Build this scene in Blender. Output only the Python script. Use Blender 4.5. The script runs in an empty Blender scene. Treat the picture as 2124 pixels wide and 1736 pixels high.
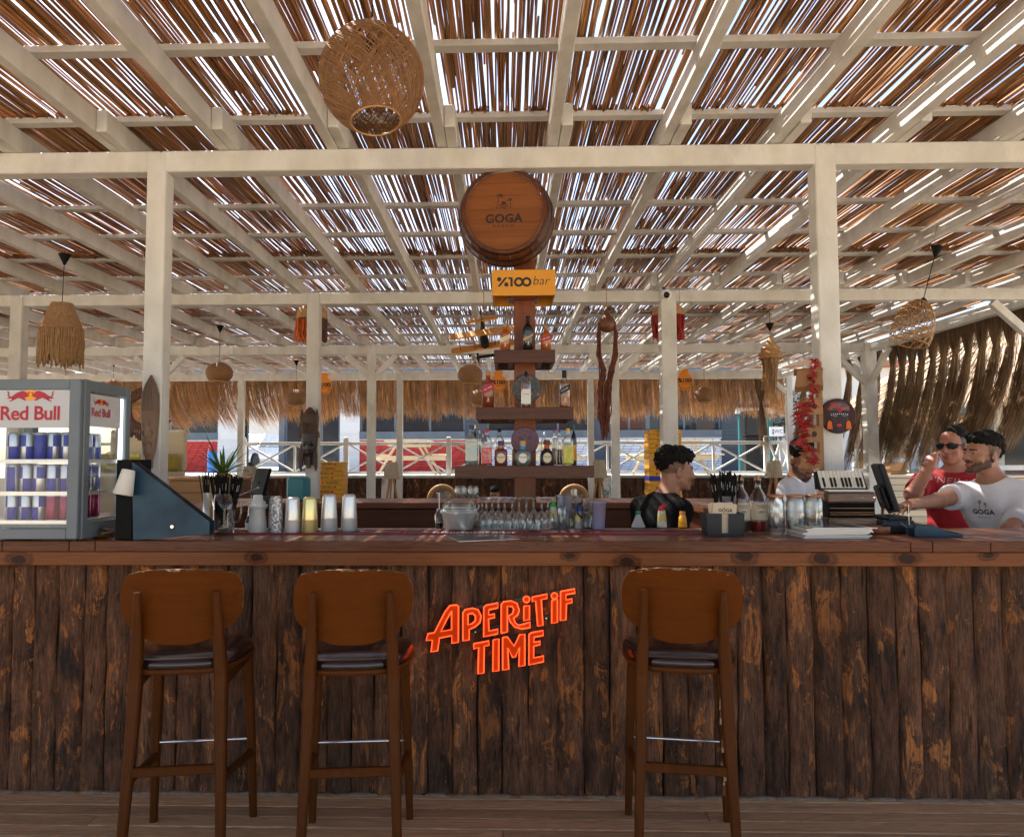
import bpy, math, random
import numpy as np
from mathutils import Vector, Matrix, noise as mnoise
random.seed(7)
RNG = np.random.default_rng(7)
SC = bpy.context.scene
COL = SC.collection
R = math.radians

# ------------------------------------------------------------------ camera
CAM_Z, FPX, W0, H0, PX, PY = 1.443, 1600.0, 2124.0, 1736.0, 1006.0, 868.0
YAW, PITCH = R(1.45), R(3.15)
cam_data = bpy.data.cameras.new('camera')
cam = bpy.data.objects.new('camera', cam_data)
COL.objects.link(cam)
cam.location = (0, 0, CAM_Z)
ROLL = 0.0019
cam_data.sensor_fit = 'HORIZONTAL'
cam_data.sensor_width = 36.0
cam_data.lens = FPX / W0 * 36.0
cam_data.shift_x = (W0 / 2 - PX) / W0
cam_data.clip_start = 0.05
cam_data.clip_end = 4000
SC.camera = cam

# ------------------------------------------------------------------ light
SUN_DIR = Vector((-0.60, 0.60, 1.25)).normalized()      # towards the sun
world = bpy.data.worlds.new('World')
SC.world = world
world.use_nodes = True
wn = world.node_tree
wn.nodes.clear()
sky = wn.nodes.new('ShaderNodeTexSky')
sky.sky_type = 'NISHITA'
sky.sun_disc = False
sky.sun_elevation = math.asin(SUN_DIR.z)
sky.sun_rotation = math.atan2(SUN_DIR.x, SUN_DIR.y)
sky.air_density, sky.dust_density, sky.ozone_density = 1.0, 1.8, 0.8
bg = wn.nodes.new('ShaderNodeBackground')
bg.inputs['Strength'].default_value = 0.10
wo = wn.nodes.new('ShaderNodeOutputWorld')
wn.links.new(sky.outputs[0], bg.inputs[0])
wn.links.new(bg.outputs[0], wo.inputs[0])
sun_data = bpy.data.lights.new('sun', 'SUN')
sun_data.energy = 4.2
sun_data.angle = R(0.5)
sun_data.color = (1.0, 0.94, 0.84)
sun = bpy.data.objects.new('sun', sun_data)
COL.objects.link(sun)
sun.rotation_euler = SUN_DIR.to_track_quat('Z', 'Y').to_euler()
sun.location = (-10, 6, 20)
SC.view_settings.view_transform = 'Standard'
SC.view_settings.look = 'None'
SC.view_settings.gamma = 1.0
SC.view_settings.use_curve_mapping = False
SC.view_settings.exposure = 1.85
SC.render.engine = 'CYCLES'
try:
    SC.cycles.use_denoising = True
    SC.cycles.denoiser = 'OPENIMAGEDENOISE'
    SC.cycles.max_bounces = 10
    SC.cycles.diffuse_bounces = 5
    SC.cycles.glossy_bounces = 4
    SC.cycles.transparent_max_bounces = 24
    SC.cycles.transmission_bounces = 8
    SC.cycles.sample_clamp_indirect = 6.0
    SC.cycles.caustics_reflective = False
    SC.cycles.caustics_refractive = False
except Exception:
    pass

# ------------------------------------------------------------------ picture helpers (a point at a known depth or height)
_F = Vector((-math.sin(YAW) * math.cos(PITCH), math.cos(YAW) * math.cos(PITCH), math.sin(PITCH)))
_R = Vector((math.cos(YAW), math.sin(YAW), 0))
_U = _R.cross(_F)
_R, _U = (_R - _U * ROLL).normalized(), (_U + _R * ROLL).normalized()
cam.matrix_world = Matrix(((_R.x, _U.x, -_F.x, 0), (_R.y, _U.y, -_F.y, 0), (_R.z, _U.z, -_F.z, CAM_Z), (0, 0, 0, 1)))
def ray(u, v):
    return _R * ((u - PX) / FPX) + _U * (-(v - PY) / FPX) + _F
def at(u, v, Y):
    d = ray(u, v); return Vector((0, 0, CAM_Z)) + d * (Y / d.y)
def atz(u, v, Z):
    d = ray(u, v); return Vector((0, 0, CAM_Z)) + d * ((Z - CAM_Z) / d.z)
def px(n, Y):
    return n * Y / FPX

# ------------------------------------------------------------------ materials
def _new(name):
    m = bpy.data.materials.new(name); m.use_nodes = True
    nt = m.node_tree; nt.nodes.clear()
    out = nt.nodes.new('ShaderNodeOutputMaterial')
    b = nt.nodes.new('ShaderNodeBsdfPrincipled')
    nt.links.new(b.outputs[0], out.inputs[0])
    return m, nt, b, out
def _n(nt, t, **kw):
    n = nt.nodes.new(t)
    for k, v in kw.items():
        if k in n.inputs: n.inputs[k].default_value = v
        else: setattr(n, k, v)
    return n
def rgba(c): return (c[0], c[1], c[2], 1.0)
def _coords(nt, stretch, objrand):
    tc = _n(nt, 'ShaderNodeTexCoord')
    mp = _n(nt, 'ShaderNodeMapping'); mp.inputs['Scale'].default_value = stretch
    if objrand:
        oi = _n(nt, 'ShaderNodeObjectInfo')
        ml = _n(nt, 'ShaderNodeVectorMath', operation='SCALE')
        ml.inputs[0].default_value = (37.0, 53.0, 71.0)
        nt.links.new(oi.outputs['Random'], ml.inputs['Scale'])
        ad = _n(nt, 'ShaderNodeVectorMath', operation='ADD')
        nt.links.new(tc.outputs['Object'], ad.inputs[0]); nt.links.new(ml.outputs[0], ad.inputs[1])
        nt.links.new(ad.outputs[0], mp.inputs['Vector'])
    else:
        nt.links.new(tc.outputs['Object'], mp.inputs['Vector'])
    return mp
def _ramp(nt, stops, interp='LINEAR'):
    r = nt.nodes.new('ShaderNodeValToRGB'); r.color_ramp.interpolation = interp
    e = r.color_ramp.elements
    while len(e) < len(stops): e.new(0.5)
    for i, (p, c) in enumerate(stops):
        e[i].position = p; e[i].color = rgba(c)
    return r
def mat(name, c1, c2=None, scale=6.0, stretch=(1, 1, 1), rough=0.55, metal=0.0, bump=0.0, bscale=None, island=0.0,
        objrand=0.0, coat=0.0, spec=0.5, trans=0.0, lo=0.35, hi=0.65, emit=0.0, detail=4.0, alpha=None, transmission=0.0, rvar=0.0):
    m, nt, b, out = _new(name)
    L = nt.links.new
    if c2 is None: c2 = tuple(x * 0.82 for x in c1)
    mp = _coords(nt, stretch, True)
    nz = _n(nt, 'ShaderNodeTexNoise'); nz.inputs['Scale'].default_value = scale; nz.inputs['Detail'].default_value = detail
    L(mp.outputs[0], nz.inputs['Vector'])
    rp = _ramp(nt, [(lo, c1), (hi, c2)])
    L(nz.outputs['Fac'], rp.inputs['Fac'])
    col = rp.outputs[0]
    for amt, src in ((island, 'ShaderNodeNewGeometry'), (objrand, 'ShaderNodeObjectInfo')):
        if amt:
            g = _n(nt, src)
            mr = _n(nt, 'ShaderNodeMapRange'); mr.inputs['To Min'].default_value = 1 - amt; mr.inputs['To Max'].default_value = 1 + amt
            L(g.outputs['Random Per Island' if src.endswith('Geometry') else 'Random'], mr.inputs['Value'])
            hs = _n(nt, 'ShaderNodeHueSaturation'); L(col, hs.inputs['Color']); L(mr.outputs[0], hs.inputs['Value'])
            col = hs.outputs[0]
    L(col, b.inputs['Base Color'])
    b.inputs['Roughness'].default_value = rough; b.inputs['Metallic'].default_value = metal
    b.inputs['Specular IOR Level'].default_value = spec
    if coat:
        b.inputs['Coat Weight'].default_value = coat; b.inputs['Coat Roughness'].default_value = 0.12
    if transmission: b.inputs['Transmission Weight'].default_value = transmission
    if emit:
        L(col, b.inputs['Emission Color']); b.inputs['Emission Strength'].default_value = emit
    if rvar:
        mr = _n(nt, 'ShaderNodeMapRange'); mr.inputs['To Min'].default_value = rough - rvar; mr.inputs['To Max'].default_value = rough + rvar
        L(nz.outputs['Fac'], mr.inputs['Value']); L(mr.outputs[0], b.inputs['Roughness'])
    if bump:
        nb = _n(nt, 'ShaderNodeTexNoise'); nb.inputs['Scale'].default_value = bscale or scale * 3; nb.inputs['Detail'].default_value = 5
        L(mp.outputs[0], nb.inputs['Vector'])
        bp = _n(nt, 'ShaderNodeBump'); bp.inputs['Strength'].default_value = bump; bp.inputs['Distance'].default_value = 0.01
        L(nb.outputs['Fac'], bp.inputs['Height']); L(bp.outputs[0], b.inputs['Normal'])
    if trans:
        t = _n(nt, 'ShaderNodeBsdfTranslucent'); L(col, t.inputs['Color'])
        mx = _n(nt, 'ShaderNodeMixShader'); mx.inputs[0].default_value = trans
        L(b.outputs[0], mx.inputs[1]); L(t.outputs[0], mx.inputs[2]); L(mx.outputs[0], out.inputs[0])
    return m
def glass_mat(name, tint=(0.96, 0.98, 0.97), refl=1.0, frost=0.0, base=0.03):
    """thin glass: clear with a Fresnel gloss; frost mixes in a milky body"""
    m, nt, b, out = _new(name); L = nt.links.new
    tr = _n(nt, 'ShaderNodeBsdfTransparent'); tr.inputs[0].default_value = rgba(tint)
    gl = _n(nt, 'ShaderNodeBsdfGlossy'); gl.inputs['Roughness'].default_value = 0.04
    lw = _n(nt, 'ShaderNodeLayerWeight'); lw.inputs['Blend'].default_value = 0.42
    mm = _n(nt, 'ShaderNodeMath', operation='MULTIPLY'); mm.inputs[1].default_value = refl
    ad = _n(nt, 'ShaderNodeMath', operation='ADD'); ad.inputs[1].default_value = base; ad.use_clamp = True
    L(lw.outputs['Facing'], mm.inputs[0]); L(mm.outputs[0], ad.inputs[0])
    mx = _n(nt, 'ShaderNodeMixShader'); L(ad.outputs[0], mx.inputs[0]); L(tr.outputs[0], mx.inputs[1]); L(gl.outputs[0], mx.inputs[2])
    last = mx
    if frost:
        b.inputs['Base Color'].default_value = (0.8, 0.82, 0.82, 1); b.inputs['Roughness'].default_value = 0.35
        tl = _n(nt, 'ShaderNodeBsdfTranslucent'); tl.inputs[0].default_value = (0.85, 0.87, 0.87, 1)
        m1 = _n(nt, 'ShaderNodeMixShader'); m1.inputs[0].default_value = 0.5; L(b.outputs[0], m1.inputs[1]); L(tl.outputs[0], m1.inputs[2])
        m2 = _n(nt, 'ShaderNodeMixShader'); m2.inputs[0].default_value = frost; L(last.outputs[0], m2.inputs[1]); L(m1.outputs[0], m2.inputs[2])
        last = m2
    L(last.outputs[0], out.inputs[0])
    return m
def bark_mat(name, dark, mid, tan, orange_amt=0.60):
    m, nt, b, out = _new(name); L = nt.links.new
    def noise(st, sc, det, ro, dis=0.0):
        mp = _coords(nt, st, True); n = _n(nt, 'ShaderNodeTexNoise'); n.inputs['Scale'].default_value = sc; n.inputs['Detail'].default_value = det
        n.inputs['Roughness'].default_value = ro; n.inputs['Distortion'].default_value = dis; L(mp.outputs[0], n.inputs['Vector']); return n.outputs['Fac']
    def mixc(fac, a, c, mode='MIX'):
        q = _n(nt, 'ShaderNodeMix', data_type='RGBA', blend_type=mode)
        for sk, v in ((0, fac), (6, a), (7, c)):
            if isinstance(v, (int, float)): q.inputs[sk].default_value = v
            elif isinstance(v, tuple): q.inputs[sk].default_value = rgba(v)
            else: L(v, q.inputs[sk])
        return q.outputs[2]
    def ramp(f, st): r = _ramp(nt, st); L(f, r.inputs['Fac']); return r.outputs[0]
    base = noise((1, 1, .32), 13, 10, .72, .5)
    fl = noise((1, 1, .36), 12, 11, .72, 1.0)          # flaked-off bark baring orange wood
    fine = noise((1, 1, .09), 120, 7, .8)             # fibres
    crack = noise((1, 1, .09), 40, 5, .65, .5)
    blot = noise((1, 1, .5), 4, 5, .6)
    col = ramp(base, [(.34, dark), (.47, tuple(x * .6 for x in mid)), (.60, mid), (.74, tuple(x * 1.5 for x in mid))])
    o2 = mixc(noise((1, 1, .3), 30, 4, .6), tuple(x * .55 for x in tan), tuple(x * 1.25 for x in tan))
    col = mixc(ramp(fl, [(orange_amt - .012, (0, 0, 0)), (orange_amt + .012, (1, 1, 1))]), col, o2)
    col = mixc(ramp(blot, [(.56, (0, 0, 0)), (.70, (.75, .75, .75))]), col, (mid[0] * .62 + .02, mid[1] * .75 + .02, mid[2] * .8 + .02))
    col = mixc(ramp(blot, [(.30, (.85, .85, .85)), (.42, (0, 0, 0))]), col, (.016, .017, .019))
    col = mixc(.9, col, ramp(fine, [(.36, (.30, .28, .27)), (.58, (1.15, 1.15, 1.15))]), 'MULTIPLY')
    col = mixc(.85, col, ramp(crack, [(.335, (.10, .09, .09)), (.37, (1, 1, 1))]), 'MULTIPLY')
    oi = _n(nt, 'ShaderNodeObjectInfo'); mr = _n(nt, 'ShaderNodeMapRange'); mr.inputs['To Min'].default_value = 0.72; mr.inputs['To Max'].default_value = 1.35
    L(oi.outputs['Random'], mr.inputs['Value'])
    hs = _n(nt, 'ShaderNodeHueSaturation'); L(col, hs.inputs['Color']); L(mr.outputs[0], hs.inputs['Value'])
    L(hs.outputs[0], b.inputs['Base Color'])
    b.inputs['Roughness'].default_value = 0.66; b.inputs['Specular IOR Level'].default_value = 0.3
    sm = _n(nt, 'ShaderNodeMath', operation='ADD'); L(fl, sm.inputs[0]); L(fine, sm.inputs[1])
    s2 = _n(nt, 'ShaderNodeMath', operation='ADD'); L(sm.outputs[0], s2.inputs[0]); L(crack, s2.inputs[1])
    bp = _n(nt, 'ShaderNodeBump'); bp.inputs['Strength'].default_value = 1.0; bp.inputs['Distance'].default_value = 0.022
    L(s2.outputs[0], bp.inputs['Height']); L(bp.outputs[0], b.inputs['Normal'])
    return m
def grain_mat(name, c1, c2, axis=0, rough=0.35, coat=0.3, knots=(), gs=1.0, bump=0.15, ring=0.5, objrand=0.12, spec=0.18):
    """sawn timber: long streaks along one axis, figured rings, optional knots (object space points)"""
    m, nt, b, out = _new(name); L = nt.links.new
    st = [14.0 * gs] * 3; st[axis] = 0.55 * gs
    mp = _coords(nt, tuple(st), not knots)
    n1 = _n(nt, 'ShaderNodeTexNoise'); n1.inputs['Scale'].default_value = 2.2; n1.inputs['Detail'].default_value = 6; n1.inputs['Roughness'].default_value = 0.6; n1.inputs['Distortion'].default_value = 0.6
    L(mp.outputs[0], n1.inputs['Vector'])
    st2 = [60.0 * gs] * 3; st2[axis] = 1.6 * gs
    mp2 = _coords(nt, tuple(st2), not knots)
    n2 = _n(nt, 'ShaderNodeTexNoise'); n2.inputs['Scale'].default_value = 3; n2.inputs['Detail'].default_value = 3
    L(mp2.outputs[0], n2.inputs['Vector'])
    wv = _n(nt, 'ShaderNodeMath', operation='MULTIPLY'); wv.inputs[1].default_value = 22.0
    L(n1.outputs['Fac'], wv.inputs[0])
    fr = _n(nt, 'ShaderNodeMath', operation='PINGPONG'); fr.inputs[1].default_value = 1.0; L(wv.outputs[0], fr.inputs[0])
    mixf = _n(nt, 'ShaderNodeMix', data_type='FLOAT'); mixf.inputs[0].default_value = ring * 0.55
    L(n1.outputs['Fac'], mixf.inputs[2]); L(fr.outputs[0], mixf.inputs[3])
    mix2 = _n(nt, 'ShaderNodeMix', data_type='FLOAT'); mix2.inputs[0].default_value = 0.35
    L(mixf.outputs[0], mix2.inputs[2]); L(n2.outputs['Fac'], mix2.inputs[3])
    rp = _ramp(nt, [(0.30, c2), (0.62, c1)]); L(mix2.outputs[0], rp.inputs['Fac'])
    col = rp.outputs[0]
    if knots:
        tc = _n(nt, 'ShaderNodeTexCoord'); prev = None
        nk = _n(nt, 'ShaderNodeTexNoise'); nk.inputs['Scale'].default_value = 26
        L(tc.outputs['Object'], nk.inputs['Vector'])
        for (kx, ky, kz, kr) in knots:
            sb = _n(nt, 'ShaderNodeVectorMath', operation='SUBTRACT'); L(tc.outputs['Object'], sb.inputs[0]); sb.inputs[1].default_value = (kx, ky, kz)
            sc = _n(nt, 'ShaderNodeVectorMath', operation='MULTIPLY'); L(sb.outputs[0], sc.inputs[0])
            s = [1.0 / kr] * 3; s[axis] = 0.62 / kr; sc.inputs[1].default_value = s
            ln = _n(nt, 'ShaderNodeVectorMath', operation='LENGTH'); L(sc.outputs[0], ln.inputs[0])
            if prev is None: prev = ln.outputs['Value']
            else:
                mn = _n(nt, 'ShaderNodeMath', operation='MINIMUM'); L(prev, mn.inputs[0]); L(ln.outputs['Value'], mn.inputs[1]); prev = mn.outputs[0]
        aa = _n(nt, 'ShaderNodeMath', operation='MULTIPLY_ADD'); L(nk.outputs['Fac'], aa.inputs[0]); aa.inputs[1].default_value = 1.1; L(prev, aa.inputs[2])
        rk = _ramp(nt, [(0.0, (0.12, 0.10, 0.10)), (0.42, (0.16, 0.13, 0.12)), (0.55, (0.7, 0.62, 0.55)), (0.62, (0.45, 0.4, 0.36)), (0.80, (1, 1, 1))])
        dv = _n(nt, 'ShaderNodeMath', operation='MULTIPLY'); dv.inputs[1].default_value = 0.36; L(aa.outputs[0], dv.inputs[0]); L(dv.outputs[0], rk.inputs['Fac'])
        mu = _n(nt, 'ShaderNodeMix', data_type='RGBA', blend_type='MULTIPLY'); mu.inputs[0].default_value = 1.0
        L(col, mu.inputs[6]); L(rk.outputs[0], mu.inputs[7]); col = mu.outputs[2]
    if objrand:
        oi = _n(nt, 'ShaderNodeObjectInfo'); mr = _n(nt, 'ShaderNodeMapRange'); mr.inputs['To Min'].default_value = 1 - objrand; mr.inputs['To Max'].default_value = 1 + objrand
        L(oi.outputs['Random'], mr.inputs['Value'])
        hs = _n(nt, 'ShaderNodeHueSaturation'); L(col, hs.inputs['Color']); L(mr.outputs[0], hs.inputs['Value']); col = hs.outputs[0]
    L(col, b.inputs['Base Color'])
    rr = _n(nt, 'ShaderNodeMapRange'); rr.inputs['To Min'].default_value = rough - 0.08; rr.inputs['To Max'].default_value = rough + 0.12
    L(n1.outputs['Fac'], rr.inputs['Value']); L(rr.outputs[0], b.inputs['Roughness'])
    b.inputs['Coat Weight'].default_value = coat; b.inputs['Coat Roughness'].default_value = 0.2; b.inputs['Specular IOR Level'].default_value = spec
    bp = _n(nt, 'ShaderNodeBump'); bp.inputs['Strength'].default_value = bump; bp.inputs['Distance'].default_value = 0.004
    L(mix2.outputs[0], bp.inputs['Height']); L(bp.outputs[0], b.inputs['Normal'])
    return m

# ------------------------------------------------------------------ mesh builder
def frame(o, x, up):
    """4x4 with local x, local y=up, local z = x cross up"""
    x = Vector(x).normalized(); z = x.cross(Vector(up)).normalized(); y = z.cross(x)
    return Matrix(((x.x, y.x, z.x, o[0]), (x.y, y.y, z.y, o[1]), (x.z, y.z, z.z, o[2]), (0, 0, 0, 1)))
def face_cam(o):           # local xy plane facing -Y
    return frame(o, (1, 0, 0), (0, 0, 1))
class MB:
    def __init__(s): s.v = []; s.f = []; s.m = []; s.s = []
    def add(s, vs, fs, m=0, smooth=False):
        o = len(s.v)
        s.v.extend(tuple(p) for p in vs)
        for i, f in enumerate(fs):
            s.f.append(tuple(o + k for k in f)); s.m.append(m[i] if isinstance(m, (list, tuple)) else m); s.s.append(smooth)
        return s
    def box(s, x0, x1, y0, y1, z0, z1, m=0, bev=0.0, M=None):
        if x1 < x0: x0, x1 = x1, x0
        if y1 < y0: y0, y1 = y1, y0
        if z1 < z0: z0, z1 = z1, z0
        if bev <= 0:
            vs = [(x, y, z) for x in (x0, x1) for y in (y0, y1) for z in (z0, z1)]
            fs = [(0, 1, 3, 2), (4, 6, 7, 5), (0, 4, 5, 1), (2, 3, 7, 6), (0, 2, 6, 4), (1, 5, 7, 3)]
        else:
            b = min(bev, (x1 - x0) * .45, (y1 - y0) * .45, (z1 - z0) * .45)
            vs = []; idx = {}
            for ix, (x, sx) in enumerate(((x0, 1), (x1, -1))):
                for iy, (y, sy) in enumerate(((y0, 1), (y1, -1))):
                    for iz, (z, sz) in enumerate(((z0, 1), (z1, -1))):
                        for a in range(3):
                            p = [x + sx * b, y + sy * b, z + sz * b]; p[a] = (x, y, z)[a]
                            idx[(ix, iy, iz, a)] = len(vs); vs.append(tuple(p))
            fs = []
            for a in range(3):
                o1, o2 = [(1, 2), (2, 0), (0, 1)][a]
                for e in (0, 1):
                    q = []
                    for c in ((0, 0), (1, 0), (1, 1), (0, 1)):
                        k = [0, 0, 0]; k[a] = e; k[o1] = c[0]; k[o2] = c[1]; q.append(idx[(k[0], k[1], k[2], a)])
                    fs.append(tuple(q if e else q[::-1]))
            for a in range(3):
                o1, o2 = [(1, 2), (2, 0), (0, 1)][a]
                for e1 in (0, 1):
                    for e2 in (0, 1):
                        k0 = [0, 0, 0]; k0[o1] = e1; k0[o2] = e2; k1 = list(k0); k1[a] = 1
                        q = (idx[(*k0, o1)], idx[(*k1, o1)], idx[(*k1, o2)], idx[(*k0, o2)])
                        fs.append(q if (e1 != e2) else q[::-1])
            for ix in (0, 1):
                for iy in (0, 1):
                    for iz in (0, 1):
                        q = (idx[(ix, iy, iz, 0)], idx[(ix, iy, iz, 1)], idx[(ix, iy, iz, 2)])
                        fs.append(q if (ix + iy + iz) % 2 else q[::-1])
        if M is not None: vs = [M @ Vector(p) for p in vs]
        return s.add(vs, fs, m)
    def bar(s, p0, p1, w, h, m=0, up=(0, 0, 1), bev=0.0):
        p0 = Vector(p0); p1 = Vector(p1); d = p1 - p0; L = d.length
        x = d.normalized(); u = Vector(up)
        if abs(x.dot(u)) > .98: u = Vector((0, 1, 0))
        y = u.cross(x).normalized(); z = x.cross(y)
        M = Matrix(((x.x, y.x, z.x, p0.x), (x.y, y.y, z.y, p0.y), (x.z, y.z, z.z, p0.z), (0, 0, 0, 1)))
        return s.box(0, L, -w / 2, w / 2, -h / 2, h / 2, m, bev, M)
    def tube(s, pts, r, n=8, m=0, cap=True, smooth=True):
        pts = [Vector(p) for p in pts]; k = len(pts)
        rs = r if isinstance(r, (list, tuple)) else [r] * k
        t0 = (pts[1] - pts[0]).normalized()
        ref = Vector((0, 0, 1)) if abs(t0.z) < .9 else Vector((1, 0, 0))
        vs = []
        a = t0.cross(ref).normalized()
        for i, p in enumerate(pts):
            t = (pts[min(i + 1, k - 1)] - pts[max(i - 1, 0)])
            t = t.normalized() if t.length > 1e-9 else t0
            a = (a - t * a.dot(t)); a = a.normalized() if a.length > 1e-6 else t.orthogonal().normalized()
            b = t.cross(a)
            for j in range(n):
                an = 2 * math.pi * j / n
                vs.append(p + (a * math.cos(an) + b * math.sin(an)) * rs[i])
        fs = [(i * n + j, i * n + (j + 1) % n, (i + 1) * n + (j + 1) % n, (i + 1) * n + j) for i in range(k - 1) for j in range(n)]
        s.add(vs, fs, m, smooth)
        if cap:
            s.add(vs[:n], [tuple(range(n))[::-1]], m); s.add(vs[-n:], [tuple(range(n))], m)
        return s
    def lathe(s, prof, n=20, c=(0, 0, 0), m=0, smooth=True, sq=None, sx=1.0, sy=1.0, M=None, cap=True, a0=0.0):
        """prof: (radius, z) from bottom to top; sq<1 squares the section"""
        vs = []
        for (r, z) in prof:
            for j in range(n):
                an = 2 * math.pi * j / n + a0; ca, sa = math.cos(an), math.sin(an)
                if sq:
                    ca = math.copysign(abs(ca) ** sq, ca); sa = math.copysign(abs(sa) ** sq, sa)
                vs.append(Vector((c[0] + r * ca * sx, c[1] + r * sa * sy, c[2] + z)))
        if M is not None: vs = [M @ p for p in vs]
        fs = []; ms = []
        for i in range(len(prof) - 1):
            for j in range(n):
                fs.append((i * n + j, i * n + (j + 1) % n, (i + 1) * n + (j + 1) % n, (i + 1) * n + j))
                ms.append(m[i] if isinstance(m, (list, tuple)) else m)
        s.add(vs, fs, ms, smooth)
        if cap:
            k = len(prof)
            if prof[0][0] > 1e-5: s.add(vs[:n], [tuple(range(n))[::-1]], ms[0])
            if prof[-1][0] > 1e-5: s.add(vs[-n:], [tuple(range(n))], ms[-1])
        return s
    def prism(s, poly, M, d, m=0, mside=None):
        """polygon in local xy, thickness d along local +z starting at 0"""
        area = sum(poly[i][0] * poly[(i + 1) % len(poly)][1] - poly[(i + 1) % len(poly)][0] * poly[i][1] for i in range(len(poly)))
        if area < 0: poly = poly[::-1]
        n = len(poly)
        vs = [M @ Vector((x, y, 0)) for x, y in poly] + [M @ Vector((x, y, d)) for x, y in poly]
        fs = [tuple(range(n))[::-1], tuple(range(n, 2 * n))] + [(i, (i + 1) % n, n + (i + 1) % n, n + i) for i in range(n)]
        ms = [m, m] + [m if mside is None else mside] * n
        return s.add(vs, fs, ms)
    def flat(s, poly, M, m=0, z=0.0):
        area = sum(poly[i][0] * poly[(i + 1) % len(poly)][1] - poly[(i + 1) % len(poly)][0] * poly[i][1] for i in range(len(poly)))
        if area < 0: poly = poly[::-1]
        return s.add([M @ Vector((x, y, z)) for x, y in poly], [tuple(range(len(poly)))], m)
    def ball(s, c, r, n=12, k=8, m=0, M=None):
        rr = r if isinstance(r, (tuple, list)) else (r, r, r)
        vs = [Vector((0, 0, -rr[2]))]
        for i in range(1, k):
            th = math.pi * i / k
            for j in range(n):
                an = 2 * math.pi * j / n
                vs.append(Vector((rr[0] * math.sin(th) * math.cos(an), rr[1] * math.sin(th) * math.sin(an), -rr[2] * math.cos(th))))
        vs.append(Vector((0, 0, rr[2])))
        if M is not None: vs = [M @ p for p in vs]
        vs = [Vector(c) + p for p in vs]
        fs = [(0, 1 + (j + 1) % n, 1 + j) for j in range(n)]
        for i in range(k - 2):
            for j in range(n):
                a = 1 + i * n; fs.append((a + j, a + (j + 1) % n, a + n + (j + 1) % n, a + n + j))
        a = 1 + (k - 2) * n; t = len(vs) - 1
        fs += [(a + j, a + (j + 1) % n, t) for j in range(n)]
        return s.add(vs, fs, m, True)
    def text(s, body, size, M, m=0, ext=0.0, bold=0.0, shear=0.0, sx=1.0, space=1.0, z=0.0):
        vs, fs = text_geo(body, size, ext, bold, shear, space)
        return s.add([M @ Vector((p[0] * sx, p[1], p[2] + ext + z)) for p in vs], fs, m)
    def build(s, name, mats, parent=None, loc=None):
        me = bpy.data.meshes.new(name)
        me.from_pydata([tuple(p) for p in s.v], [], s.f)
        if not isinstance(mats, (list, tuple)): mats = [mats]
        for mm in mats: me.materials.append(mm)
        me.polygons.foreach_set('material_index', s.m); me.polygons.foreach_set('use_smooth', s.s)
        me.update()
        o = bpy.data.objects.new(name, me); COL.objects.link(o)
        if parent is not None: o.parent = parent
        if loc is not None: o.location = loc
        return o
_tc = {}
def text_geo(body, size, ext=0.0, bold=0.0, shear=0.0, space=1.0):
    key = (body, size, ext, bold, shear, space)
    if key not in _tc:
        cu = bpy.data.curves.new('t', 'FONT'); cu.body = body; cu.size = size; cu.extrude = ext; cu.offset = bold; cu.shear = shear
        cu.space_character = space; cu.align_x = 'CENTER'; cu.align_y = 'CENTER'; cu.resolution_u = 3; cu.fill_mode = 'BOTH' if ext else 'FRONT'
        o = bpy.data.objects.new('t', cu); COL.objects.link(o)
        dg = bpy.context.evaluated_depsgraph_get()
        me = bpy.data.meshes.new_from_object(o.evaluated_get(dg))
        _tc[key] = ([tuple(v.co) for v in me.vertices], [tuple(p.vertices) for p in me.polygons])
        bpy.data.objects.remove(o); bpy.data.curves.remove(cu); bpy.data.meshes.remove(me)
    return _tc[key]
def np_mesh(name, V, Q, mats, parent=None, smooth=True, midx=None):
    """V (n,3) float, Q (m,4) or (m,3) int"""
    me = bpy.data.meshes.new(name); k = Q.shape[1]
    me.vertices.add(len(V)); me.vertices.foreach_set('co', np.ascontiguousarray(V, dtype=np.float32).ravel())
    me.loops.add(Q.size); me.loops.foreach_set('vertex_index', np.ascontiguousarray(Q, dtype=np.int32).ravel())
    me.polygons.add(len(Q)); me.polygons.foreach_set('loop_start', np.arange(0, Q.size, k, dtype=np.int32))
    if smooth: me.polygons.foreach_set('use_smooth', np.ones(len(Q), dtype=bool))
    if not isinstance(mats, (list, tuple)): mats = [mats]
    for mm in mats: me.materials.append(mm)
    if midx is not None: me.polygons.foreach_set('material_index', np.asarray(midx, dtype=np.int32))
    me.update(calc_edges=True)
    o = bpy.data.objects.new(name, me); COL.objects.link(o)
    if parent is not None: o.parent = parent
    return o
def strands(name, P, rad, n, A, B, mat_, parent=None, smooth=True):
    """P (N,S,3) paths, rad (N,S), section of n sides spanned by vectors A,B"""
    N, S, _ = P.shape
    an = np.arange(n) * 2 * np.pi / n
    off = np.cos(an)[:, None] * np.asarray(A)[None] + np.sin(an)[:, None] * np.asarray(B)[None]
    V = (P[:, :, None, :] + rad[:, :, None, None] * off[None, None]).reshape(-1, 3)
    i = np.arange(N)[:, None, None] * S * n; s = np.arange(S - 1)[None, :, None] * n; j = np.arange(n)[None, None, :]; j2 = (j + 1) % n
    Q = np.stack(np.broadcast_arrays(i + s + j, i + s + j2, i + s + n + j2, i + s + n + j), -1).reshape(-1, 4)
    return np_mesh(name, V, Q, mat_, parent, smooth)

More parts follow.
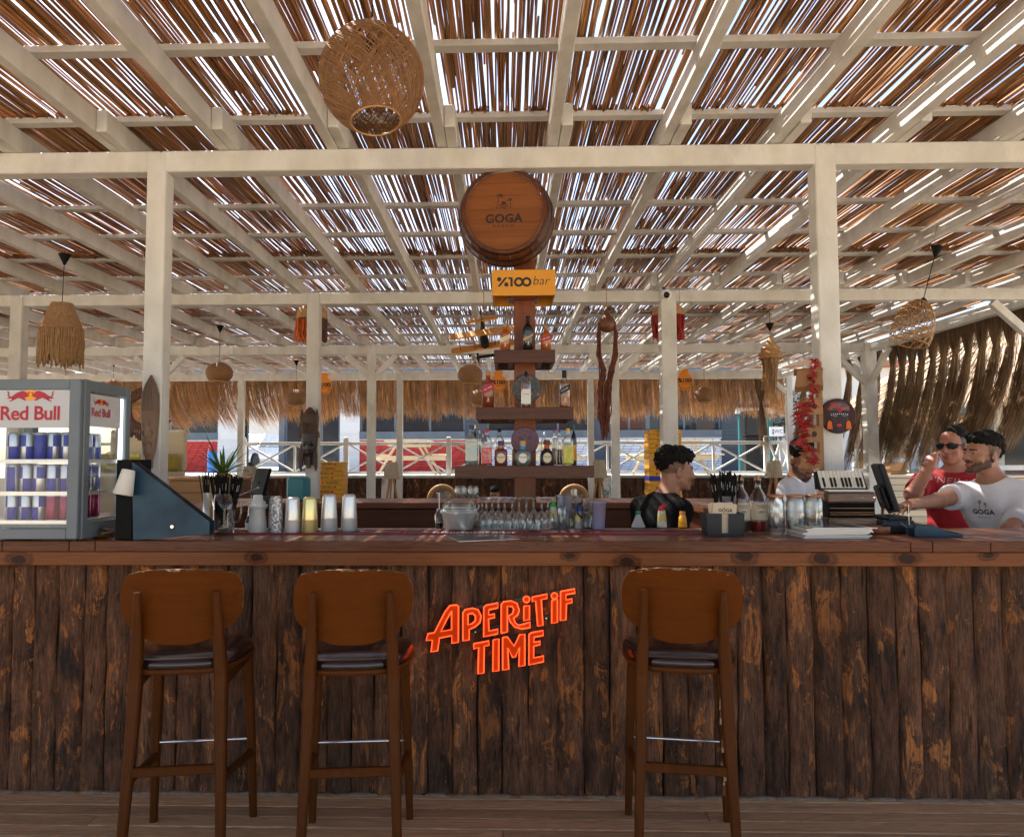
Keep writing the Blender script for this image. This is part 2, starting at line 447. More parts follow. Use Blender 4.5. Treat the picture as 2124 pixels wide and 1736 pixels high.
# ------------------------------------------------------------------ naming
def tag(o, label=None, cat=None, group=None, kind=None):
    if label: o['label'] = label
    if cat: o['category'] = cat
    if group: o['group'] = group
    if kind: o['kind'] = kind
    return o
def thing(name, label, cat, loc=(0, 0, 0), group=None, rz=0.0):
    o = bpy.data.objects.new(name, None); COL.objects.link(o)
    o.empty_display_size = 0.05
    o.location = loc; o.rotation_euler = (0, 0, rz)
    return tag(o, label, cat, group)
def kids(o): return [c for c in o.children]
def copy_tree(o, loc=None, rz=None, label=None, scale=None):
    def rec(q, par):
        c = q.copy(); COL.objects.link(c)
        if par is not None: c.parent = par
        for ch in list(q.children): rec(ch, c)
        return c
    r = rec(o, None)
    if loc is not None: r.location = loc
    if rz is not None: r.rotation_euler = (0, 0, rz)
    if scale is not None: r.scale = (scale,) * 3
    if label: r['label'] = label
    return r
def structure(o): o['kind'] = 'structure'; return o
# ------------------------------------------------------------------ shared materials
WHITE = mat('white_paint', (0.69, 0.69, 0.66), (0.53, 0.52, 0.48), scale=7, stretch=(1, 1, 0.6), rough=0.6, bump=0.3, bscale=45, objrand=0.07, lo=.40, hi=.80, detail=9, spec=.3)
REED = mat('reed', (0.46, 0.24, 0.082), (0.32, 0.135, 0.040), scale=9, stretch=(1, .25, 1), rough=0.42, island=0.5, trans=0.12, lo=.3, hi=.7)
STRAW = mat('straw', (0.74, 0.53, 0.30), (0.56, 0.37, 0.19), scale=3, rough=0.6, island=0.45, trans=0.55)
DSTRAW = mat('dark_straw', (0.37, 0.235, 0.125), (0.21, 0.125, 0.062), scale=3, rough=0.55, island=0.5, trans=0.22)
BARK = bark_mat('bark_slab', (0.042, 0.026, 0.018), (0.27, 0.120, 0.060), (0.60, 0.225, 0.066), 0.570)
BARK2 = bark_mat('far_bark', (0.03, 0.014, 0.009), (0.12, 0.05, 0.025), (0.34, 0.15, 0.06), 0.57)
BROWN = grain_mat('stained_board', (0.13, 0.045, 0.020), (0.06, 0.020, 0.010), 0, rough=0.45, coat=0.1)
SHELFW = grain_mat('shelf_board', (0.105, 0.040, 0.024), (0.05, 0.02, 0.013), 0, rough=0.42, coat=0.1)
COLW = grain_mat('column_timber', (0.20, 0.060, 0.022), (0.12, 0.033, 0.013), 2, rough=0.4, coat=0.15)
DECK = grain_mat('deck_board', (0.54, 0.335, 0.185), (0.27, 0.158, 0.085), 0, rough=0.62, coat=0.0, bump=0.35, ring=0.9, objrand=0.2)
PINE = grain_mat('pine', (0.42, 0.24, 0.11), (0.30, 0.15, 0.06), 0, rough=0.5, coat=0.05)
CREAM = grain_mat('cream_wood', (0.62, 0.54, 0.40), (0.52, 0.43, 0.30), 0, rough=0.6, coat=0.0)
STOOLW = grain_mat('stool_wood', (0.118, 0.030, 0.0010), (0.082, 0.019, 0.0008), 0, rough=0.55, coat=0.0, spec=.08, gs=1.2, ring=0.15, bump=.04, objrand=0.0)
STOOLV = grain_mat('stool_leg_wood', (0.088, 0.0255, 0.0035), (0.056, 0.016, 0.0024), 2, rough=0.48, coat=0.03, spec=.12, gs=1.2, ring=0.15, bump=.04, objrand=0.0)
WORN = mat('worn_edge', (0.42, 0.27, 0.15), (0.13, 0.045, 0.010), scale=26, rough=0.5, lo=.42, hi=.50)
LEATHER = mat('seat_leather', (0.024, 0.008, 0.006), (0.016, 0.006, 0.005), scale=12, rough=0.17, bump=0.05, bscale=220, coat=0.3)
CHROME = mat('chrome', (0.75, 0.76, 0.78), (0.62, 0.63, 0.65), scale=8, rough=0.16, metal=1.0)
STEEL = mat('polished_steel', (0.78, 0.77, 0.75), (0.62, 0.61, 0.60), scale=4, stretch=(1, 1, .2), rough=0.3, metal=.6)
HSTEEL = mat('hammered_steel', (0.70, 0.69, 0.68), (0.22, 0.22, 0.22), scale=90, rough=0.25, metal=1.0, bump=0.8, bscale=120, lo=.45, hi=.6)
GOLD = mat('brass_gold', (0.80, 0.68, 0.32), (0.66, 0.53, 0.20), scale=6, rough=0.3, metal=.75)
BLACK = mat('black_plastic', (0.018, 0.018, 0.020), (0.012, 0.012, 0.013), scale=10, rough=0.5, spec=.2)
GLOSSB = mat('gloss_black', (0.010, 0.010, 0.011), (0.014, 0.014, 0.015), scale=10, rough=0.16, spec=.3)
DGREY = mat('dark_grey_plastic', (0.045, 0.047, 0.052), (0.036, 0.038, 0.042), scale=10, rough=0.55, spec=.2)
NAVY = mat('slate_blue_metal', (0.016, 0.062, 0.105), (0.009, 0.032, 0.058), scale=7, rough=0.42, spec=.3, rvar=.12, bump=.03)
FRIDGE = mat('fridge_grey', (0.15, 0.18, 0.205), (0.125, 0.155, 0.18), scale=3, rough=0.42, bump=.02)
WHITEP = mat('white_plastic', (0.80, 0.80, 0.79), (0.74, 0.74, 0.73), scale=4, rough=0.45)
PAPER = mat('paper', (0.74, 0.72, 0.68), (0.68, 0.66, 0.61), scale=5, rough=0.8)
CREAMP = mat('cream_paper', (0.62, 0.52, 0.38), (0.57, 0.46, 0.33), scale=5, rough=0.8)
INK = mat('black_ink', (0.012, 0.011, 0.011), (0.017, 0.016, 0.015), scale=20, rough=0.6)
BURN = mat('burnt_brand', (0.022, 0.010, 0.005), (0.03, 0.014, 0.008), scale=30, rough=0.7)
REDP = mat('red_print', (0.50, 0.012, 0.03), (0.42, 0.010, 0.025), scale=6, rough=0.5)
YELP = mat('yellow_print', (0.92, 0.42, 0.02), (0.88, 0.38, 0.02), scale=6, rough=0.5)
SIGNY = mat('sign_yellow', (0.70, 0.30, 0.012), (0.66, 0.275, 0.010), scale=2, rough=0.4)
SIGNO = mat('sign_orange', (0.82, 0.28, 0.008), (0.76, 0.25, 0.007), scale=3, rough=0.45)
TUBY = mat('crate_yellow', (0.74, 0.36, 0.014), (0.66, 0.30, 0.01), scale=5, rough=0.45)
BLUEP = mat('blue_print', (0.008, 0.025, 0.40), (0.007, 0.02, 0.33), scale=6, rough=0.4)
SILVERP = mat('silver_can', (0.58, 0.60, 0.64), (0.5, 0.52, 0.56), scale=6, rough=0.3, metal=.7)
PINKP = mat('magenta_can', (0.36, 0.02, 0.12), (0.28, 0.014, 0.09), scale=6, rough=0.3, metal=.3)
GLASS = glass_mat('clear_glass')
FGLASS = glass_mat('fridge_glass', (.97, .98, .98), .12, 0, .008)
GLASSD = glass_mat('tinted_window', (0.10, 0.12, 0.14), 0.9)
FROST = glass_mat('frosted_plastic', (0.9, 0.92, 0.92), 0.6, 0.55)
FROST2 = glass_mat('milky_plastic', (0.9, 0.92, 0.92), 0.5, 0.8)
CABLE = mat('cable_black', (0.007, 0.0068, 0.0065), rough=0.6, spec=.12)
ROPE = mat('jute_rope', (0.40, 0.24, 0.115), (0.30, 0.165, 0.07), scale=40, rough=0.8, bump=.4, bscale=120)
RATTAN = mat('rattan', (0.46, 0.26, 0.105), (0.33, 0.17, 0.06), scale=30, rough=0.5, island=.15)
DRATTAN = mat('dark_rattan', (0.13, 0.048, 0.022), (0.085, 0.03, 0.014), scale=30, rough=0.55, island=.2)
CORDR = mat('rust_cord', (0.19, 0.055, 0.028), (0.11, 0.03, 0.016), scale=20, rough=0.75, island=.35)
CORDO = mat('orange_cord', (0.62, 0.13, 0.02), (0.5, 0.09, 0.014), scale=20, rough=0.75, island=.25)
CORDRED = mat('red_cord', (0.36, 0.03, 0.02), (0.27, 0.02, 0.014), scale=20, rough=0.75, island=.25)
GREENL = mat('leaf_green', (0.075, 0.15, 0.025), (0.045, 0.10, 0.018), scale=8, rough=0.42, island=.3, trans=.2)
WHSHIRT = mat('white_cotton', (0.74, 0.74, 0.77), (0.69, 0.69, 0.73), scale=14, rough=0.85, bump=.12, bscale=30)
RDSHIRT = mat('red_cotton', (0.40, 0.012, 0.022), (0.33, 0.010, 0.018), scale=14, rough=0.8, bump=.12, bscale=30)
BKSHIRT = mat('black_cotton', (0.008, 0.0075, 0.008), (0.011, 0.0105, 0.011), scale=14, rough=0.9, spec=.1, bump=.12, bscale=30)
JEANS = mat('dark_trousers', (0.03, 0.034, 0.045), (0.022, 0.025, 0.034), scale=20, rough=0.85)
SKIN = mat('tan_skin', (0.40, 0.19, 0.11), (0.34, 0.15, 0.085), scale=14, rough=0.48, bump=.03, bscale=150)
SKIN2 = mat('ruddy_skin', (0.43, 0.19, 0.125), (0.36, 0.135, 0.085), scale=14, rough=0.48, bump=.03, bscale=150)
SKIN3 = mat('brown_skin', (0.34, 0.15, 0.08), (0.28, 0.115, 0.058), scale=14, rough=0.48, bump=.03, bscale=150)
STUB = mat('stubble', (0.12, 0.06, 0.04), (0.055, 0.032, 0.024), scale=90, rough=0.6)
FADE = mat('shaved_side', (0.20, 0.105, 0.065), (0.11, 0.06, 0.04), scale=90, rough=0.6)
LIP = mat('lip', (0.33, 0.11, 0.085), rough=.45)
HAIR = mat('black_hair', (0.007, 0.006, 0.005), (0.012, 0.010, 0.008), scale=60, rough=0.75, spec=.15, bump=.7, bscale=90)
HAIRG = mat('greying_hair', (0.035, 0.03, 0.028), (0.085, 0.078, 0.075), scale=60, rough=0.5, bump=.6, bscale=90)
EYEW = mat('eye_white', (0.7, 0.68, 0.64), rough=.3)

# ------------------------------------------------------------------ ground and terrace
def sheet(name, x0, x1, y0, y1, z, m):
    b = MB(); b.add([(x0, y0, z), (x1, y0, z), (x1, y1, z), (x0, y1, z)], [(0, 1, 2, 3)])
    return structure(b.build(name, m))
SAND = mat('pale_sand', (0.62, 0.51, 0.37), (0.54, 0.44, 0.31), scale=0.8, rough=0.9, bump=.3, bscale=20)
STREET = mat('street', (0.56, 0.54, 0.50), (0.48, 0.46, 0.43), scale=1.4, rough=0.85, bump=.2, bscale=30)
INNER = mat('bar_floor', (0.16, 0.115, 0.08), (0.11, 0.08, 0.055), scale=5, rough=0.7)
sheet('ground', -1500, 1500, -1500, 1500, -0.30, SAND)
sheet('bar_floor', -14, 5.2, 3.9, 14.9, -0.06, INNER)
b = MB(); b.box(-45, 60, 15.02, 90, -0.25, 1.13)
structure(b.build('terrace', STREET))
# deck boards in front of the bar
deck = thing('deck', None, None); deck['kind'] = 'structure'
b = MB(); b.box(-14, 5.6, -1.2, 3.9, -0.28, -0.045); b.build('deck_base', INNER, deck)
pitch = 0.0905
for k in range(51):
    y1 = 3.475 - k * pitch
    for (xa, xb) in ((-3.6, -0.9 + 0.83 * ((k * 7) % 5) - 1.6), (-0.9 + 0.83 * ((k * 7) % 5) - 1.6, 3.9)):
        if k > 28 and xb < 3: continue
        b = MB(); cx = (xa + xb) / 2; zz = random.uniform(-.002, .002)
        b.box(xa - cx + .001, xb - cx - .001, -pitch / 2 + .0022, pitch / 2 - .0022, -0.03, zz, 0, 0.003)
        b.build('plank', DECK, deck, (cx, y1 - pitch / 2, 0))
for (xa, xb) in ((-13.9, -3.61), (3.91, 5.5)):      # the same boards beyond the frame
    b = MB()
    for k in range(51):
        y1 = 3.475 - k * pitch; b.box(xa, xb, y1 - pitch + .003, y1, -0.03, 0)
    tag(b.build('side_planks', DECK, deck), kind='stuff')

# ------------------------------------------------------------------ pergola
ROWS = [4.05 + 3.58 * k for k in range(4)]          # front faces of the cross beams
ZB = 3.01                                           # underside of the cross beams
pergola = thing('pergola', 'white timber pergola roofed with brown reed matting over the whole bar', 'pergola')
XL, XR = -11.0, 5.36
def post(x, y, w=0.105, top=3.118, z0=-0.06):
    b = MB(); b.box(-w / 2, w / 2, -w / 2, w / 2, 0, top - z0, 0, 0.006); return b.build('post', WHITE, pergola, (x, y, z0))
for i, Y in enumerate([0.47] + ROWS):
    h = [0.115, 0.115, 0.115, 0.135, 0.165][i]
    segs = [(XL, -5.2), (-5.2, -1.86), (-1.86, 1.74), (1.74, XR)] if i < 3 else [(XL, -4.0), (-4.0, 1.2), (1.2, XR)]
    for (xa, xb) in segs:
        b = MB(); L = (xb - xa) / 2; b.box(-L + .001, L - .001, 0, 0.098, 0, h, 0, 0.006); b.build('beam', WHITE, pergola, ((xa + xb) / 2, Y + .003, ZB + (.010 if i == 2 else 0)))
def pX(u, Y, v=900): return at(u, v, Y).x
post(pX(312.5, 4.05), 4.05 + .0525); post(pX(1727, 4.05), 4.05 + .0525, .11)
for X in (-5.4, 5.3): post(X, 4.10)
for u in (26, 647, 1390): post(pX(u, ROWS[1]), ROWS[1] + .0525, .125 if u != 1390 else .15)
post(5.3, ROWS[1] + .0525, .125)
P3 = [pX(u, ROWS[2]) for u in (325, 769, 1277)]
for X in P3: post(X, ROWS[2] + .0525, .118)
post(5.28, ROWS[2] + .0525, .16)
P4 = [pX(u, ROWS[3]) for u in (60, 498, 828.5, 1226, 1640)]
for X in P4: post(X, ROWS[3] + .055, .115)
def brace(p0, p1, w=.075):
    b = MB(); o = Vector(p0); b.bar((0, 0, 0), Vector(p1) - o, w, w, 0, (0, 1, 0), .004); b.build('brace', WHITE, pergola, o)
for X in P3:
    for s in (-1, 1): brace((X + s * .03, ROWS[2] + .05, 2.66), (X + s * .36, ROWS[2] + .05, 3.0))
for s in (-1,): brace((5.28 + s * .05, ROWS[2] + .05, 2.55), (5.28 + s * .5, ROWS[2] + .05, 3.0))
brace((5.28, ROWS[2], 2.55), (5.3, ROWS[2] - .5, 3.0)); brace((5.28, ROWS[2] + .1, 2.55), (5.3, ROWS[2] + .6, 3.0))
brace((5.3, ROWS[1] + .05, 2.55), (4.82, ROWS[1] + .05, 3.0))
brace((P4[-1], ROWS[3] + .05, 2.7), (P4[-1] - .33, ROWS[3] + .05, 3.0))
b = MB(); b.box(-.05, .05, -5.9, 9.6, 0, .125, 0, .006); b.build('beam', WHITE, pergola, (5.33, 5.3, ZB + .002))
RW, RH, ZR = 0.056, 0.115, 3.127
spans = [(-.55, 0.85, .058), (0.2, 4.32, 0.0), (3.80, 7.92, .058), (7.38, 11.5, 0.0), (10.96, 15.12, .058)]
rmesh = {}
for (ya, yb, off) in spans:
    for k in range(-18, 10):
        x = -0.358 + 0.594 * k + off
        if x < XL or x > 5.3: continue
        if yb < 1 and abs(x) > 6: continue
        key = round(yb - ya, 3)
        if key not in rmesh:
            b = MB(); b.box(0, RW, 0, yb - ya, 0, RH, 0, .004); o = b.build('rafter', WHITE, pergola); rmesh[key] = o.data
        else:
            o = bpy.data.objects.new('rafter', rmesh[key]); COL.objects.link(o); o.parent = pergola
        o.location = (x, ya, ZR + random.uniform(-.004, .004))
# battens over the rafters
k = -5
while 3.25 + .7 * k < 15.1:
    y = 3.25 + .7 * k
    b = MB(); b.box(-8.2, 8.2, 0, .066, 0, .030, 0, .003); b.build('batten', WHITE, pergola, ((XL + XR) / 2, y, ZR + RH + .0005)); k += 1
# reed matting
ZM = ZR + RH + .042
def reeds(name, y0, y1, x0, x1, pitch, seed, lift):
    rng = np.random.default_rng(seed)
    x = []; q = x0; step = pitch
    while q < x1:
        g = max(0, .45 + 1.0 * mnoise.noise(Vector((q * 1.7, seed * 3.1, 0))) + .7 * mnoise.noise(Vector((q * 7.0, seed * 9.1, 4))))
        q += step + rng.exponential(.0020) * g; x.append(q)
    x = np.array(x); n = len(x)
    S = 6
    t = np.linspace(0, 1, S)
    ya = y0 + rng.normal(0, .03, n)
    if seed == 13: ya += np.where((np.abs(x + 3.45) < .30) & (rng.random(n) < .75), rng.uniform(.45, 1.3, n), 0)  # unseen opening shaped in the mat to drop sun patches on the deck
    yb = y1 + rng.normal(0, .05, n)
    P = np.zeros((n, S, 3))
    P[:, :, 1] = ya[:, None] + (yb - ya)[:, None] * t[None]
    slope = rng.normal(0, .0036, n)
    bow = rng.normal(0, .006, n)
    P[:, :, 0] = x[:, None] + slope[:, None] * (P[:, :, 1] - y0) + bow[:, None] * np.sin(np.pi * t)[None] + rng.normal(0, .0014, (n, S))
    P[:, :, 2] = ZM + rng.normal(0, .005, n)[:, None] + lift[0] * (1 - t)[None] + lift[1] * t[None] + rng.normal(0, .002, (n, S))
    r = np.clip(rng.normal(.0061, .0011, n), .0040, .0088)
    rad = r[:, None] * (1 - .22 * t[None] * rng.random(n)[:, None])
    o = strands(name, P, rad, 6, (1, 0, 0), (0, 0, 1), REED, pergola)
    o['kind'] = 'stuff'
    # loose canes lying over the mat: they close the long gaps into short slits
    n2 = int((x1 - x0) / .024 * (y1 - y0) / 1.2); L2 = rng.uniform(.5, 1.5, n2); xa = rng.uniform(x0, x1, n2); yc = rng.uniform(y0, y1, n2)
    P = np.zeros((n2, 4, 3)); t4 = np.linspace(-.5, .5, 4)
    P[:, :, 1] = np.clip(yc[:, None] + L2[:, None] * t4[None], y0, y1); P[:, :, 0] = xa[:, None] + rng.normal(0, .013, n2)[:, None] * (P[:, :, 1] - yc[:, None]) + rng.normal(0, .002, (n2, 4)); P[:, :, 2] = ZM + .016 + rng.normal(0, .003, (n2, 4))
    if seed in (12, 13):
        kp = ~((np.abs(xa + 3.45) < .36) & (yc > 3.4) & (yc < 5.7) & (rng.random(n2) < .9)); P = P[kp]  # canes left out over the same unseen opening, so the sun passes
    tag(strands('loose_canes', P, np.full(P.shape[:2], .0058), 5, (1, 0, 0), (0, 0, 1), REED, pergola), kind='stuff')
edges = [-.62, 1.36, 4.02, 6.70, 9.38, 12.06, 15.25]
for i in range(6):
    reeds('reed_matting', edges[i] - .06, edges[i + 1] + .10, XL, XR + .24, .0106 if i < 5 else .0112, 11 + i, (-.012, .016))
    # a short second row of cut ends where two mats overlap
    if i in (2, 3, 4):
        n = 900; rng = np.random.default_rng(70 + i)
        x = XL + rng.random(n) * (XR - XL); P = np.zeros((n, 2, 3)); P[:, :, 0] = x[:, None] + rng.normal(0, .004, (n, 2))
        P[:, 0, 1] = edges[i] - .05 + rng.normal(0, .02, n); P[:, 1, 1] = edges[i] + .55
        P[:, :, 2] = ZM - .014 + rng.normal(0, .003, n)[:, None]; P[:, 1, 2] += .02
        tag(strands('reed_ends', P, np.full((n, 2), .0066), 6, (1, 0, 0), (0, 0, 1), REED, pergola), kind='stuff')
# ------------------------------------------------------------------ straw fringe on the far eave and tied bundles on the right eave
def far_fringe():
    rng = np.random.default_rng(5)
    n = 11000
    x = XL + rng.random(n) * (5.45 - XL)
    S = 5; t = np.linspace(0, 1, S)
    # locks: neighbouring straws share length and lean
    lockn = np.array([mnoise.noise(Vector((xx * 2.3, 0, 0))) + .5 * mnoise.noise(Vector((xx * 7.0, 3, 0))) for xx in x])
    lean = np.array([mnoise.noise(Vector((xx * 1.1, 9, 0))) for xx in x])
    left = np.clip((-3.2 - x) / 2.2, 0, 1)
    L = .82 + .16 * lockn + rng.normal(0, .055, n) + .28 * left * rng.random(n)
    wind = .06 + .10 * lean + .26 * left
    P = np.zeros((n, S, 3))
    P[:, :, 0] = x[:, None] + (wind * L)[:, None] * (t ** 1.9)[None] + rng.normal(0, .016, n)[:, None] * t[None] + rng.normal(0, .004, (n, S))
    P[:, :, 1] = 15.12 + rng.random(n)[:, None] * .14 + rng.normal(0, .05, n)[:, None] * t[None]
    P[:, :, 2] = 3.17 - L[:, None] * t[None] + (.10 * left)[:, None] * (t ** 3)[None] * rng.random(n)[:, None]
    r = rng.uniform(.0022, .0042, n)
    rad = r[:, None] * np.linspace(1, .45, S)[None]
    tag(strands('straw_fringe', P, rad, 3, (1, 0, 0), (0, 1, 0), STRAW, pergola), kind='stuff')
far_fringe()
def straw_bundle(bx, by, along, seed, zk, zbot, sweep, half=.14, n=330):
    """straws spread along the eave, pinched in a knot and flaring below it"""
    rng = np.random.default_rng(seed)
    ax = np.array(along)
    S = 9
    zs = np.concatenate([np.linspace(3.14, zk, 5), np.linspace(zk, zbot, 5)[1:]])
    u = rng.uniform(-1, 1, n); d = rng.normal(0, 1, n)
    P = np.zeros((n, S, 3))
    sp_top = np.array([1, .96, .82, .5, .16]); sp_bot = np.array([.34, .52, .62, .68])
    sp = np.concatenate([sp_top, sp_bot])
    fl = np.concatenate([np.zeros(5), np.linspace(0, 1, 5)[1:]])
    Ls = np.clip(rng.normal(.98, .20, n), .4, 1.25)
    for s in range(S):
        f = fl[s] * Ls
        z = zs[s] if s < 5 else zk + (zbot - zk) * f
        P[:, s, 2] = z
        lat = u * half * sp[s] + (f ** 1.4) * sweep + rng.normal(0, .004 + .012 * fl[s], n)
        P[:, s, 0] = bx + ax[0] * lat + (1 - abs(ax[0])) * d * (.013 + .020 * fl[s])
        P[:, s, 1] = by + ax[1] * lat + (1 - abs(ax[1])) * d * (.013 + .020 * fl[s])
    rad = rng.uniform(.0016, .0031, n)[:, None] * np.concatenate([np.ones(6), [.85, .7, .45]])[None]
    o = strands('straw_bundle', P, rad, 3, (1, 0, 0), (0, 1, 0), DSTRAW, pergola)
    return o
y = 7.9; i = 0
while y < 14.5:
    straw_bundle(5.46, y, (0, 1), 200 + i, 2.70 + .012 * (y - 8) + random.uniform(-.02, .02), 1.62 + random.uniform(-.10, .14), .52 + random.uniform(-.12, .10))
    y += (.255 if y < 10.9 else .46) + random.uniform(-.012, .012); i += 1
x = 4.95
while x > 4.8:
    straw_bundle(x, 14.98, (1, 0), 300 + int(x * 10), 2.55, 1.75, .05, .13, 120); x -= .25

# ------------------------------------------------------------------ bar counter
CF, CT = 3.33, 1.10                                  # front edge and top of the counter
counter = thing('bar_counter', 'long varnished wood bar counter faced with rough dark bark slabs', 'bar counter')
KN = [(at(u, v, 3.35).x, 3.345, at(u, v, 3.35).z, r) for u, v, r in ((42, 1160, .026), (533, 1154, .022), (1182, 1152, .018), (1300, 1166, .026), (1544, 1154, .026), (1704, 1158, .028), (1879, 1157, .028), (2047, 1150, .019))]
FASCIA = grain_mat('fascia_board', (0.235, 0.080, 0.024), (0.145, 0.046, 0.015), 0, rough=0.5, coat=0.06, knots=KN)
EDGE = grain_mat('edge_board', (0.155, 0.052, 0.022), (0.075, 0.025, 0.013), 0, rough=0.45, coat=0.1, ring=.9)
TOPM = grain_mat('top_board', (0.22, 0.080, 0.036), (0.12, 0.042, 0.020), 0, rough=0.36, coat=0.25)
xs = [-3.3] + [pX(u, CF, 1130) for u in (4, 143, 197, 1889, 1935, 2055)] + [3.4]
for a, c in zip(xs[:-1], xs[1:]):
    b = MB(); L = (c - a) / 2
    b.box(-L + .0012, L - .0012, 0, .045, -.046, 0, 0, .003); b.build('edge_board', EDGE, counter, ((a + c) / 2, CF, CT))
for k in range(5):
    y0 = CF + .046 + k * .124
    for (a, c) in ((-3.3, -.4 + .5 * (k % 3)), (-.4 + .5 * (k % 3), 3.4)):
        b = MB(); L = (c - a) / 2
        b.box(-L + .001, L - .001, .0008, .1225, -.040, 0, 0, .002); b.build('top_board', TOPM, counter, ((a + c) / 2, y0, CT - .0012))
b = MB(); b.box(-3.28, 3.38, 3.343, 3.368, .993, 1.0525, 0, .003); b.build('fascia_board', FASCIA, counter)
b = MB(); b.box(-3.2, 3.3, 3.458, 3.90, -.04, 1.05); b.build('carcass', BLACK, counter)
def bark_slab(w, h, seed, t=.030, nx=9, nz=44):
    b = MB(); vs = []
    for j in range(nz + 1):
        z = h * j / nz
        e0 = .009 * mnoise.noise(Vector((seed * 3.7, z * 3, 0))); e1 = .009 * mnoise.noise(Vector((seed * 5.1, z * 4, 7)))
        for i in range(nx + 1):
            u = i / nx
            x = -w / 2 + w * u + (e0 if i == 0 else e1 if i == nx else 0)
            prof = 1 - abs(2 * u - 1) ** 7
            d = t * (.35 + .50 * prof) + .0065 * mnoise.noise(Vector((x * 22 + seed * 9, z * 5, seed))) + .0045 * mnoise.noise(Vector((x * 55, z * 14, seed * 2))) - .006 * max(0, mnoise.noise(Vector((x * 30, z * 6, seed * 4))) - .25)
            dz = (.007 * mnoise.noise(Vector((x * 20 + seed, 2, 3)))) if j == 0 else 0
            vs.append((x, -max(d, .002), z + dz))
    fs = [(j * (nx + 1) + i, j * (nx + 1) + i + 1, (j + 1) * (nx + 1) + i + 1, (j + 1) * (nx + 1) + i) for j in range(nz) for i in range(nx)]
    b.add(vs, fs, 0, True)
    n0 = len(vs)
    for i, nidx in ((0, 0), (1, nx)):       # side returns
        col = [vs[j * (nx + 1) + nidx] for j in range(nz + 1)]; bk = [(p[0], .012, p[2]) for p in col]
        k = nz + 1
        b.add(col + bk, [((j, k + j, k + j + 1, j + 1) if i == 1 else (j, j + 1, k + j + 1, k + j)) for j in range(nz)], 0)
    return b
x = -3.1; i = 0
while x < 3.2:
    w = random.choice((.100, .108, .113, .118, .124)); h = .995
    bark_slab(w - .003, h, i * 1.37 + .4).build('bark_slab', BARK, counter, (x + w / 2, 3.445, .002)); x += w; i += 1
b = MB()
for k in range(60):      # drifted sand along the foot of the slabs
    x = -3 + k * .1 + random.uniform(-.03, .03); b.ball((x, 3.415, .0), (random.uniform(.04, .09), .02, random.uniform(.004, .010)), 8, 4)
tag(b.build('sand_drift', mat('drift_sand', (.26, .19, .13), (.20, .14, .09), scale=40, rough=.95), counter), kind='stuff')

# back and side counters inside the bar
def inner_counter(name, label, x0, x1, y0, y1, face):
    t = thing(name, label, 'counter', ((x0 + x1) / 2, (y0 + y1) / 2, -.06))
    ox, oy = (x0 + x1) / 2, (y0 + y1) / 2
    n = 4
    for k in range(n):
        if face == 'y':
            a = y0 + (y1 - y0) * k / n; c = y0 + (y1 - y0) * (k + 1) / n
            b = MB(); b.box(x0 - ox, x1 - ox, a - oy + .001, c - oy - .001, 1.105, 1.155, 0, .003); b.build('top_board', TOPM, t)
        else:
            a = x0 + (x1 - x0) * k / n; c = x0 + (x1 - x0) * (k + 1) / n
            b = MB(); b.box(a - ox + .001, c - ox - .001, y0 - oy, y1 - oy, 1.105, 1.155, 0, .003); b.build('top_board', TOPM, t)
    for k in range(5):
        z0 = .30 + k * .16
        b = MB(); b.box(x0 - ox + .03, x1 - ox - .03, y0 - oy + .035, y1 - oy - .035, z0 + .001, z0 + .158, 0, .004); b.build('panel_board', BROWN, t)
    b = MB(); b.box(x0 - ox + .06, x1 - ox - .06, y0 - oy + .07, y1 - oy - .07, 0, .30); b.build('plinth', BLACK, t)
    return t
inner_counter('back_counter', 'brown plank counter along the far side of the bar, behind the bottle shelves', -2.6, 1.42, 6.5, 7.25, 'y')
inner_counter('side_counter', 'brown plank counter to the right of the bartender in black', 1.47, 2.15, 4.95, 7.2, 'x')
inner_counter('side_counter', 'plank counter behind the straw pitcher at the left of the bar', -2.75, -2.05, 4.6, 6.45, 'x')
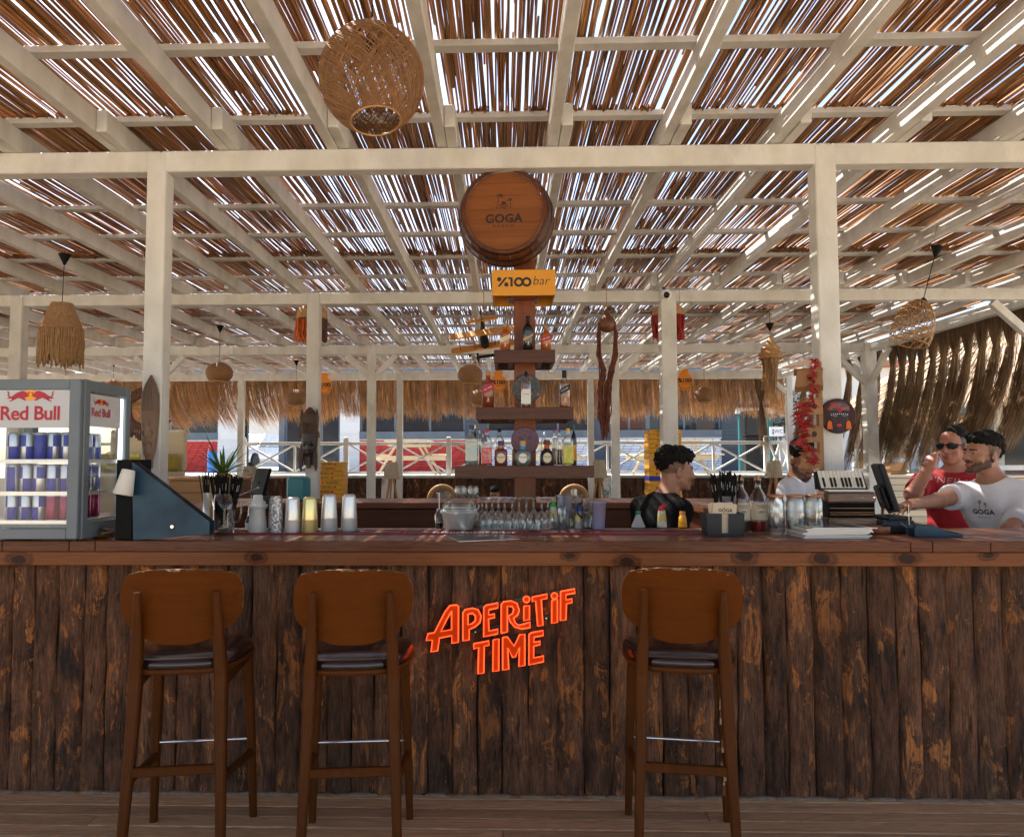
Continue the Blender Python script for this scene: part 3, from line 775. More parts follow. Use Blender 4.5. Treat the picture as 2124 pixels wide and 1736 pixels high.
# ------------------------------------------------------------------ bar stools
def make_stool():
    t = thing('bar_stool', 'x', 'bar stool')
    H = .715
    # back legs: curved, sweep from the floor up to the backrest
    for s in (-1, 1):
        b = MB()
        pts = [(s * .168, -.252, 0), (s * .160, -.226, .25), (s * .150, -.196, .50), (s * .146, -.182, .68), (s * .140, -.196, .80), (s * .134, -.232, .985)]
        ws = [.030, .034, .040, .044, .038, .022]; ds = [.030, .036, .044, .052, .040, .022]
        vs = []
        for (p, w, d) in zip(pts, ws, ds):
            c = .006
            for (dx, dy) in ((-w / 2 + c, -d / 2), (w / 2 - c, -d / 2), (w / 2, -d / 2 + c), (w / 2, d / 2 - c), (w / 2 - c, d / 2), (-w / 2 + c, d / 2), (-w / 2, d / 2 - c), (-w / 2, -d / 2 + c)):
                vs.append((p[0] + dx, p[1] + dy, p[2]))
        n = 8; k = len(pts)
        b.add(vs, [(i * n + j, i * n + (j + 1) % n, (i + 1) * n + (j + 1) % n, (i + 1) * n + j) for i in range(k - 1) for j in range(n)] + [tuple(range(n))[::-1], tuple(range((k - 1) * n, k * n))], 0)
        b.build('back_leg', STOOLV, t)
        b = MB()
        pts = [(s * .195, .235, 0), (s * .184, .215, .35), (s * .170, .180, H - .04)]
        ws = [.028, .033, .042]; vs = []
        for (p, w) in zip(pts, ws):
            c = .006
            for (dx, dy) in ((-w / 2 + c, -w / 2), (w / 2 - c, -w / 2), (w / 2, -w / 2 + c), (w / 2, w / 2 - c), (w / 2 - c, w / 2), (-w / 2 + c, w / 2), (-w / 2, w / 2 - c), (-w / 2, -w / 2 + c)):
                vs.append((p[0] + dx, p[1] + dy, p[2]))
        k = 3
        b.add(vs, [(i * n + j, i * n + (j + 1) % n, (i + 1) * n + (j + 1) % n, (i + 1) * n + j) for i in range(k - 1) for j in range(n)] + [tuple(range(n))[::-1], tuple(range((k - 1) * n, k * n))], 0)
        b.build('front_leg', STOOLV, t)
        b = MB(); b.bar((s * .158, -.215, .330), (s * .186, .222, .262), .020, .030, 0, bev=.004); b.build('side_rail', STOOLV, t)
        b = MB(); b.bar((s * .150, -.175, H - .055), (s * .168, .175, H - .045), .022, .062, 0, bev=.004); b.build('apron', STOOLV, t)
    b = MB(); b.bar((-.150, -.216, .365), (.150, -.216, .365), .022, .032, 0, bev=.004); b.build('back_rail', STOOLV, t)
    b = MB(); b.tube([(-.182, .212, .318), (.182, .212, .318)], .0065, 10); b.build('foot_bar', CHROME, t)
    for y in (.165,):
        b = MB(); b.bar((-.14, y, H - .05), (.14, y, H - .05), .022, .055, 0, bev=.004); b.build('apron', STOOLV, t)
    # seat: wooden ring and a domed leather pad, wider at the front
    def seat_outline(n, gx, gy):
        out = []
        for j in range(n):
            a = 2 * math.pi * j / n; ca, sa = math.cos(a), math.sin(a)
            x = math.copysign(abs(ca) ** .62, ca); y = math.copysign(abs(sa) ** .62, sa)
            w = .205 + .022 * y
            out.append((x * (w + gx), .003 + y * (.205 + gy)))
        return out
    def stack(b, levels, m, n=40):
        vs = []
        for (g, z) in levels:
            vs += [(x, y, z) for x, y in seat_outline(n, g, g)]
        k = len(levels)
        b.add(vs, [(i * n + j, i * n + (j + 1) % n, (i + 1) * n + (j + 1) % n, (i + 1) * n + j) for i in range(k - 1) for j in range(n)], m, True)
        b.add(vs[:n], [tuple(range(n))[::-1]], m); b.add(vs[-n:], [tuple(range(n))], m, True)
    b = MB(); stack(b, [(-.006, H - .028), (.004, H - .022), (.004, H - .010), (-.002, H - .006)], 0); b.build('seat_ring', STOOLV, t)
    b = MB(); stack(b, [(-.004, H - .006), (.000, H + .006), (-.004, H + .018), (-.018, H + .028), (-.050, H + .037), (-.100, H + .042), (-.150, H + .0435)], 0)
    sp = b.build('seat_pad', LEATHER, t)
    b = MB(); n = 40; o = seat_outline(n, -.001, -.001); b.tube([(x, y, H + .004) for x, y in o] + [(o[0][0], o[0][1], H + .004)], .0028, 6); b.build('piping', LEATHER, sp)
    # backrest: bent plywood with a soft superellipse outline
    nu, nv, th = 24, 16, .012
    F = []; Bk = []
    for j in range(nv + 1):
        v = -1 + 2 * j / nv
        for i in range(nu + 1):
            u = -1 + 2 * i / nu
            # square -> superellipse
            ex = u * (1 - abs(v) ** 3.2 * (.15 if v > 0 else .31)); ey = v * (1 - abs(u) ** 3.0 * (.17 if v > 0 else .29))
            x = ex * .212 * (1 + .03 * v); z = .928 + ey * .133
            y = -.228 + 1.25 * x * x - .05 * (z - .93)
            F.append((x, y - .006 - th / 2, z)); Bk.append((x, y - .006 + th / 2, z))
    N = (nu + 1) * (nv + 1)
    fs = []; 
    for j in range(nv):
        for i in range(nu):
            a = j * (nu + 1) + i; q = (a, a + 1, a + nu + 2, a + nu + 1)
            fs.append(q); fs.append(tuple(N + k for k in q[::-1]))
    b = MB(); b.add([(x, y + .028, z) for x, y, z in F + Bk], fs, 0, True)
    rim = [i for i in range(nu + 1)] + [j * (nu + 1) + nu for j in range(1, nv + 1)] + [nv * (nu + 1) + i for i in range(nu - 1, -1, -1)] + [j * (nu + 1) for j in range(nv - 1, 0, -1)]
    al = [(x, y + .028, z) for x, y, z in F + Bk]
    rv = [al[k] for k in rim] + [al[N + k] for k in rim]; m = len(rim)
    b.add(rv, [(k, m + k, m + (k + 1) % m, (k + 1) % m) for k in range(m)], 1)
    br = b.build('backrest', [STOOLW, WORN], t)
    rng = random.Random(4)
    b = MB()
    for k in range(9):          # chipped veneer along the top edge
        i = rng.randint(3, nu - 3); p = al[nv * (nu + 1) + i]
        w = rng.uniform(.006, .022); h = rng.uniform(.003, .008)
        pl = [(-w, .001), (w, .001), (w * .7, -h * .5), (w * .2, -h), (-w * .5, -h * .7)]
        M = face_cam((p[0], p[1] - .0007, p[2] - .001))
        b.flat(pl, M, 0)
    b.build('worn_patch', WORN, br)
    return t
stool = make_stool()
SG = 'brown bar stools along the counter'
def stool_pose(o, u0, u1, label):
    f = atz(u0, 1679, 0); r = at(u1, 1736, 2.69)
    ang = math.atan2(f.x - r.x, 3.19 - 2.69)
    o.location = ((f.x + r.x) / 2, 2.945, 0.001); o.rotation_euler = (0, 0, -ang)
    o['label'] = label; o['group'] = SG
stool_pose(stool, 437, 352, 'leftmost brown bar stool with oval plywood back, set apart left of the neon sign')
s2 = copy_tree(stool); stool_pose(s2, 757, 723, 'middle brown bar stool, directly left of the red neon sign')
s3 = copy_tree(stool); stool_pose(s3, 1398, 1434, 'brown bar stool right of the neon sign with the most chipped back edge'); s3.location.y += .05
b = MB()
rng = random.Random(8)
for k in range(26):
    u = rng.uniform(-.16, .16); z = 1.0595 - abs(u) ** 2.6 * 6.0 * .45
    w = rng.uniform(.006, .026); h = rng.uniform(.003, .009)
    M = face_cam((u, -.2135 + 1.25 * u * u, z - .003)); b.flat([(-w, .001), (w, .001), (w * .8, -h * .6), (w * .1, -h), (-w * .6, -h * .5)], M)
for k in range(7):
    z = .12 + k * .055; b.flat([(-.006, 0), (.006, .004), (.005, .05), (-.003, .055)], face_cam((.178 - .0006 * k + .006 * math.sin(k * 2), .170 + .012 * (1 - z), z)))
b.build('peeled_veneer', WORN, s3)

# ------------------------------------------------------------------ neon sign
NEON = mat('neon_edge', (1.0, 0.08, 0.018), (1.0, 0.10, 0.025), scale=20, rough=.4, spec=.1, emit=.55)
NFACE = mat('neon_face', (0.58, 0.045, 0.002), (0.52, 0.038, 0.002), scale=8, rough=.6, spec=.08, emit=.07)
def arc(cx, cy, r, n=18): return [(cx + r * math.cos(2 * math.pi * k / n), cy + r * math.sin(2 * math.pi * k / n)) for k in range(n)]
LET = [
 ([[(530, 480), (605, 474), (622, 490), (620, 870), (550, 880), (550, 800), (420, 825), (400, 960), (330, 972), (345, 848), (278, 850), (298, 778), (365, 768), (430, 640), (480, 545)], [(548, 540), (548, 735), (435, 755), (490, 640)]]),
 ([[(668, 560), (690, 524), (770, 508), (830, 525), (862, 590), (850, 660), (800, 705), (735, 735), (735, 845), (668, 856)], [(722, 572), (770, 562), (800, 590), (800, 640), (770, 670), (722, 685)]]),
 ([[(890, 500), (915, 476), (1040, 452), (1040, 505), (945, 525), (940, 580), (1005, 570), (1005, 608), (940, 622), (945, 750), (1040, 730), (1038, 780), (888, 812)]]),
 ([[(1075, 775), (1075, 470), (1100, 440), (1180, 430), (1240, 455), (1267, 530), (1250, 580), (1205, 615), (1225, 665), (1260, 690), (1320, 675), (1380, 655), (1380, 715), (1290, 728), (1215, 705), (1170, 650), (1150, 592), (1195, 565), (1208, 520), (1190, 490), (1140, 490), (1140, 760)]]),
 ([[(1315, 488), (1375, 480), (1375, 630), (1315, 642)]]), ([arc(1343, 415, 33)]),
 ([[(1405, 390), (1562, 358), (1560, 405), (1500, 418), (1518, 690), (1462, 700), (1440, 430), (1405, 440)]]),
 ([[(1612, 425), (1672, 415), (1672, 658), (1610, 670)]]), ([arc(1640, 378, 33)]),
 ([[(1705, 330), (1855, 303), (1858, 348), (1762, 365), (1762, 420), (1826, 408), (1826, 450), (1768, 462), (1762, 632), (1703, 642)]]),
 ([[(783, 885), (945, 855), (945, 900), (895, 912), (890, 1195), (828, 1205), (835, 925), (783, 940)]]),
 ([[(990, 845), (1050, 832), (1048, 1170), (985, 1180)]]),
 ([[(1090, 820), (1140, 812), (1212, 910), (1270, 790), (1325, 782), (1325, 1115), (1262, 1128), (1268, 925), (1225, 1025), (1195, 1030), (1145, 930), (1155, 1155), (1090, 1165)]]),
 ([[(1370, 785), (1395, 768), (1520, 745), (1520, 798), (1425, 815), (1420, 870), (1488, 858), (1486, 895), (1420, 912), (1420, 1035), (1525, 1015), (1525, 1075), (1368, 1110)]])]
YN = 3.385
c0 = at((1000 + 1070 * .2354) * .82969, (1400 + 750 * .2354) * .82969, YN)
neon = thing('neon_sign', 'red glowing neon sign with two lines of slanted letters on the dark slabs', 'neon sign', c0)
def nl(p):
    q = at((1000 + p[0] * .2354) * .82969, (1400 + p[1] * .2354) * .82969, YN) - c0; return (q.x, q.z)
MN = face_cam((0, 0, 0))
for loops in LET:
    lp = [[nl(p) for p in L] for L in loops]
    b = MB()
    def ccw(l): return l if sum(l[i][0] * l[(i + 1) % len(l)][1] - l[(i + 1) % len(l)][0] * l[i][1] for i in range(len(l))) > 0 else l[::-1]
    out = ccw(lp[0])
    if len(lp) > 1:
        inn = ccw(lp[1])[::-1]
        best = min(((i, j) for i in range(len(out)) for j in range(len(inn))), key=lambda ij: (out[ij[0]][0] - inn[ij[1]][0]) ** 2 + (out[ij[0]][1] - inn[ij[1]][1]) ** 2)
        i, j = best; out = out[:i + 1] + inn[j:] + inn[:j + 1] + out[i:]
    b.prism(out, face_cam((0, .012, 0)), .012)
    lt = b.build('letter', NFACE, neon)
    b = MB()
    for L in lp: b.tube([(x, -.002, z) for x, z in L] + [(L[0][0], -.002, L[0][1])], .0034, 6)
    b.build('neon_edge', NEON, lt)
for (p, q, w) in (((610, 790), (1690, 590), .016), ((640, 545), (1760, 330), .016), ((800, 900), (1500, 775), .014), ((850, 1130), (1500, 1030), .014)):
    b = MB(); a = nl(p); c = nl(q); b.bar((a[0], .019, a[1]), (c[0], .019, c[1]), .008, w); b.build('mounting_bar', GLOSSB, neon)
for (p) in ((800, 768), (1555, 622), (1290, 700)):
    b = MB(); a = nl(p); b.lathe([(.004, 0), (.004, .006)], 8, M=Matrix.Translation((a[0], .016, a[1])) @ Matrix.Rotation(R(90), 4, 'X')); b.build('screw', CHROME, neon)

# ------------------------------------------------------------------ drinks fridge
fc = atz(164, 1122.5, CT + .004)                       # front right foot
FW, FD, FH = .50, .43, px(343, fc.y)
fr = thing('drinks_fridge', 'grey glass-sided counter fridge full of slim blue and silver cans', 'fridge', (fc.x - FW / 2, fc.y, CT))
w2 = FW / 2; T = .048
b = MB()
for x in (-w2, w2 - T):
    for y in (.018, FD - T): b.box(x, x + T, y, y + T, .012, FH, 0, .004)
b.box(-w2 + .0015, w2 - .0015, .02, FD - .002, .012, .075); b.box(-w2 + .0015, w2 - .0015, .02, FD - .002, FH - .05, FH - .002)
b.build('cabinet', FRIDGE, fr)
b = MB(); b.box(-w2 + T, w2 - T, FD - .02, FD - .01, .07, FH - .05); b.build('back_panel', GLASS, fr)
b = MB()
for x in (-w2 + .04, w2 - .06):
    for y in (.05, FD - .06): b.box(x, x + .02, y, y + .02, 0, .013)
b.build('foot', BLACK, fr)
dr = None
b = MB(); z0, z1 = .014, FH - .004
D0 = -w2 + .003; D1 = w2 - .003
b.box(D0, D0 + T, -.016, .015, z0, z1, 0, .004); b.box(D1 - T, D1, -.016, .015, z0, z1, 0, .004)
b.box(D0 + T, D1 - T, -.0155, .0145, z0, z0 + .045, 0, .003); b.box(D0 + T, D1 - T, -.0155, .0145, z1 - .045, z1, 0, .003)
dr = b.build('door', FRIDGE, fr)
b = MB(); b.box(D0 + T, D1 - T, -.004, .000, z0 + .045, z1 - .045); b.build('door_glass', FGLASS, dr)
HZ0 = FH - px(104, fc.y); HZ1 = z1 - .046
HEADFILM = mat('header_panel', (0.60, 0.62, 0.64), (0.54, 0.56, 0.58), scale=3, rough=.5)  # pale header film in its own even colour
b = MB(); b.box(D0 + T, D1 - T, -.0105, -.0055, HZ0, HZ1); hp = b.build('header_panel', HEADFILM, dr)
b = MB(); b.box(w2 - .008, w2 - .004, T, FD - T, .07, FH - .05); b.build('side_glass', FGLASS, fr)
b = MB(); b.box(-w2 + .004, -w2 + .008, T, FD - T, .07, FH - .05); b.build('side_glass', FGLASS, fr)
b = MB(); b.box(w2 - .006, w2 - .002, T + .002, FD - T - .05, HZ0 + .01, HZ1 - .01); hs = b.build('header_panel', HEADFILM, fr)
def bull(b, M, s, flip, m):
    body = [(.04, .02), (.10, .09), (.22, .20), (.34, .24), (.46, .20), (.60, .15), (.72, .06), (.86, -.03), (1.0, -.06), (.97, -.10), (.84, -.09), (.76, -.13), (.64, -.12), (.52, -.06), (.40, -.10), (.28, -.16), (.16, -.20), (.20, -.13), (.26, -.06), (.14, -.02)]
    tail = [(.84, -.03), (.93, .08), (.90, .16), (.97, .22), (1.02, .20), (.96, .15), (.99, .06), (.90, -.05)]
    horn = [(.10, .09), (.03, .14), (.05, .20), (.13, .14)]
    leg = [(.66, -.10), (.78, -.20), (.92, -.22), (.90, -.18), (.80, -.15), (.74, -.08)]
    for pl in (body, tail, horn, leg): b.flat([((-x if flip else x) * s, y * s) for x, y in pl], M, m)
def bull_mark(par, M, s, name='print'):
    b = MB(); b.flat(arc(0, .06 * s, .24 * s, 24), M, 1, .0006)
    M2 = M @ Matrix.Translation((0, 0, .0012)); bull(b, M2, s * .98, False, 0); bull(b, M2, s * .98, True, 0)
    b.text('Red Bull', s * .80, M @ Matrix.Translation((0, -.72 * s, 0)), 0, 0, s * .018, 0, 1.0, .95, .0006)
    b.build(name, [REDP, YELP], par)
cx = (at(66, 850, fc.y).x - (fc.x - FW / 2))
sc_ = px(51, fc.y)
bull_mark(hp, face_cam((cx, -.0112, FH - px(38, fc.y))), sc_)
ms = frame((w2 - .0012, FD * .36, FH - px(46, fc.y)), (0, 1, 0), (0, 0, 1))
bull_mark(hs, ms, sc_ * .62)
LED = mat('led_strip', (0.95, 0.97, 1.0), (0.9, 0.93, 1.0), rough=.4, emit=1.2)
b = MB(); b.box(w2 - .020, w2 - .010, FD - T - .030, FD - T - .010, .09, FH - .06); b.build('light_strip', LED, fr)
for i, z in enumerate((.085, FH - px(241, fc.y), FH - px(173, fc.y))):
    b = MB(); b.box(-w2 + .012, w2 - .024, .03, FD - .03, z - .006, z); 
    b.build('shelf', [FGLASS], fr)
    b = MB(); b.box(-w2 + .012, w2 - .024, .026, .032, z - .012, z + .006); b.box(w2 - .024, w2 - .018, .03, FD - .03, z - .012, z + .006); b.build('shelf_edge', STEEL, fr)
canm = {}
def can(z, x, y, kind, par):
    if kind not in canm:
        b = MB(); n = 16; rr = .0265; hh = .124 if kind != 'p' else .118
        pr = [(rr * .82, 0), (rr, .006), (rr, hh * .5), (rr, hh - .012), (rr * .86, hh)]
        b.lathe(pr, n, m=0)
        f0 = 0
        for i in range(4):
            for j in range(n):
                if kind == 's' and i in (1, 2): b.m[f0] = 1 if ((j // 4) % 2) ^ (i == 2) else 0
                elif kind == 'b' and i in (1, 2): b.m[f0] = 1 if j % 8 < 6 else 0
                elif kind == 'p' and i in (1, 2): b.m[f0] = 2
                f0 += 1
        o = b.build('can', [SILVERP, BLUEP, PINKP], par); canm[kind] = o.data
    else:
        o = bpy.data.objects.new('can', canm[kind]); COL.objects.link(o); o.parent = par
    o.location = (x, y, z); o.rotation_euler = (0, 0, random.uniform(0, 6.28))
    return o
cid = 0
cans = []
for zi, z in enumerate((.0855, FH - px(241, fc.y) + .0005, FH - px(173, fc.y) + .0005)):
    for ix in range(2, 7):
        for iy in range(4):
            kd = ('p' if (ix > 4 or iy > 1 and ix > 3) else 's') if zi == 0 else ('s' if random.random() < .8 else 'b')
            can(z, -w2 + .045 + ix * .0595, .065 + iy * .075, kd, None)
            cans.append(COL.objects[-1])
lv = ('bottom', 'middle', 'top')
gi = 0
for zi in range(3):
    for ix in range(2, 7):
        for iy in range(4):
            o = cans[gi]; gi += 1
            o.location = Vector(fr.location) + o.location
            pk = o.data == canm.get('p')
            g = 'magenta cans' if pk else 'blue and silver cans'
            tag(o, ('slim magenta drink can' if pk else 'slim blue and silver drink can') + ', %s fridge shelf, %s row, %s from right' % (lv[zi], ('front', 'second', 'third', 'rear')[iy], ('first', 'second', 'third', 'fourth', 'fifth')[6 - ix]), 'can', '%s on the %s shelf of the fridge' % (g, lv[zi]))

# ------------------------------------------------------------------ wedge shaped stand with paper roll, bulb
p0 = atz(276, 1120, CT + .001)
YW = p0.y
wd = thing('wedge_stand', 'slate blue metal wedge stand with black back panel on the counter beside the fridge', 'stand', (p0.x, YW, CT + .001))
def wl(u, v): q = at(u, v, YW) - Vector((p0.x, YW, CT + .001)); return (q.x, max(q.z, 0))
b = MB(); side = [wl(274, 958), wl(434, 1082), wl(434, 1108), wl(276, 1120)]
b.prism(side, face_cam((0, .006, 0)), .006); b.build('side_panel', NAVY, wd)
b = MB(); b.prism(side, face_cam((0, .060, 0)), .006); b.build('side_panel', NAVY, wd)
a, c = side[0], side[1]
b = MB(); d = Vector((c[0] - a[0], 0, c[1] - a[1])); n_ = Vector((d.z, 0, -d.x)).normalized() * .004
b.prism([(a[0], a[1]), (c[0], c[1]), (c[0] - n_.x * 1.5, c[1] - abs(n_.z) * 1.5), (a[0], a[1] - .008)], face_cam((0, .054, 0)), .048); b.build('sloped_panel', CABLE, wd)
xl = wl(239, 957)[0]
b = MB(); b.box(xl, side[0][0] - .0005, .012, .19, .0, wl(255, 953)[1], 0, .003); b.build('back_box', CABLE, wd)
b = MB(); q = wl(358, 1092); b.lathe([(.010, 0), (.010, .006), (.007, .008)], 14, M=Matrix.Translation((q[0], 0, q[1])) @ Matrix.Rotation(R(90), 4, 'X')); b.build('lock_button', CHROME, wd)
q0 = at(268, 972, YW - .03); q1 = at(262, 1030, YW - .05)
cup = MB(); ax = (at(285, 1012, YW - .03) - at(278, 975, YW - .03))
A0 = at(262, 972, YW - .045); A1 = at(258, 1032, YW - .055)
A0 = at(267, 974, YW - .04); A1 = at(255, 1026, YW - .055)
dirv = (A1 - A0).normalized(); Lc = (A1 - A0).length
Mz = Matrix.Translation(A0) @ dirv.to_track_quat('Z', 'Y').to_matrix().to_4x4()
cup.lathe([(.0, 0), (.026, .001), (.028, .006), (.041, Lc), (.036, Lc + .001), (.034, Lc - .003), (.012, Lc - .004), (.012, Lc - .04), (0, Lc - .04)], 22, M=Mz, cap=False)
pr_ = tag(cup.build('paper_roll', PAPER), 'white paper roll hanging tilted from the black back of the wedge stand', 'paper roll')
bb = atz(214, 1116, CT); bt = thing('light_bulb', 'clear filament bulb lying on the counter between fridge and wedge stand', 'bulb', (bb.x, bb.y, CT + .022))
Mb = Matrix.Rotation(R(80), 4, 'Y') @ Matrix.Rotation(R(12), 4, 'X')
AMB = glass_mat('amber_glass', (.75, .52, .25), .9)
b = MB(); b.lathe([(.010, .055), (.014, .035), (.026, .005), (.030, -.02), (.022, -.045), (.0, -.058)][::-1], 18, M=Mb, cap=False); b.build('bulb_glass', AMB, bt)
b = MB(); b.lathe([(.0115, .054), (.0125, .060), (.0115, .066), (.0125, .072), (.0115, .078), (.006, .084)], 14, M=Mb); b.build('screw_cap', CHROME, bt)
b = MB(); b.tube([Mb @ Vector((.004 * math.sin(k), .004 * math.cos(k), -.03 + .007 * k)) for k in range(12)], .0008, 4); b.build('filament', GOLD, bt)
# ------------------------------------------------------------------ things on the counter
def on_bar(u, v): p = atz(u, v, CT); return p
def solid_lathe(name, prof, m, par, n=20, smooth=True, **k):
    b = MB(); b.lathe(prof, n, m=0, smooth=smooth, **k); return b.build(name, m, par)
# shakers
SH = 'metal cocktail shaker tins upside down in a row'
for (x0, x1, vt, vb, m, lab) in ((556, 587, 1032, 1106.5, HSTEEL, 'hammered steel shaker tin at the left end of the tin row'), (590, 624, 1034, 1106, STEEL, 'plain steel shaker tin between the hammered tin and the gold tin'),
                                 (625, 659, 1033, 1106, GOLD, 'gold coloured shaker tin in the middle of the tin row'), (665, 700, 1028, 1104, STEEL, 'tall steel shaker tin just right of the gold tin'), (707, 741, 1028, 1103, STEEL, 'tall steel shaker tin at the right end of the tin row')):
    p = on_bar((x0 + x1) / 2, vb); h = px(vb - vt, p.y); r = px((x1 - x0) / 2, p.y)
    t = thing('shaker_tin', lab, 'shaker tin', (p.x, p.y, CT + .0055), SH)
    solid_lathe('lower_cup', [(r * .97, 0), (r, .004), (r * .965, h * .34), (r * .985, h * .355)], m, t, 28)
    solid_lathe('upper_cup', [(r * .955, h * .355), (r * .96, h * .37), (r * .80, h * .93), (r * .76, h * .965), (r * .70, h * .975), (r * .66, h * .99), (r * .60, h)], m, t, 28)
# frosted shaker bottle
p = on_bar(534, 1106); s = p.y / FPX
t = thing('plastic_shaker', 'frosted plastic shaker bottle with collar, left of the shaker tins', 'shaker bottle', (p.x, p.y, CT + .0055))
solid_lathe('bottle_body', [(17.5 * s, 0), (18.5 * s, 2 * s), (18 * s, 20 * s), (15 * s, 46 * s), (17 * s, 50 * s), (20 * s, 52 * s), (20 * s, 57 * s), (17 * s, 58 * s)], FROST2, t, 24)
solid_lathe('cap', [(16 * s, 58 * s), (15.5 * s, 63 * s), (10.5 * s, 66 * s), (10 * s, 75 * s), (8 * s, 77 * s)], FROST2, t, 20)
p = on_bar(508, 1106); t = thing('dropper_bottle', 'tiny labelled bitters bottle with steel pourer beside the frosted shaker', 'bottle', (p.x, p.y + .05, CT))
solid_lathe('glass_body', [(7 * s, 0), (7 * s, 25 * s), (3 * s, 31 * s), (3 * s, 35 * s)], AMB, t, 14); solid_lathe('paper_label', [(7.3 * s, 6 * s), (7.3 * s, 20 * s)], PAPER, t, 14, cap=False); solid_lathe('pourer', [(2 * s, 35 * s), (1.2 * s, 46 * s), (.8 * s, 54 * s)], CHROME, t, 8)
# straw pitcher with ice
def straws(par, cx, cy, z0, z1, n, r0, r1, sr, seed, lean=(0, 0)):
    rng = random.Random(seed)
    mesh_list = []
    for k in range(n):
        a = rng.uniform(0, 6.283); q = math.sqrt(rng.random())
        p0 = Vector((cx + r0 * q * math.cos(a), cy + r0 * q * math.sin(a), z0)); hh = rng.uniform(-.012, .010)
        p1 = Vector((cx + lean[0] + r1 * q * math.cos(a), cy + lean[1] + r1 * .8 * q * math.sin(a), z1 + hh - .02 * q))
        b = MB(); b.tube([p0, p1], sr, 6); o = b.build('straw', CABLE, par)
        if k % 3 == 0:
            d = (p1 - p0).normalized(); c = p0.lerp(p1, .78)
            M = frame(c + Vector((0, -sr - .0005, 0)), d, (0, 0, 1) if abs(d.z) < .5 else (-1, 0, 0))
            b = MB(); x = -.016
            for j in range(6): w = rng.uniform(.002, .005); b.box(x, x + w, -.0012, .0012, 0, .0004, 0, 0, M); x += w + .0015
            b.build('straw_print', PAPER, o)
ICE = glass_mat('ice', (.93, .95, .96), .8, .35)
p = on_bar(464, 1107.5); s = p.y / FPX
t = thing('straw_pitcher', 'glass pitcher of crushed ice holding a fan of black straws', 'pitcher', (p.x, p.y, CT + .002))
b = MB(); b.lathe([(21 * s, 0), (22.5 * s, 4 * s), (22 * s, 14 * s), (22.5 * s, 50 * s), (26 * s, 83 * s), (25 * s, 83 * s), (21.5 * s, 50 * s), (20.5 * s, 8 * s), (0, 7 * s)], 26, cap=False); b.build('glass_body', GLASS, t)
b = MB(); b.tube([(25 * s, 0, 70 * s), (34 * s, 0, 66 * s), (36 * s, 0, 45 * s), (32 * s, 0, 28 * s), (22 * s, 0, 22 * s)], 2.4 * s, 8); b.build('handle', GLASS, t)
b = MB(); rng = random.Random(3)
for k in range(46):
    a = rng.uniform(0, 6.28); q = 18 * s * math.sqrt(rng.random()); b.ball((q * math.cos(a), q * math.sin(a), (10 + 22 * rng.random()) * s), rng.uniform(2.5, 5) * s, 5, 4)
tag(b.build('crushed_ice', ICE, t), kind='stuff')
straws(t, 0, 0, 20 * s, 124 * s, 64, 15 * s, 37 * s, .0030, 5)
# pineapple with leafy crown
p = Vector((at(463, 1000, 3.86).x, 3.86, CT)); s = 3.86 / FPX
t = thing('pineapple', 'pineapple with a spiky green crown behind the straw pitcher', 'pineapple', p)
PINEA = mat('pineapple_skin', (0.34, 0.19, 0.05), (0.18, 0.12, 0.03), scale=40, rough=.6, bump=.6, bscale=60)
b = MB(); b.lathe([(16 * s, 0), (24 * s, 15 * s), (27 * s, 50 * s), (25 * s, 90 * s), (15 * s, 116 * s), (5 * s, 120 * s)], 18); b.build('fruit', PINEA, t)
rng = random.Random(12)
def leaf(par, base, d, L, w, droop, m, name='leaf', nseg=6):
    d = Vector(d).normalized(); side = d.cross(Vector((0, 0, 1))); side = side.normalized() if side.length > .05 else Vector((1, 0, 0))
    vs = []; c = Vector(base); dd = d.copy()
    for k in range(nseg + 1):
        f = k / nseg; ww = w * (1 - f ** 1.8) * (.65 + .8 * f if f < .4 else 1.0)
        nn = side.cross(dd).normalized()
        vs += [c - side * ww + nn * ww * .35, c, c + side * ww + nn * ww * .35]
        dd = (dd + Vector((0, 0, -droop / nseg))).normalized(); c = c + dd * (L / nseg)
    fs = []
    for k in range(nseg):
        a = k * 3; fs += [(a, a + 1, a + 4, a + 3), (a + 1, a + 2, a + 5, a + 4)]
    b = MB(); b.add(vs, fs, 0, True); return b.build(name, m, par)
for k in range(30):
    a = k * 2.399; up = .25 + 1.9 * (k / 30); L = (62 + 34 * (k / 30)) * s
    leaf(t, (6 * s * math.cos(a), 6 * s * math.sin(a), (112 + 6 * k / 30) * s), (math.cos(a), math.sin(a), up), L * rng.uniform(.75, 1.05), 4.6 * s, 1.5 * (1 - k / 34), GREENL)
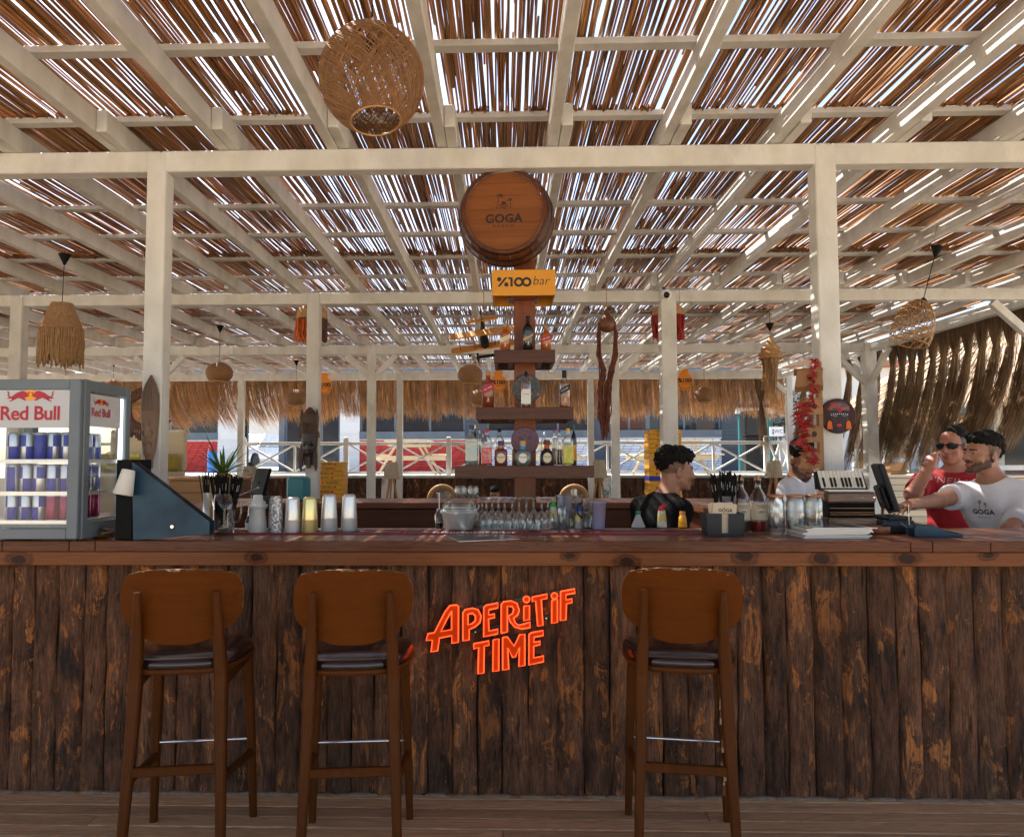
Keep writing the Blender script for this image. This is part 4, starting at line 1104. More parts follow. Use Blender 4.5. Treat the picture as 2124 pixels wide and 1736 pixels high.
# bar mats
MATR = mat('mat_red', (0.33, 0.012, 0.016), (0.27, 0.010, 0.013), scale=9, rough=.5)
MATB = mat('mat_black', (0.02, 0.014, 0.015), (0.014, 0.011, 0.012), scale=30, rough=.55)
xm = [pX(u, 3.70, 1103) for u in (402, 835, 1120, 1468)]
for k, lab in enumerate(('long red edged bar mat under the row of shaker tins', 'red edged bar mat in front of the upturned wine glasses', 'red edged bar mat running from the squeeze bottles to the napkin box')):
    a, c = xm[k] + .004, xm[k + 1] - .004
    t = thing('bar_mat', lab, 'bar mat', ((a + c) / 2, 3.72, CT + .0002), 'red and black bar mats along the counter'); L = (c - a) / 2
    b = MB(); b.box(-L + .008, L - .008, -.072, .09, 0, .0035); b.build('mat_base', MATB, t)
    b = MB(); b.box(-L, L, -.082, -.072, 0, .0055); b.box(-L, L, .09, .098, 0, .0055); b.box(-L, -L + .008, -.072, .09, 0, .0055); b.box(L - .008, L, -.072, .09, 0, .0055); b.build('mat_rim', MATR, t)
    if k:
        b = MB(); x = -L + .06; rng = random.Random(k)
        while x < L - .06:
            w = rng.uniform(.008, .02)
            if (int(x * 5) % 2) == 0: b.box(x, x + w, -.055, -.02, .0035, .0042)
            x += w + .006
        b.build('mat_print', [WHITEP if k == 1 else REDP], t)
# menu sheet hanging over the front edge
c4 = [atz(921, 1108, CT + .004), atz(953, 1122, CT + .004), atz(1078, 1116.5, CT + .004), atz(1046, 1104, CT + .004)]
MENUM = mat('dark_menu', (0.075, 0.06, 0.058), (0.05, 0.042, 0.042), scale=12, rough=.35)
b = MB(); o = c4[0]; pl = [((q - o).x, (q - o).y) for q in c4]
b.prism(pl, Matrix.Translation((0, 0, 0)), .0025, 0, 1); mn = tag(b.build('menu_sheet', [MENUM, PAPER], None, (o.x, o.y, CT + .0005)), 'dark laminated menu sheet lying flat near the middle front edge of the counter', 'menu')
# plastic tub, jars and glasses
p = on_bar(952, 1097); s = p.y / FPX
t = thing('plastic_tub', 'milky plastic ice tub with a rim, left of the wine glasses', 'tub', (p.x, p.y, CT))
b = MB(); b.lathe([(28 * s, 0), (31 * s, 3 * s), (35 * s, 32 * s), (38 * s, 33 * s), (38 * s, 38 * s), (36 * s, 38 * s), (33 * s, 31 * s), (29 * s, 5 * s), (0, 4 * s)], 28, sq=.75, cap=False); b.build('tub_body', FROST, t)
b = MB(); b.tube([(-37 * s, 0, 36 * s), (-30 * s, -20 * s, 44 * s), (0, -36 * s, 46 * s), (30 * s, -20 * s, 44 * s), (37 * s, 0, 36 * s)], 1.2 * s, 6); b.build('wire_handle', FROST2, t)
def fluted_jar(u0, u1, vt, vb, Y, z, lab, grp=None, lid=None, n=36):
    s = Y / FPX; p = at((u0 + u1) / 2, vb, Y); r = (u1 - u0) / 2 * s; h = (vb - vt) * s
    t = thing('glass_jar', lab, 'glass jar', (p.x, Y, z), grp)
    b = MB(); prof = [(r * .9, 0), (r, h * .04), (r, h * .80), (r * .86, h * .88), (r * .88, h * .97), (r * .80, h * .97), (r * .9, h * .78), (r * .9, h * .06), (0, h * .05)]
    b.lathe(prof, n, cap=False)
    for i, q in enumerate(b.v):
        if len(prof) and (i // n) in (1, 2) and i % 2: b.v[i] = (q[0] * .965, q[1] * .965, q[2])
    b.build('glass_body', GLASS, t)
    if lid:
        b = MB(); b.lathe([(r * .92, h * .94), (r * .94, h * .955), (r * .94, h * .99), (r * .90, h)], 24); b.build('lid', lid, t)
    return t
fluted_jar(917, 994, 1033, 1094, 3.945, CT, 'wide fluted glass jar standing behind the milky tub')
zz = at(955, 1033, 3.945).z
fluted_jar(943, 968, 1007, 1033.5, 3.945, zz, 'small fluted glass on top of the wide jar, nearer the mirror', 'fluted glasses on top of the wide jar')
fluted_jar(970, 993, 1007.5, 1033.5, 3.945, zz, 'small fluted glass on top of the wide jar, nearer the wine glasses', 'fluted glasses on top of the wide jar')
p = on_bar(911, 1095); s = p.y / FPX; t = thing('syrup_bottle', 'small clear bottle with dark syrup and thin pump beside the milky tub', 'bottle', (p.x, p.y, CT))
solid_lathe('glass_body', [(9 * s, 0), (9.5 * s, 2 * s), (9.5 * s, 26 * s), (5 * s, 34 * s), (5 * s, 40 * s)], GLASS, t, 16); solid_lathe('syrup', [(8.5 * s, 1 * s), (8.5 * s, 11 * s)], GLOSSB, t, 14)
b = MB(); b.tube([(0, 0, 38 * s), (0, 0, 72 * s), (-6 * s, 0, 72 * s)], 1.2 * s, 6); b.build('pump', WHITEP, t)
# inverted wine glasses
s = 3.9 / FPX
gl = thing('wine_glass', 'upturned stemmed wine glass standing among the others on the counter', 'wine glass', (0, 0, 0), 'upturned wine glasses on the counter')
b = MB(); H = 65.5 * s
b.lathe([(12.5 * s, 0), (14.6 * s, 10 * s), (15 * s, 18 * s), (12.5 * s, 28 * s), (6 * s, 36 * s), (2.0 * s, 40 * s), (1.6 * s, 50 * s), (2.2 * s, 59 * s), (5 * s, 63.3 * s), (14 * s, 64.8 * s), (14 * s, H), (0, H)], 22, cap=False)
b.build('glass_body', GLASS, gl)
first = True; gk = 0
for (u, Y) in ((1009, 3.86), (1034, 3.87), (1063, 3.86), (1092, 3.865), (1124, 3.86), (1021, 3.925), (1047, 3.93), (1077, 3.925), (1107, 3.93), (1137, 3.925), (1000, 3.95), (1158, 3.94)):
    q = at(u, 1090, Y)
    lb_ = 'upturned wine glass, ' + ('front row, first from the milky tub|front row, second from the milky tub|front row, third from the milky tub|front row, fourth from the milky tub|front row, nearest the squeeze bottles|back row, second from the milky tub|back row, third from the milky tub|back row, fourth from the milky tub|back row, fifth from the milky tub|back row, behind the green nozzled bottle|back row, touching the wide fluted jar|back row, beside the plain glass jar').split('|')[gk]; gk += 1
    if first: gl.location = (q.x, Y, CT); first = False; gl['label'] = lb_
    else: copy_tree(gl, (q.x, Y, CT), random.uniform(0, 6), lb_)
# squeeze bottles
STK = mat('yellow_sticker', (0.62, 0.50, 0.14), (0.66, 0.58, 0.28), scale=20, rough=.6)
CAPS = {'green': (.03, .42, .06), 'blue': (.02, .14, .55), 'yellow': (.72, .50, .02), 'red': (.60, .02, .02)}
for (u0, u1, vt, vb, cn, lab, straight) in ((1139, 1158, 1039, 1096, 'green', 'white squeeze bottle with green nozzle and yellow sticker', True), (1191, 1210, 1049, 1096, 'blue', 'white squeeze bottle with bent blue nozzle', False),
                                     (1228, 1247, 1049, 1095, 'yellow', 'white squeeze bottle with bent yellow nozzle', False), (1363, 1383, 1047, 1095, 'red', 'white squeeze bottle with bent red nozzle in front of the bartender', False)):
    p = on_bar((u0 + u1) / 2, vb); s = p.y / FPX; r = (u1 - u0) / 2 * s; hb = (43 if straight else 34) * s
    t = thing('squeeze_bottle', lab, 'squeeze bottle', (p.x, p.y, CT + .004), 'white squeeze bottles with coloured nozzles')
    solid_lathe('bottle_body', [(r * .96, 0), (r, .003), (r * .86, hb * .6), (r * .74, hb)], FROST2, t, 20)
    solid_lathe('sticker', [(r * .925, hb * .38), (r * .80, hb * .82)], STK, t, 20, cap=False)
    cm = mat('nozzle_' + cn, CAPS[cn], rough=.4)
    b = MB()
    if straight: b.lathe([(r * .72, hb), (r * .72, hb + 3 * s), (r * .34, hb + 7 * s), (r * .18, hb + 14 * s)], 16)
    else:
        b.lathe([(r * .74, hb), (r * .74, hb + 2.5 * s)], 16); k = -1 if cn == 'blue' else 1
        b.tube([(k * -3 * s, 0, hb + 2 * s), (k * 3.5 * s, 0, hb + 9 * s), (k * 5.5 * s, 0, hb + 12 * s)], [5 * s, 4.4 * s, 4.0 * s], 10)
    b.build('nozzle', cm, t)
p = on_bar(1324, 1095); s = p.y / FPX
t = thing('cone_bottle', 'small clear cone shaped bottle with green screw cap', 'bottle', (p.x, p.y, CT + .004)); solid_lathe('bottle_body', [(14 * s, 0), (14 * s, 2 * s), (4.5 * s, 25 * s), (4.5 * s, 27 * s)], FROST, t, 20); solid_lathe('cap', [(5.2 * s, 26 * s), (5.4 * s, 27 * s), (5.2 * s, 33 * s)], mat('cap_green', (.01, .22, .10), rough=.4), t, 16)
p = on_bar(1416, 1095); t = thing('sauce_bottle', 'small yellow sauce bottle with orange cap in front of the bartender', 'bottle', (p.x, p.y, CT + .004)); solid_lathe('bottle_body', [(9 * s, 0), (9.2 * s, 1.5 * s), (7 * s, 22 * s), (5.5 * s, 23 * s)], mat('sauce_yellow', (.85, .42, .01), rough=.3), t, 18); solid_lathe('collar', [(5.6 * s, 23 * s), (5.6 * s, 25 * s)], WHITEP, t, 14, cap=False); solid_lathe('cap', [(6 * s, 25 * s), (6 * s, 31.5 * s), (5.4 * s, 32.5 * s)], mat('cap_orange', (.85, .30, .01), rough=.4), t, 16)
b = MB(); b.text('SARI', 4 * s, face_cam((0, -8.4 * s, 8 * s)), 0); b.build('print', INK, t)
p = on_bar(1112, 1097); t = thing('glue_bottle', 'tiny white bottle with a thin spout before the wine glasses', 'bottle', (p.x, p.y - .05, CT)); solid_lathe('bottle_body', [(5.5 * s, 0), (5.5 * s, 11 * s), (2 * s, 12.5 * s)], WHITEP, t, 14); solid_lathe('spout', [(1.4 * s, 12.5 * s), (.7 * s, 21 * s)], WHITEP, t, 8)
p = on_bar(1137, 1097); t = thing('tube_vial', 'tiny pink vial standing left of the green nozzled bottle', 'vial', (p.x, p.y - .05, CT)); solid_lathe('vial_body', [(2.6 * s, 0), (2.6 * s, 13 * s)], mat('pink', (.6, .2, .18), rough=.5), t, 10); solid_lathe('cap', [(2.8 * s, 13 * s), (2.8 * s, 15 * s)], WHITEP, t, 10)
# printed plastic cup with straws, drink pitcher, blue jug, lavender tub
p = on_bar(1183, 1096); t = thing('plastic_cup', 'clear plastic cup with small black palm print and a yellow stirrer', 'cup', (p.x, p.y, CT + .004))
b = MB(); b.lathe([(8 * s, 0), (10.5 * s, 39 * s), (10 * s, 39 * s), (7.5 * s, 1 * s)], 20, cap=False); b.build('cup_body', GLASS, t)
b = MB(); b.text('GOGA', 4.6 * s, face_cam((0, -9.6 * s, 21 * s)), 0, 0, .0002); b.build('print', INK, t)
b = MB(); b.tube([(0, -6 * s, 2 * s), (0, -6 * s, 20 * s)], 1.6 * s, 6); b.build('stirrer', mat('stirrer_yellow', (.8, .5, .02), rough=.4), t)
fluted_jar(1158, 1177, 1047, 1096, 3.90, CT, 'plain glass jar between green and blue nozzled bottles')
p = Vector((at(1219, 1090, 3.92).x, 3.92, CT)); t = thing('drink_pitcher', 'clear pitcher half full of black coffee with black handle', 'pitcher', p)
b = MB(); b.lathe([(11 * s, 0), (12.5 * s, 60 * s), (12 * s, 60 * s), (10.5 * s, 2 * s)], 20, cap=False); b.build('glass_body', GLASS, t); solid_lathe('coffee', [(10.6 * s, 1 * s), (11.4 * s, 34 * s)], GLOSSB, t, 18)
b = MB(); b.tube([(-12 * s, 0, 52 * s), (-20 * s, 0, 50 * s), (-20 * s, 0, 30 * s), (-11 * s, 0, 22 * s)], 2 * s, 6); b.build('handle', BLACK, t)
p = Vector((at(1170, 1090, 3.955).x, 3.955, CT)); t = thing('blue_jug', 'blue tinted jug behind the squeeze bottles', 'jug', p)
BLUG = glass_mat('blue_plastic', (.10, .28, .62), .7, .25)
b = MB(); b.lathe([(13 * s, 0), (17 * s, 68 * s), (16.4 * s, 68 * s), (12.5 * s, 2 * s)], 20, cap=False); b.build('jug_body', BLUG, t)
b = MB(); b.tube([(16 * s, 0, 60 * s), (26 * s, 0, 56 * s), (25 * s, 0, 25 * s), (14 * s, 0, 18 * s)], 2.4 * s, 6); b.build('handle', BLUG, t)
p = Vector((at(1238, 1090, 3.96).x, 3.955, CT)); t = thing('lavender_tub', 'pale lavender plastic tub behind the yellow nozzled bottle', 'tub', p)
LAV = mat('lavender_plastic', (.50, .46, .64), (.46, .42, .60), rough=.4, trans=.4)
b = MB(); b.lathe([(15 * s, 0), (19 * s, 52 * s), (20 * s, 52 * s), (20 * s, 55 * s), (18.5 * s, 55 * s), (14 * s, 3 * s), (0, 2 * s)], 22, sq=.7, cap=False); b.build('tub_body', LAV, t)
# napkin box
p = on_bar(1465, 1112); s = p.y / FPX
t = thing('napkin_box', 'dark grey napkin holder with printed brown napkins', 'napkin holder', (p.x + .085 * 1.0, p.y, CT + .0004), None, R(-4))
w, d, h = px(76, p.y) / 2, .13, px(46, p.y)
b = MB()
M_ = Matrix.Identity(4)
def taper(b, x0, x1, y0, y1, z0, z1, k): # panel splayed outward to the top
    vs = [(x0, y0, z0), (x1, y0, z0), (x1, y1, z0), (x0, y1, z0)]
    return vs
g = px(13, p.y) / 2
for (a, c) in ((-w, -g), (g, w)):
    b.add([(a * .94, 0, 0), (c * .98, 0, 0), (c * 1.0, -.010, h), (a * 1.02, -.010, h), (a * .94, .003, 0), (c * .98, .003, 0), (c, -.007, h), (a * 1.02, -.007, h)], [(0, 1, 2, 3), (5, 4, 7, 6), (3, 2, 6, 7), (0, 3, 7, 4), (1, 5, 6, 2), (0, 4, 5, 1)])
b.box(-g, g, 0, .003, 0, .014)
for sx in (-1, 1):
    x = sx * w
    b.add([(x * .94, 0, 0), (x * .94, d, 0), (x * 1.02, d + .01, h), (x * 1.02, -.01, h), (x * .94 - sx * .003, 0, 0), (x * .94 - sx * .003, d, 0), (x * 1.02 - sx * .003, d + .01, h), (x * 1.02 - sx * .003, -.01, h)], [(0, 1, 2, 3), (5, 4, 7, 6), (3, 2, 6, 7), (0, 3, 7, 4), (1, 5, 6, 2), (0, 4, 5, 1)])
b.box(-w * .93, w * .93, d - .003, d, 0, h * .9); b.box(-w * .93, w * .93, .003, d - .003, 0, .003)
b.build('box_body', DGREY, t)
rng = random.Random(2)
for k in range(7):
    b = MB(); y = .010 + k * .016; hw = w * rng.uniform(.52, .60); hz = px(64 + rng.uniform(-6, 2), p.y)
    b.box(-hw + rng.uniform(-.006, .006), hw, y, y + .006, .004, hz, 0, .001); o = b.build('napkin', CREAMP, t); o.rotation_euler = (R(rng.uniform(2, 5)), R(rng.uniform(-3, 3)), 0)
    if k == 0: n0_ = o
b = MB(); b.text('GOGA', 9.5 * s, face_cam((0, .0093, px(52, p.y))), 0, 0, .0006); b.text('BEACH', 3.5 * s, face_cam((0, .0093, px(46, p.y))), 0); b.flat(arc(-.004, px(58, p.y), .0028, 8), face_cam((0, .0093, 0))); b.build('print', BURN, n0_)
# second straw holder
p = Vector((at(1507, 1060, 3.70).x, 3.70, CT)); s = 3.7 / FPX
t = thing('straw_holder', 'grey tumbler packed with black straws behind the napkin box', 'straw holder', p)
b = MB(); b.lathe([(17 * s, 0), (20 * s, 76 * s), (19 * s, 76 * s), (16.5 * s, 2 * s), (0, 2 * s)], 22, cap=False); b.build('tumbler', glass_mat('smoke_plastic', (.35, .36, .37), .8, .2), t)
straws(t, 0, 0, 6 * s, 126 * s, 46, 14 * s, 34 * s, .0030, 6, (-.004, 0))
# clear spirit bottles with green palm labels
for (u, lab, lq) in ((1538, 'clear spirit bottle with cream palm label, nearer the napkin box', (.12, .10, .03)), (1574, 'clear spirit bottle with cream palm label and red liquid, beside the glass jars', (.30, .02, .01))):
    p = on_bar(u, 1103.5); s = p.y / FPX
    t = thing('spirit_bottle', lab, 'bottle', (p.x, p.y, CT), 'clear spirit bottles with cream labels')
    b = MB(); b.lathe([(16 * s, 0), (17.5 * s, 3 * s), (17.5 * s, 64 * s), (15 * s, 74 * s), (6.5 * s, 88 * s), (5.5 * s, 104 * s), (7 * s, 105 * s), (7 * s, 110 * s), (5 * s, 110 * s)], 24, cap=False); b.build('glass_body', GLASS, t)
    solid_lathe('liquid', [(15.5 * s, 2 * s), (16.5 * s, 4 * s), (16.5 * s, 23 * s)], mat('liquid', lq, rough=.1, transmission=.5), t, 20)
    solid_lathe('cork', [(5 * s, 106 * s), (5 * s, 116 * s)], PINE, t, 12)
    b = MB(); n = 12; vs = []
    for z in (26 * s, 60 * s):
        for k in range(n + 1): a = R(-155 + 130 * k / n); vs.append((17.8 * s * math.cos(a), 17.8 * s * math.sin(a), z))
    b.add(vs, [(k, k + 1, n + 2 + k, n + 1 + k) for k in range(n)], 0, True); lb = b.build('paper_label', CREAMP, t)
    TEAL = mat('teal_print', (.03, .30, .22), rough=.6)
    b = MB(); M = face_cam((0, -18.2 * s, 40 * s))
    for k in range(7): a = R(20 + 140 * k / 6); b.flat([(0, -1 * s), (7 * s * math.cos(a), 5 * s * math.sin(a)), (6 * s * math.cos(a + .25), 4.2 * s * math.sin(a + .25))], M)
    b.build('print', TEAL, lb)
    b = MB(); M = face_cam((0, -18.2 * s, 54 * s))
    for j, (x0, x1) in enumerate(((-9, 9), (-7, 8))): b.flat([(x0 * s, -j * 4 * s), (x1 * s, -j * 4 * s), (x1 * s, -j * 4 * s + 1.3 * s), (x0 * s, -j * 4 * s + 1.3 * s)], M)
    b.build('print_line', INK, lb)
COPPER = mat('copper_lid', (.42, .17, .08), (.34, .13, .06), rough=.4, metal=.6)
for (a, c, lab) in ((1592, 1627, 'glass jar with copper lid nearest the spirit bottles'), (1632, 1669, 'glass jar with copper lid in the middle of three'), (1671, 1707, 'glass jar with copper lid nearest the accordion')):
    fluted_jar(a, c, 1017, 1097, 3.66, CT, lab, 'glass jars with copper lids', COPPER, 40)
# magazines
p0 = atz(1672, 1117.5, CT); w = px(132, p0.y)
MAGC = mat('magazine_cover', (0.05, 0.045, 0.05), (0.20, 0.17, 0.15), scale=14, rough=.22, lo=.45, hi=.6)
rng = random.Random(3)
for k in range(9):
    b = MB(); z = k * .0054; dx = rng.uniform(-.012, .012) + (.03 if k == 8 else 0); rot = R(rng.uniform(-2, 2))
    b.box(0, w, 0, .21, 0, .0046); b.box(0, w, 0, .21, .0046, .0052, 1); b.box(-.0006, 0, 0, .21, 0, .0052, 0)
    o = b.build('magazine', [PAPER, MAGC], None, (p0.x + dx, p0.y + .006, CT + .0004 + z)); o.rotation_euler = (0, 0, rot)
    tag(o, 'glossy magazine, %s in the pile before the accordion' % ('lowest', 'second from the bottom', 'third from the bottom', 'fourth from the bottom', 'middle one', 'fourth from the top', 'third from the top', 'second from the top', 'topmost')[k], 'magazine', 'pile of magazines')
p = on_bar(1825, 1106); s = p.y / FPX
TERR = mat('terracotta', (.36, .12, .05), (.28, .09, .035), scale=10, rough=.4)
solid_b = MB(); solid_b.lathe([(17 * s, 0), (20 * s, 3 * s), (19.5 * s, 14 * s), (18 * s, 15 * s), (17 * s, 12 * s), (17 * s, 4 * s), (0, 4 * s)], 26, cap=False)
tag(solid_b.build('ashtray', TERR, None, (p.x, p.y, CT)), 'round terracotta ashtray right of the magazine pile', 'ashtray')
# accordion
YA = 3.74; s = YA / FPX
A0 = at(1716, 1092, YA); A0.z = CT
acc = thing('accordion', 'old brown piano accordion standing upright with its keyboard on top', 'accordion', (A0.x, YA, CT))
def al_(u, v): q = at(u, v, YA) - Vector((A0.x, YA, CT)); return q.x, q.z
WAL = grain_mat('marbled_walnut', (.16, .095, .065), (.06, .034, .024), 0, rough=.3, coat=.4, gs=.7, ring=.8)
x0, x1 = al_(1716, 1050)[0], al_(1819, 1050)[0]
zt = al_(0, 1022)[1]; zb = al_(0, 1044)[1]; z3 = al_(0, 1074)[1]
b = MB(); b.box(x0, x1, 0, .13, zb, zt, 0, .008); b.build('treble_box', WAL, acc)
b = MB(); b.box(x0, x1 , 0, .13, .001, z3, 0, .006); b.build('bass_box', WAL, acc)
n = 7
for k in range(n):
    za = z3 + (zb - z3) * k / n; zc = z3 + (zb - z3) * (k + 1) / n
    b = MB(); y = .004
    b.add([(x0 + .006, y + .010, za), (x1 - .006, y + .010, za), (x1 - .006, y, (za + zc) / 2), (x0 + .006, y, (za + zc) / 2), (x1 - .006, y + .010, zc), (x0 + .006, y + .010, zc), (x0 + .006, .125, za), (x1 - .006, .125, za), (x1 - .006, .125, zc), (x0 + .006, .125, zc)],
          [(0, 1, 2, 3), (3, 2, 4, 5), (6, 0, 3, 5, 9), (1, 7, 8, 4, 2), (7, 6, 9, 8)]); bl = b.build('bellows_fold', [BLACK], acc)
    if k in (1, 2, 4):
        b = MB(); b.box(x0 + .014, x1 - .014, y - .002, y + .001, (za + zc) / 2 - .0012, (za + zc) / 2 + .0012); b.build('gilt_line', PINE, bl)
kb0, kb1 = al_(1704, 1000)[0], al_(1797, 1000)[0]
Zk0 = al_(0, 1012)[1]; Zk1 = al_(0, 982)[1]
b = MB(); b.add([(kb0 - .012, .010, Zk0 - .012), (kb1 + .012, .010, Zk0 - .012), (kb1 + .006, .055, Zk1 + .003), (kb0 - .008, .055, Zk1 + .003), (kb0 - .012, .05, Zk0 - .012), (kb1 + .012, .05, Zk0 - .012), (kb1 + .006, .075, Zk1 + .003), (kb0 - .008, .075, Zk1 + .003)],
                [(0, 1, 2, 3), (5, 4, 7, 6), (3, 2, 6, 7), (0, 3, 7, 4), (1, 5, 6, 2), (0, 4, 5, 1)]); b.build('keyboard_base', BLACK, acc)
nk = 12
IV = mat('ivory_key', (.66, .64, .56), (.60, .58, .50), rough=.25)
Mk = frame((kb0, .0095, Zk0 - .006), (1, 0, 0), (0, .045, Zk1 - Zk0 + .012))
Lk = math.hypot(.045, Zk1 - Zk0 + .010); kw = (kb1 - kb0) / nk
for k in range(nk):
    b = MB(); b.box(k * kw + .0005, (k + 1) * kw - .0005, 0, Lk, 0, .006, 0, .0015, Mk); b.build('white_key', IV, acc)
for k in (1, 3, 4, 6, 7, 8, 10, 11):
    b = MB(); b.box(k * kw - kw * .26, k * kw + kw * .26, .003, Lk * .56, .006, .013, 0, .0012, Mk); b.build('black_key', BLACK, acc)
b = MB(); b.add([(kb0 + .006, -.001, Zk0 - .012), (kb1 + .004, -.001, Zk0 - .012), (x1 - .006, -.004, zt + .002), (x0 + .010, -.004, zt + .002), (kb0 + .006, .02, Zk0 - .010), (kb1 + .004, .02, Zk0 - .010), (x1 - .006, .02, zt + .001), (x0 + .010, .02, zt + .001)], [(3, 2, 1, 0), (4, 5, 6, 7), (0, 1, 5, 4), (1, 2, 6, 5), (3, 0, 4, 7)])
b.build('key_ledge', mat('ledge_silver', (.62, .62, .60), rough=.3, metal=.3), acc)
b = MB(); b.tube([(x0 + (x1 - x0) * (.46 + .012 * k), -.001, zt - (8 + 1.6 * math.sin(k * 1.9)) * s) for k in range(14)], .0007, 4); b.tube([(x0 + (x1 - x0) * .62, -.001, zt - 11 * s), (x0 + (x1 - x0) * .70, -.001, zt - 13 * s), (x0 + (x1 - x0) * .74, -.001, zt - 11.5 * s), (x0 + (x1 - x0) * .68, -.001, zt - 9.5 * s)], .0007, 4)
b.flat([(-.006, .002), (.006, .002), (0, -.004)], face_cam((x0 + (x1 - x0) * .95, -.0006, zt - 11 * s))); b.build('scroll_badge', CHROME, acc)
b = MB()
for k in range(7): b.ball((x0 + (x1 - x0) * (.48 + .045 * k), -.002, .010), .0026, 8, 5)
b.build('bass_button', IV, acc)
# till monitor at the right and card terminals
p = at(1840, 1062, 3.98)
t = thing('till_monitor', 'black till touchscreen seen from behind, right of the accordion', 'till', (p.x, 3.92, CT))
C = at(1836, 1012, 3.92) - Vector((p.x, 3.92, CT))
wv = Vector((.30, .95, 0)).normalized(); hv = (at(1800, 965, 3.9) - at(1832, 1060, 3.9)).normalized()
M = frame(C, wv, hv)
b = MB(); b.box(-.13, .13, -.115, .125, -.014, .014, 0, .006, M); b.build('screen_housing', BLACK, t)
b = MB(); b.box(-.10, .10, -.10, .02, -.040, -.0135, 0, .008, M); b.build('rear_cover', BLACK, t)
b = MB(); b.box(-.122, .122, -.107, .117, .0142, .0150, 0, 0, M); b.build('screen_glass', GLOSSB, t)
b = MB(); b.box(-.012, .002, -.06, .02, -.0415, -.0405, 0, 0, M); b.build('seal_strip', CREAMP, t)
b = MB(); b.tube([C + Vector((0, 0, -.06)), C + Vector((.03, 0, -.12))], .018, 10); b.box(C.x - .04, C.x + .10, -.09, .12, .0, .05, 0, .01); b.box(C.x - .03, C.x + .09, -.08, .11, .05, .068, 0, .006); b.build('stand', DGREY, t)
def terminal(u, v, Y, rz, lab, sc=1.0):
    p = at(u, v, Y); t = thing('card_terminal', lab, 'card terminal', (p.x, Y, CT + .0005), 'card terminals beside the till', rz)
    b = MB(); q = Vector
    prof = [(-.095 * sc, 0), (-.095 * sc, .012), (-.02 * sc, .028), (.005 * sc, .046), (.085 * sc, .052), (.095 * sc, .035), (.095 * sc, 0)]
    Mx = frame((0, .038, 0), (-1, 0, 0), (0, 0, 1)); Mx = frame((0, .038, 0), (1, 0, 0), (0, 0, 1))
    b.prism([(x, z) for x, z in prof], Mx, .076); b.build('terminal_body', NAVY, t)
    b = MB(); Ms = frame((.045 * sc, 0, .0505), (1, 0, .075), (0, 1, 0)); b.box(-.03, .03, -.028, .028, 0, .002, 0, 0, Ms); b.build('display', GLOSSB, t)
    Mk = frame((-.055 * sc, 0, .0215), (.075, 0, .016), (0, 1, 0))
    for i in range(4):
        for j in range(3):
            b = MB(); b.box(-.03 + i * .015, -.019 + i * .015, -.026 + j * .018, -.012 + j * .018, -.001, .003, 0, .001, Mk); b.build('key', DGREY, t)
    return t
terminal(1940, 1102, 3.56, R(172), 'dark card terminal lying nearest the right end of the counter', 1.05)
terminal(1872, 1096, 3.72, R(150), 'dark card terminal in its cradle just right of the terracotta ashtray', .9)
p = on_bar(1862, 1107); b = MB(); b.box(-.045, .045, 0, .09, 0, .036, 0, .008); tag(b.build('terminal_cradle', BLACK, None, (p.x, p.y, CT)), 'small black charging cradle in front of the till', 'cradle')
p = Vector((at(1890, 1080, 3.70).x, 3.72, CT)); t = thing('receipt_spike', 'thin upright steel receipt spike beside the card terminals', 'spike', p)
b = MB(); b.lathe([(.022, 0), (.022, .004)], 16); b.build('spike_base', BLACK, t); b = MB(); b.tube([(0, 0, .004), (0, 0, .135)], [.0012, .0006], 6); b.build('spike_needle', CHROME, t)
# left hand till, printer and teal box on the inner counters
p = at(541, 1000, 5.6); t = thing('order_screen', 'black order screen tilted back on the left inner counter', 'till', (p.x, 5.6, 1.095))
C = at(541, 999, 5.6) - Vector((p.x, 5.6, 1.095)); M = frame(C, (.62, -.75, 0), (.30, .05, 1))
b = MB(); b.box(-.12, .12, -.10, .10, -.012, .012, 0, .006, M); b.build('screen_housing', CABLE, t)
b = MB(); b.tube([C, (C.x + .05, .02, .02)], .022, 10); b.box(C.x - .05, C.x + .12, -.08, .10, 0, .022, 0, .006); b.build('stand', BLACK, t)
p = at(557, 1042, 5.45); b = MB(); b.box(-.075, .075, -.06, .10, 0, .10, 0, .02); tag(b.build('receipt_printer', DGREY, None, (p.x, 5.45, 1.0955)), 'dark receipt printer right of the tilted order screen', 'printer')
p = at(612, 1038, 6.62); TEALP = mat('teal_plastic', (.008, .20, .24), (.007, .17, .21), rough=.4)
b = MB(); w = px(42, 6.62) / 2; b.box(-w, w, 0, .14, 0, px(51, 6.62), 0, .018); o = tag(b.build('cool_box', TEALP, None, (p.x, 6.62, 1.096)), 'teal plastic box standing on the back counter left of the white post', 'box'); o.rotation_euler = (0, 0, R(-10))
# straws and tools by the left post
p = Vector((at(440, 1050, 4.75).x, 4.78, 1.0955)); s = 4.75 / FPX
t = thing('tool_jar', 'jar of black straws and bar spoons on the left inner counter', 'jar', p)
b = MB(); b.lathe([(22 * s, 0), (22 * s, 52 * s), (21 * s, 52 * s), (21 * s, 2 * s), (0, 2 * s)], 20, cap=False); b.build('glass_body', FROST, t)
straws(t, -8 * s, 0, 8 * s, 96 * s, 18, 12 * s, 26 * s, .003, 9)
for (dx, dz) in ((80, 96), (55, 70), (95, 62)):
    b = MB(); b.tube([(-10 * s, 0, 20 * s), (dx * s, -.02, dz * s)], .0022, 6); b.ball((dx * s, -.02, dz * s), (.008, .004, .005), 8, 5); b.build('bar_spoon', CHROME, t)
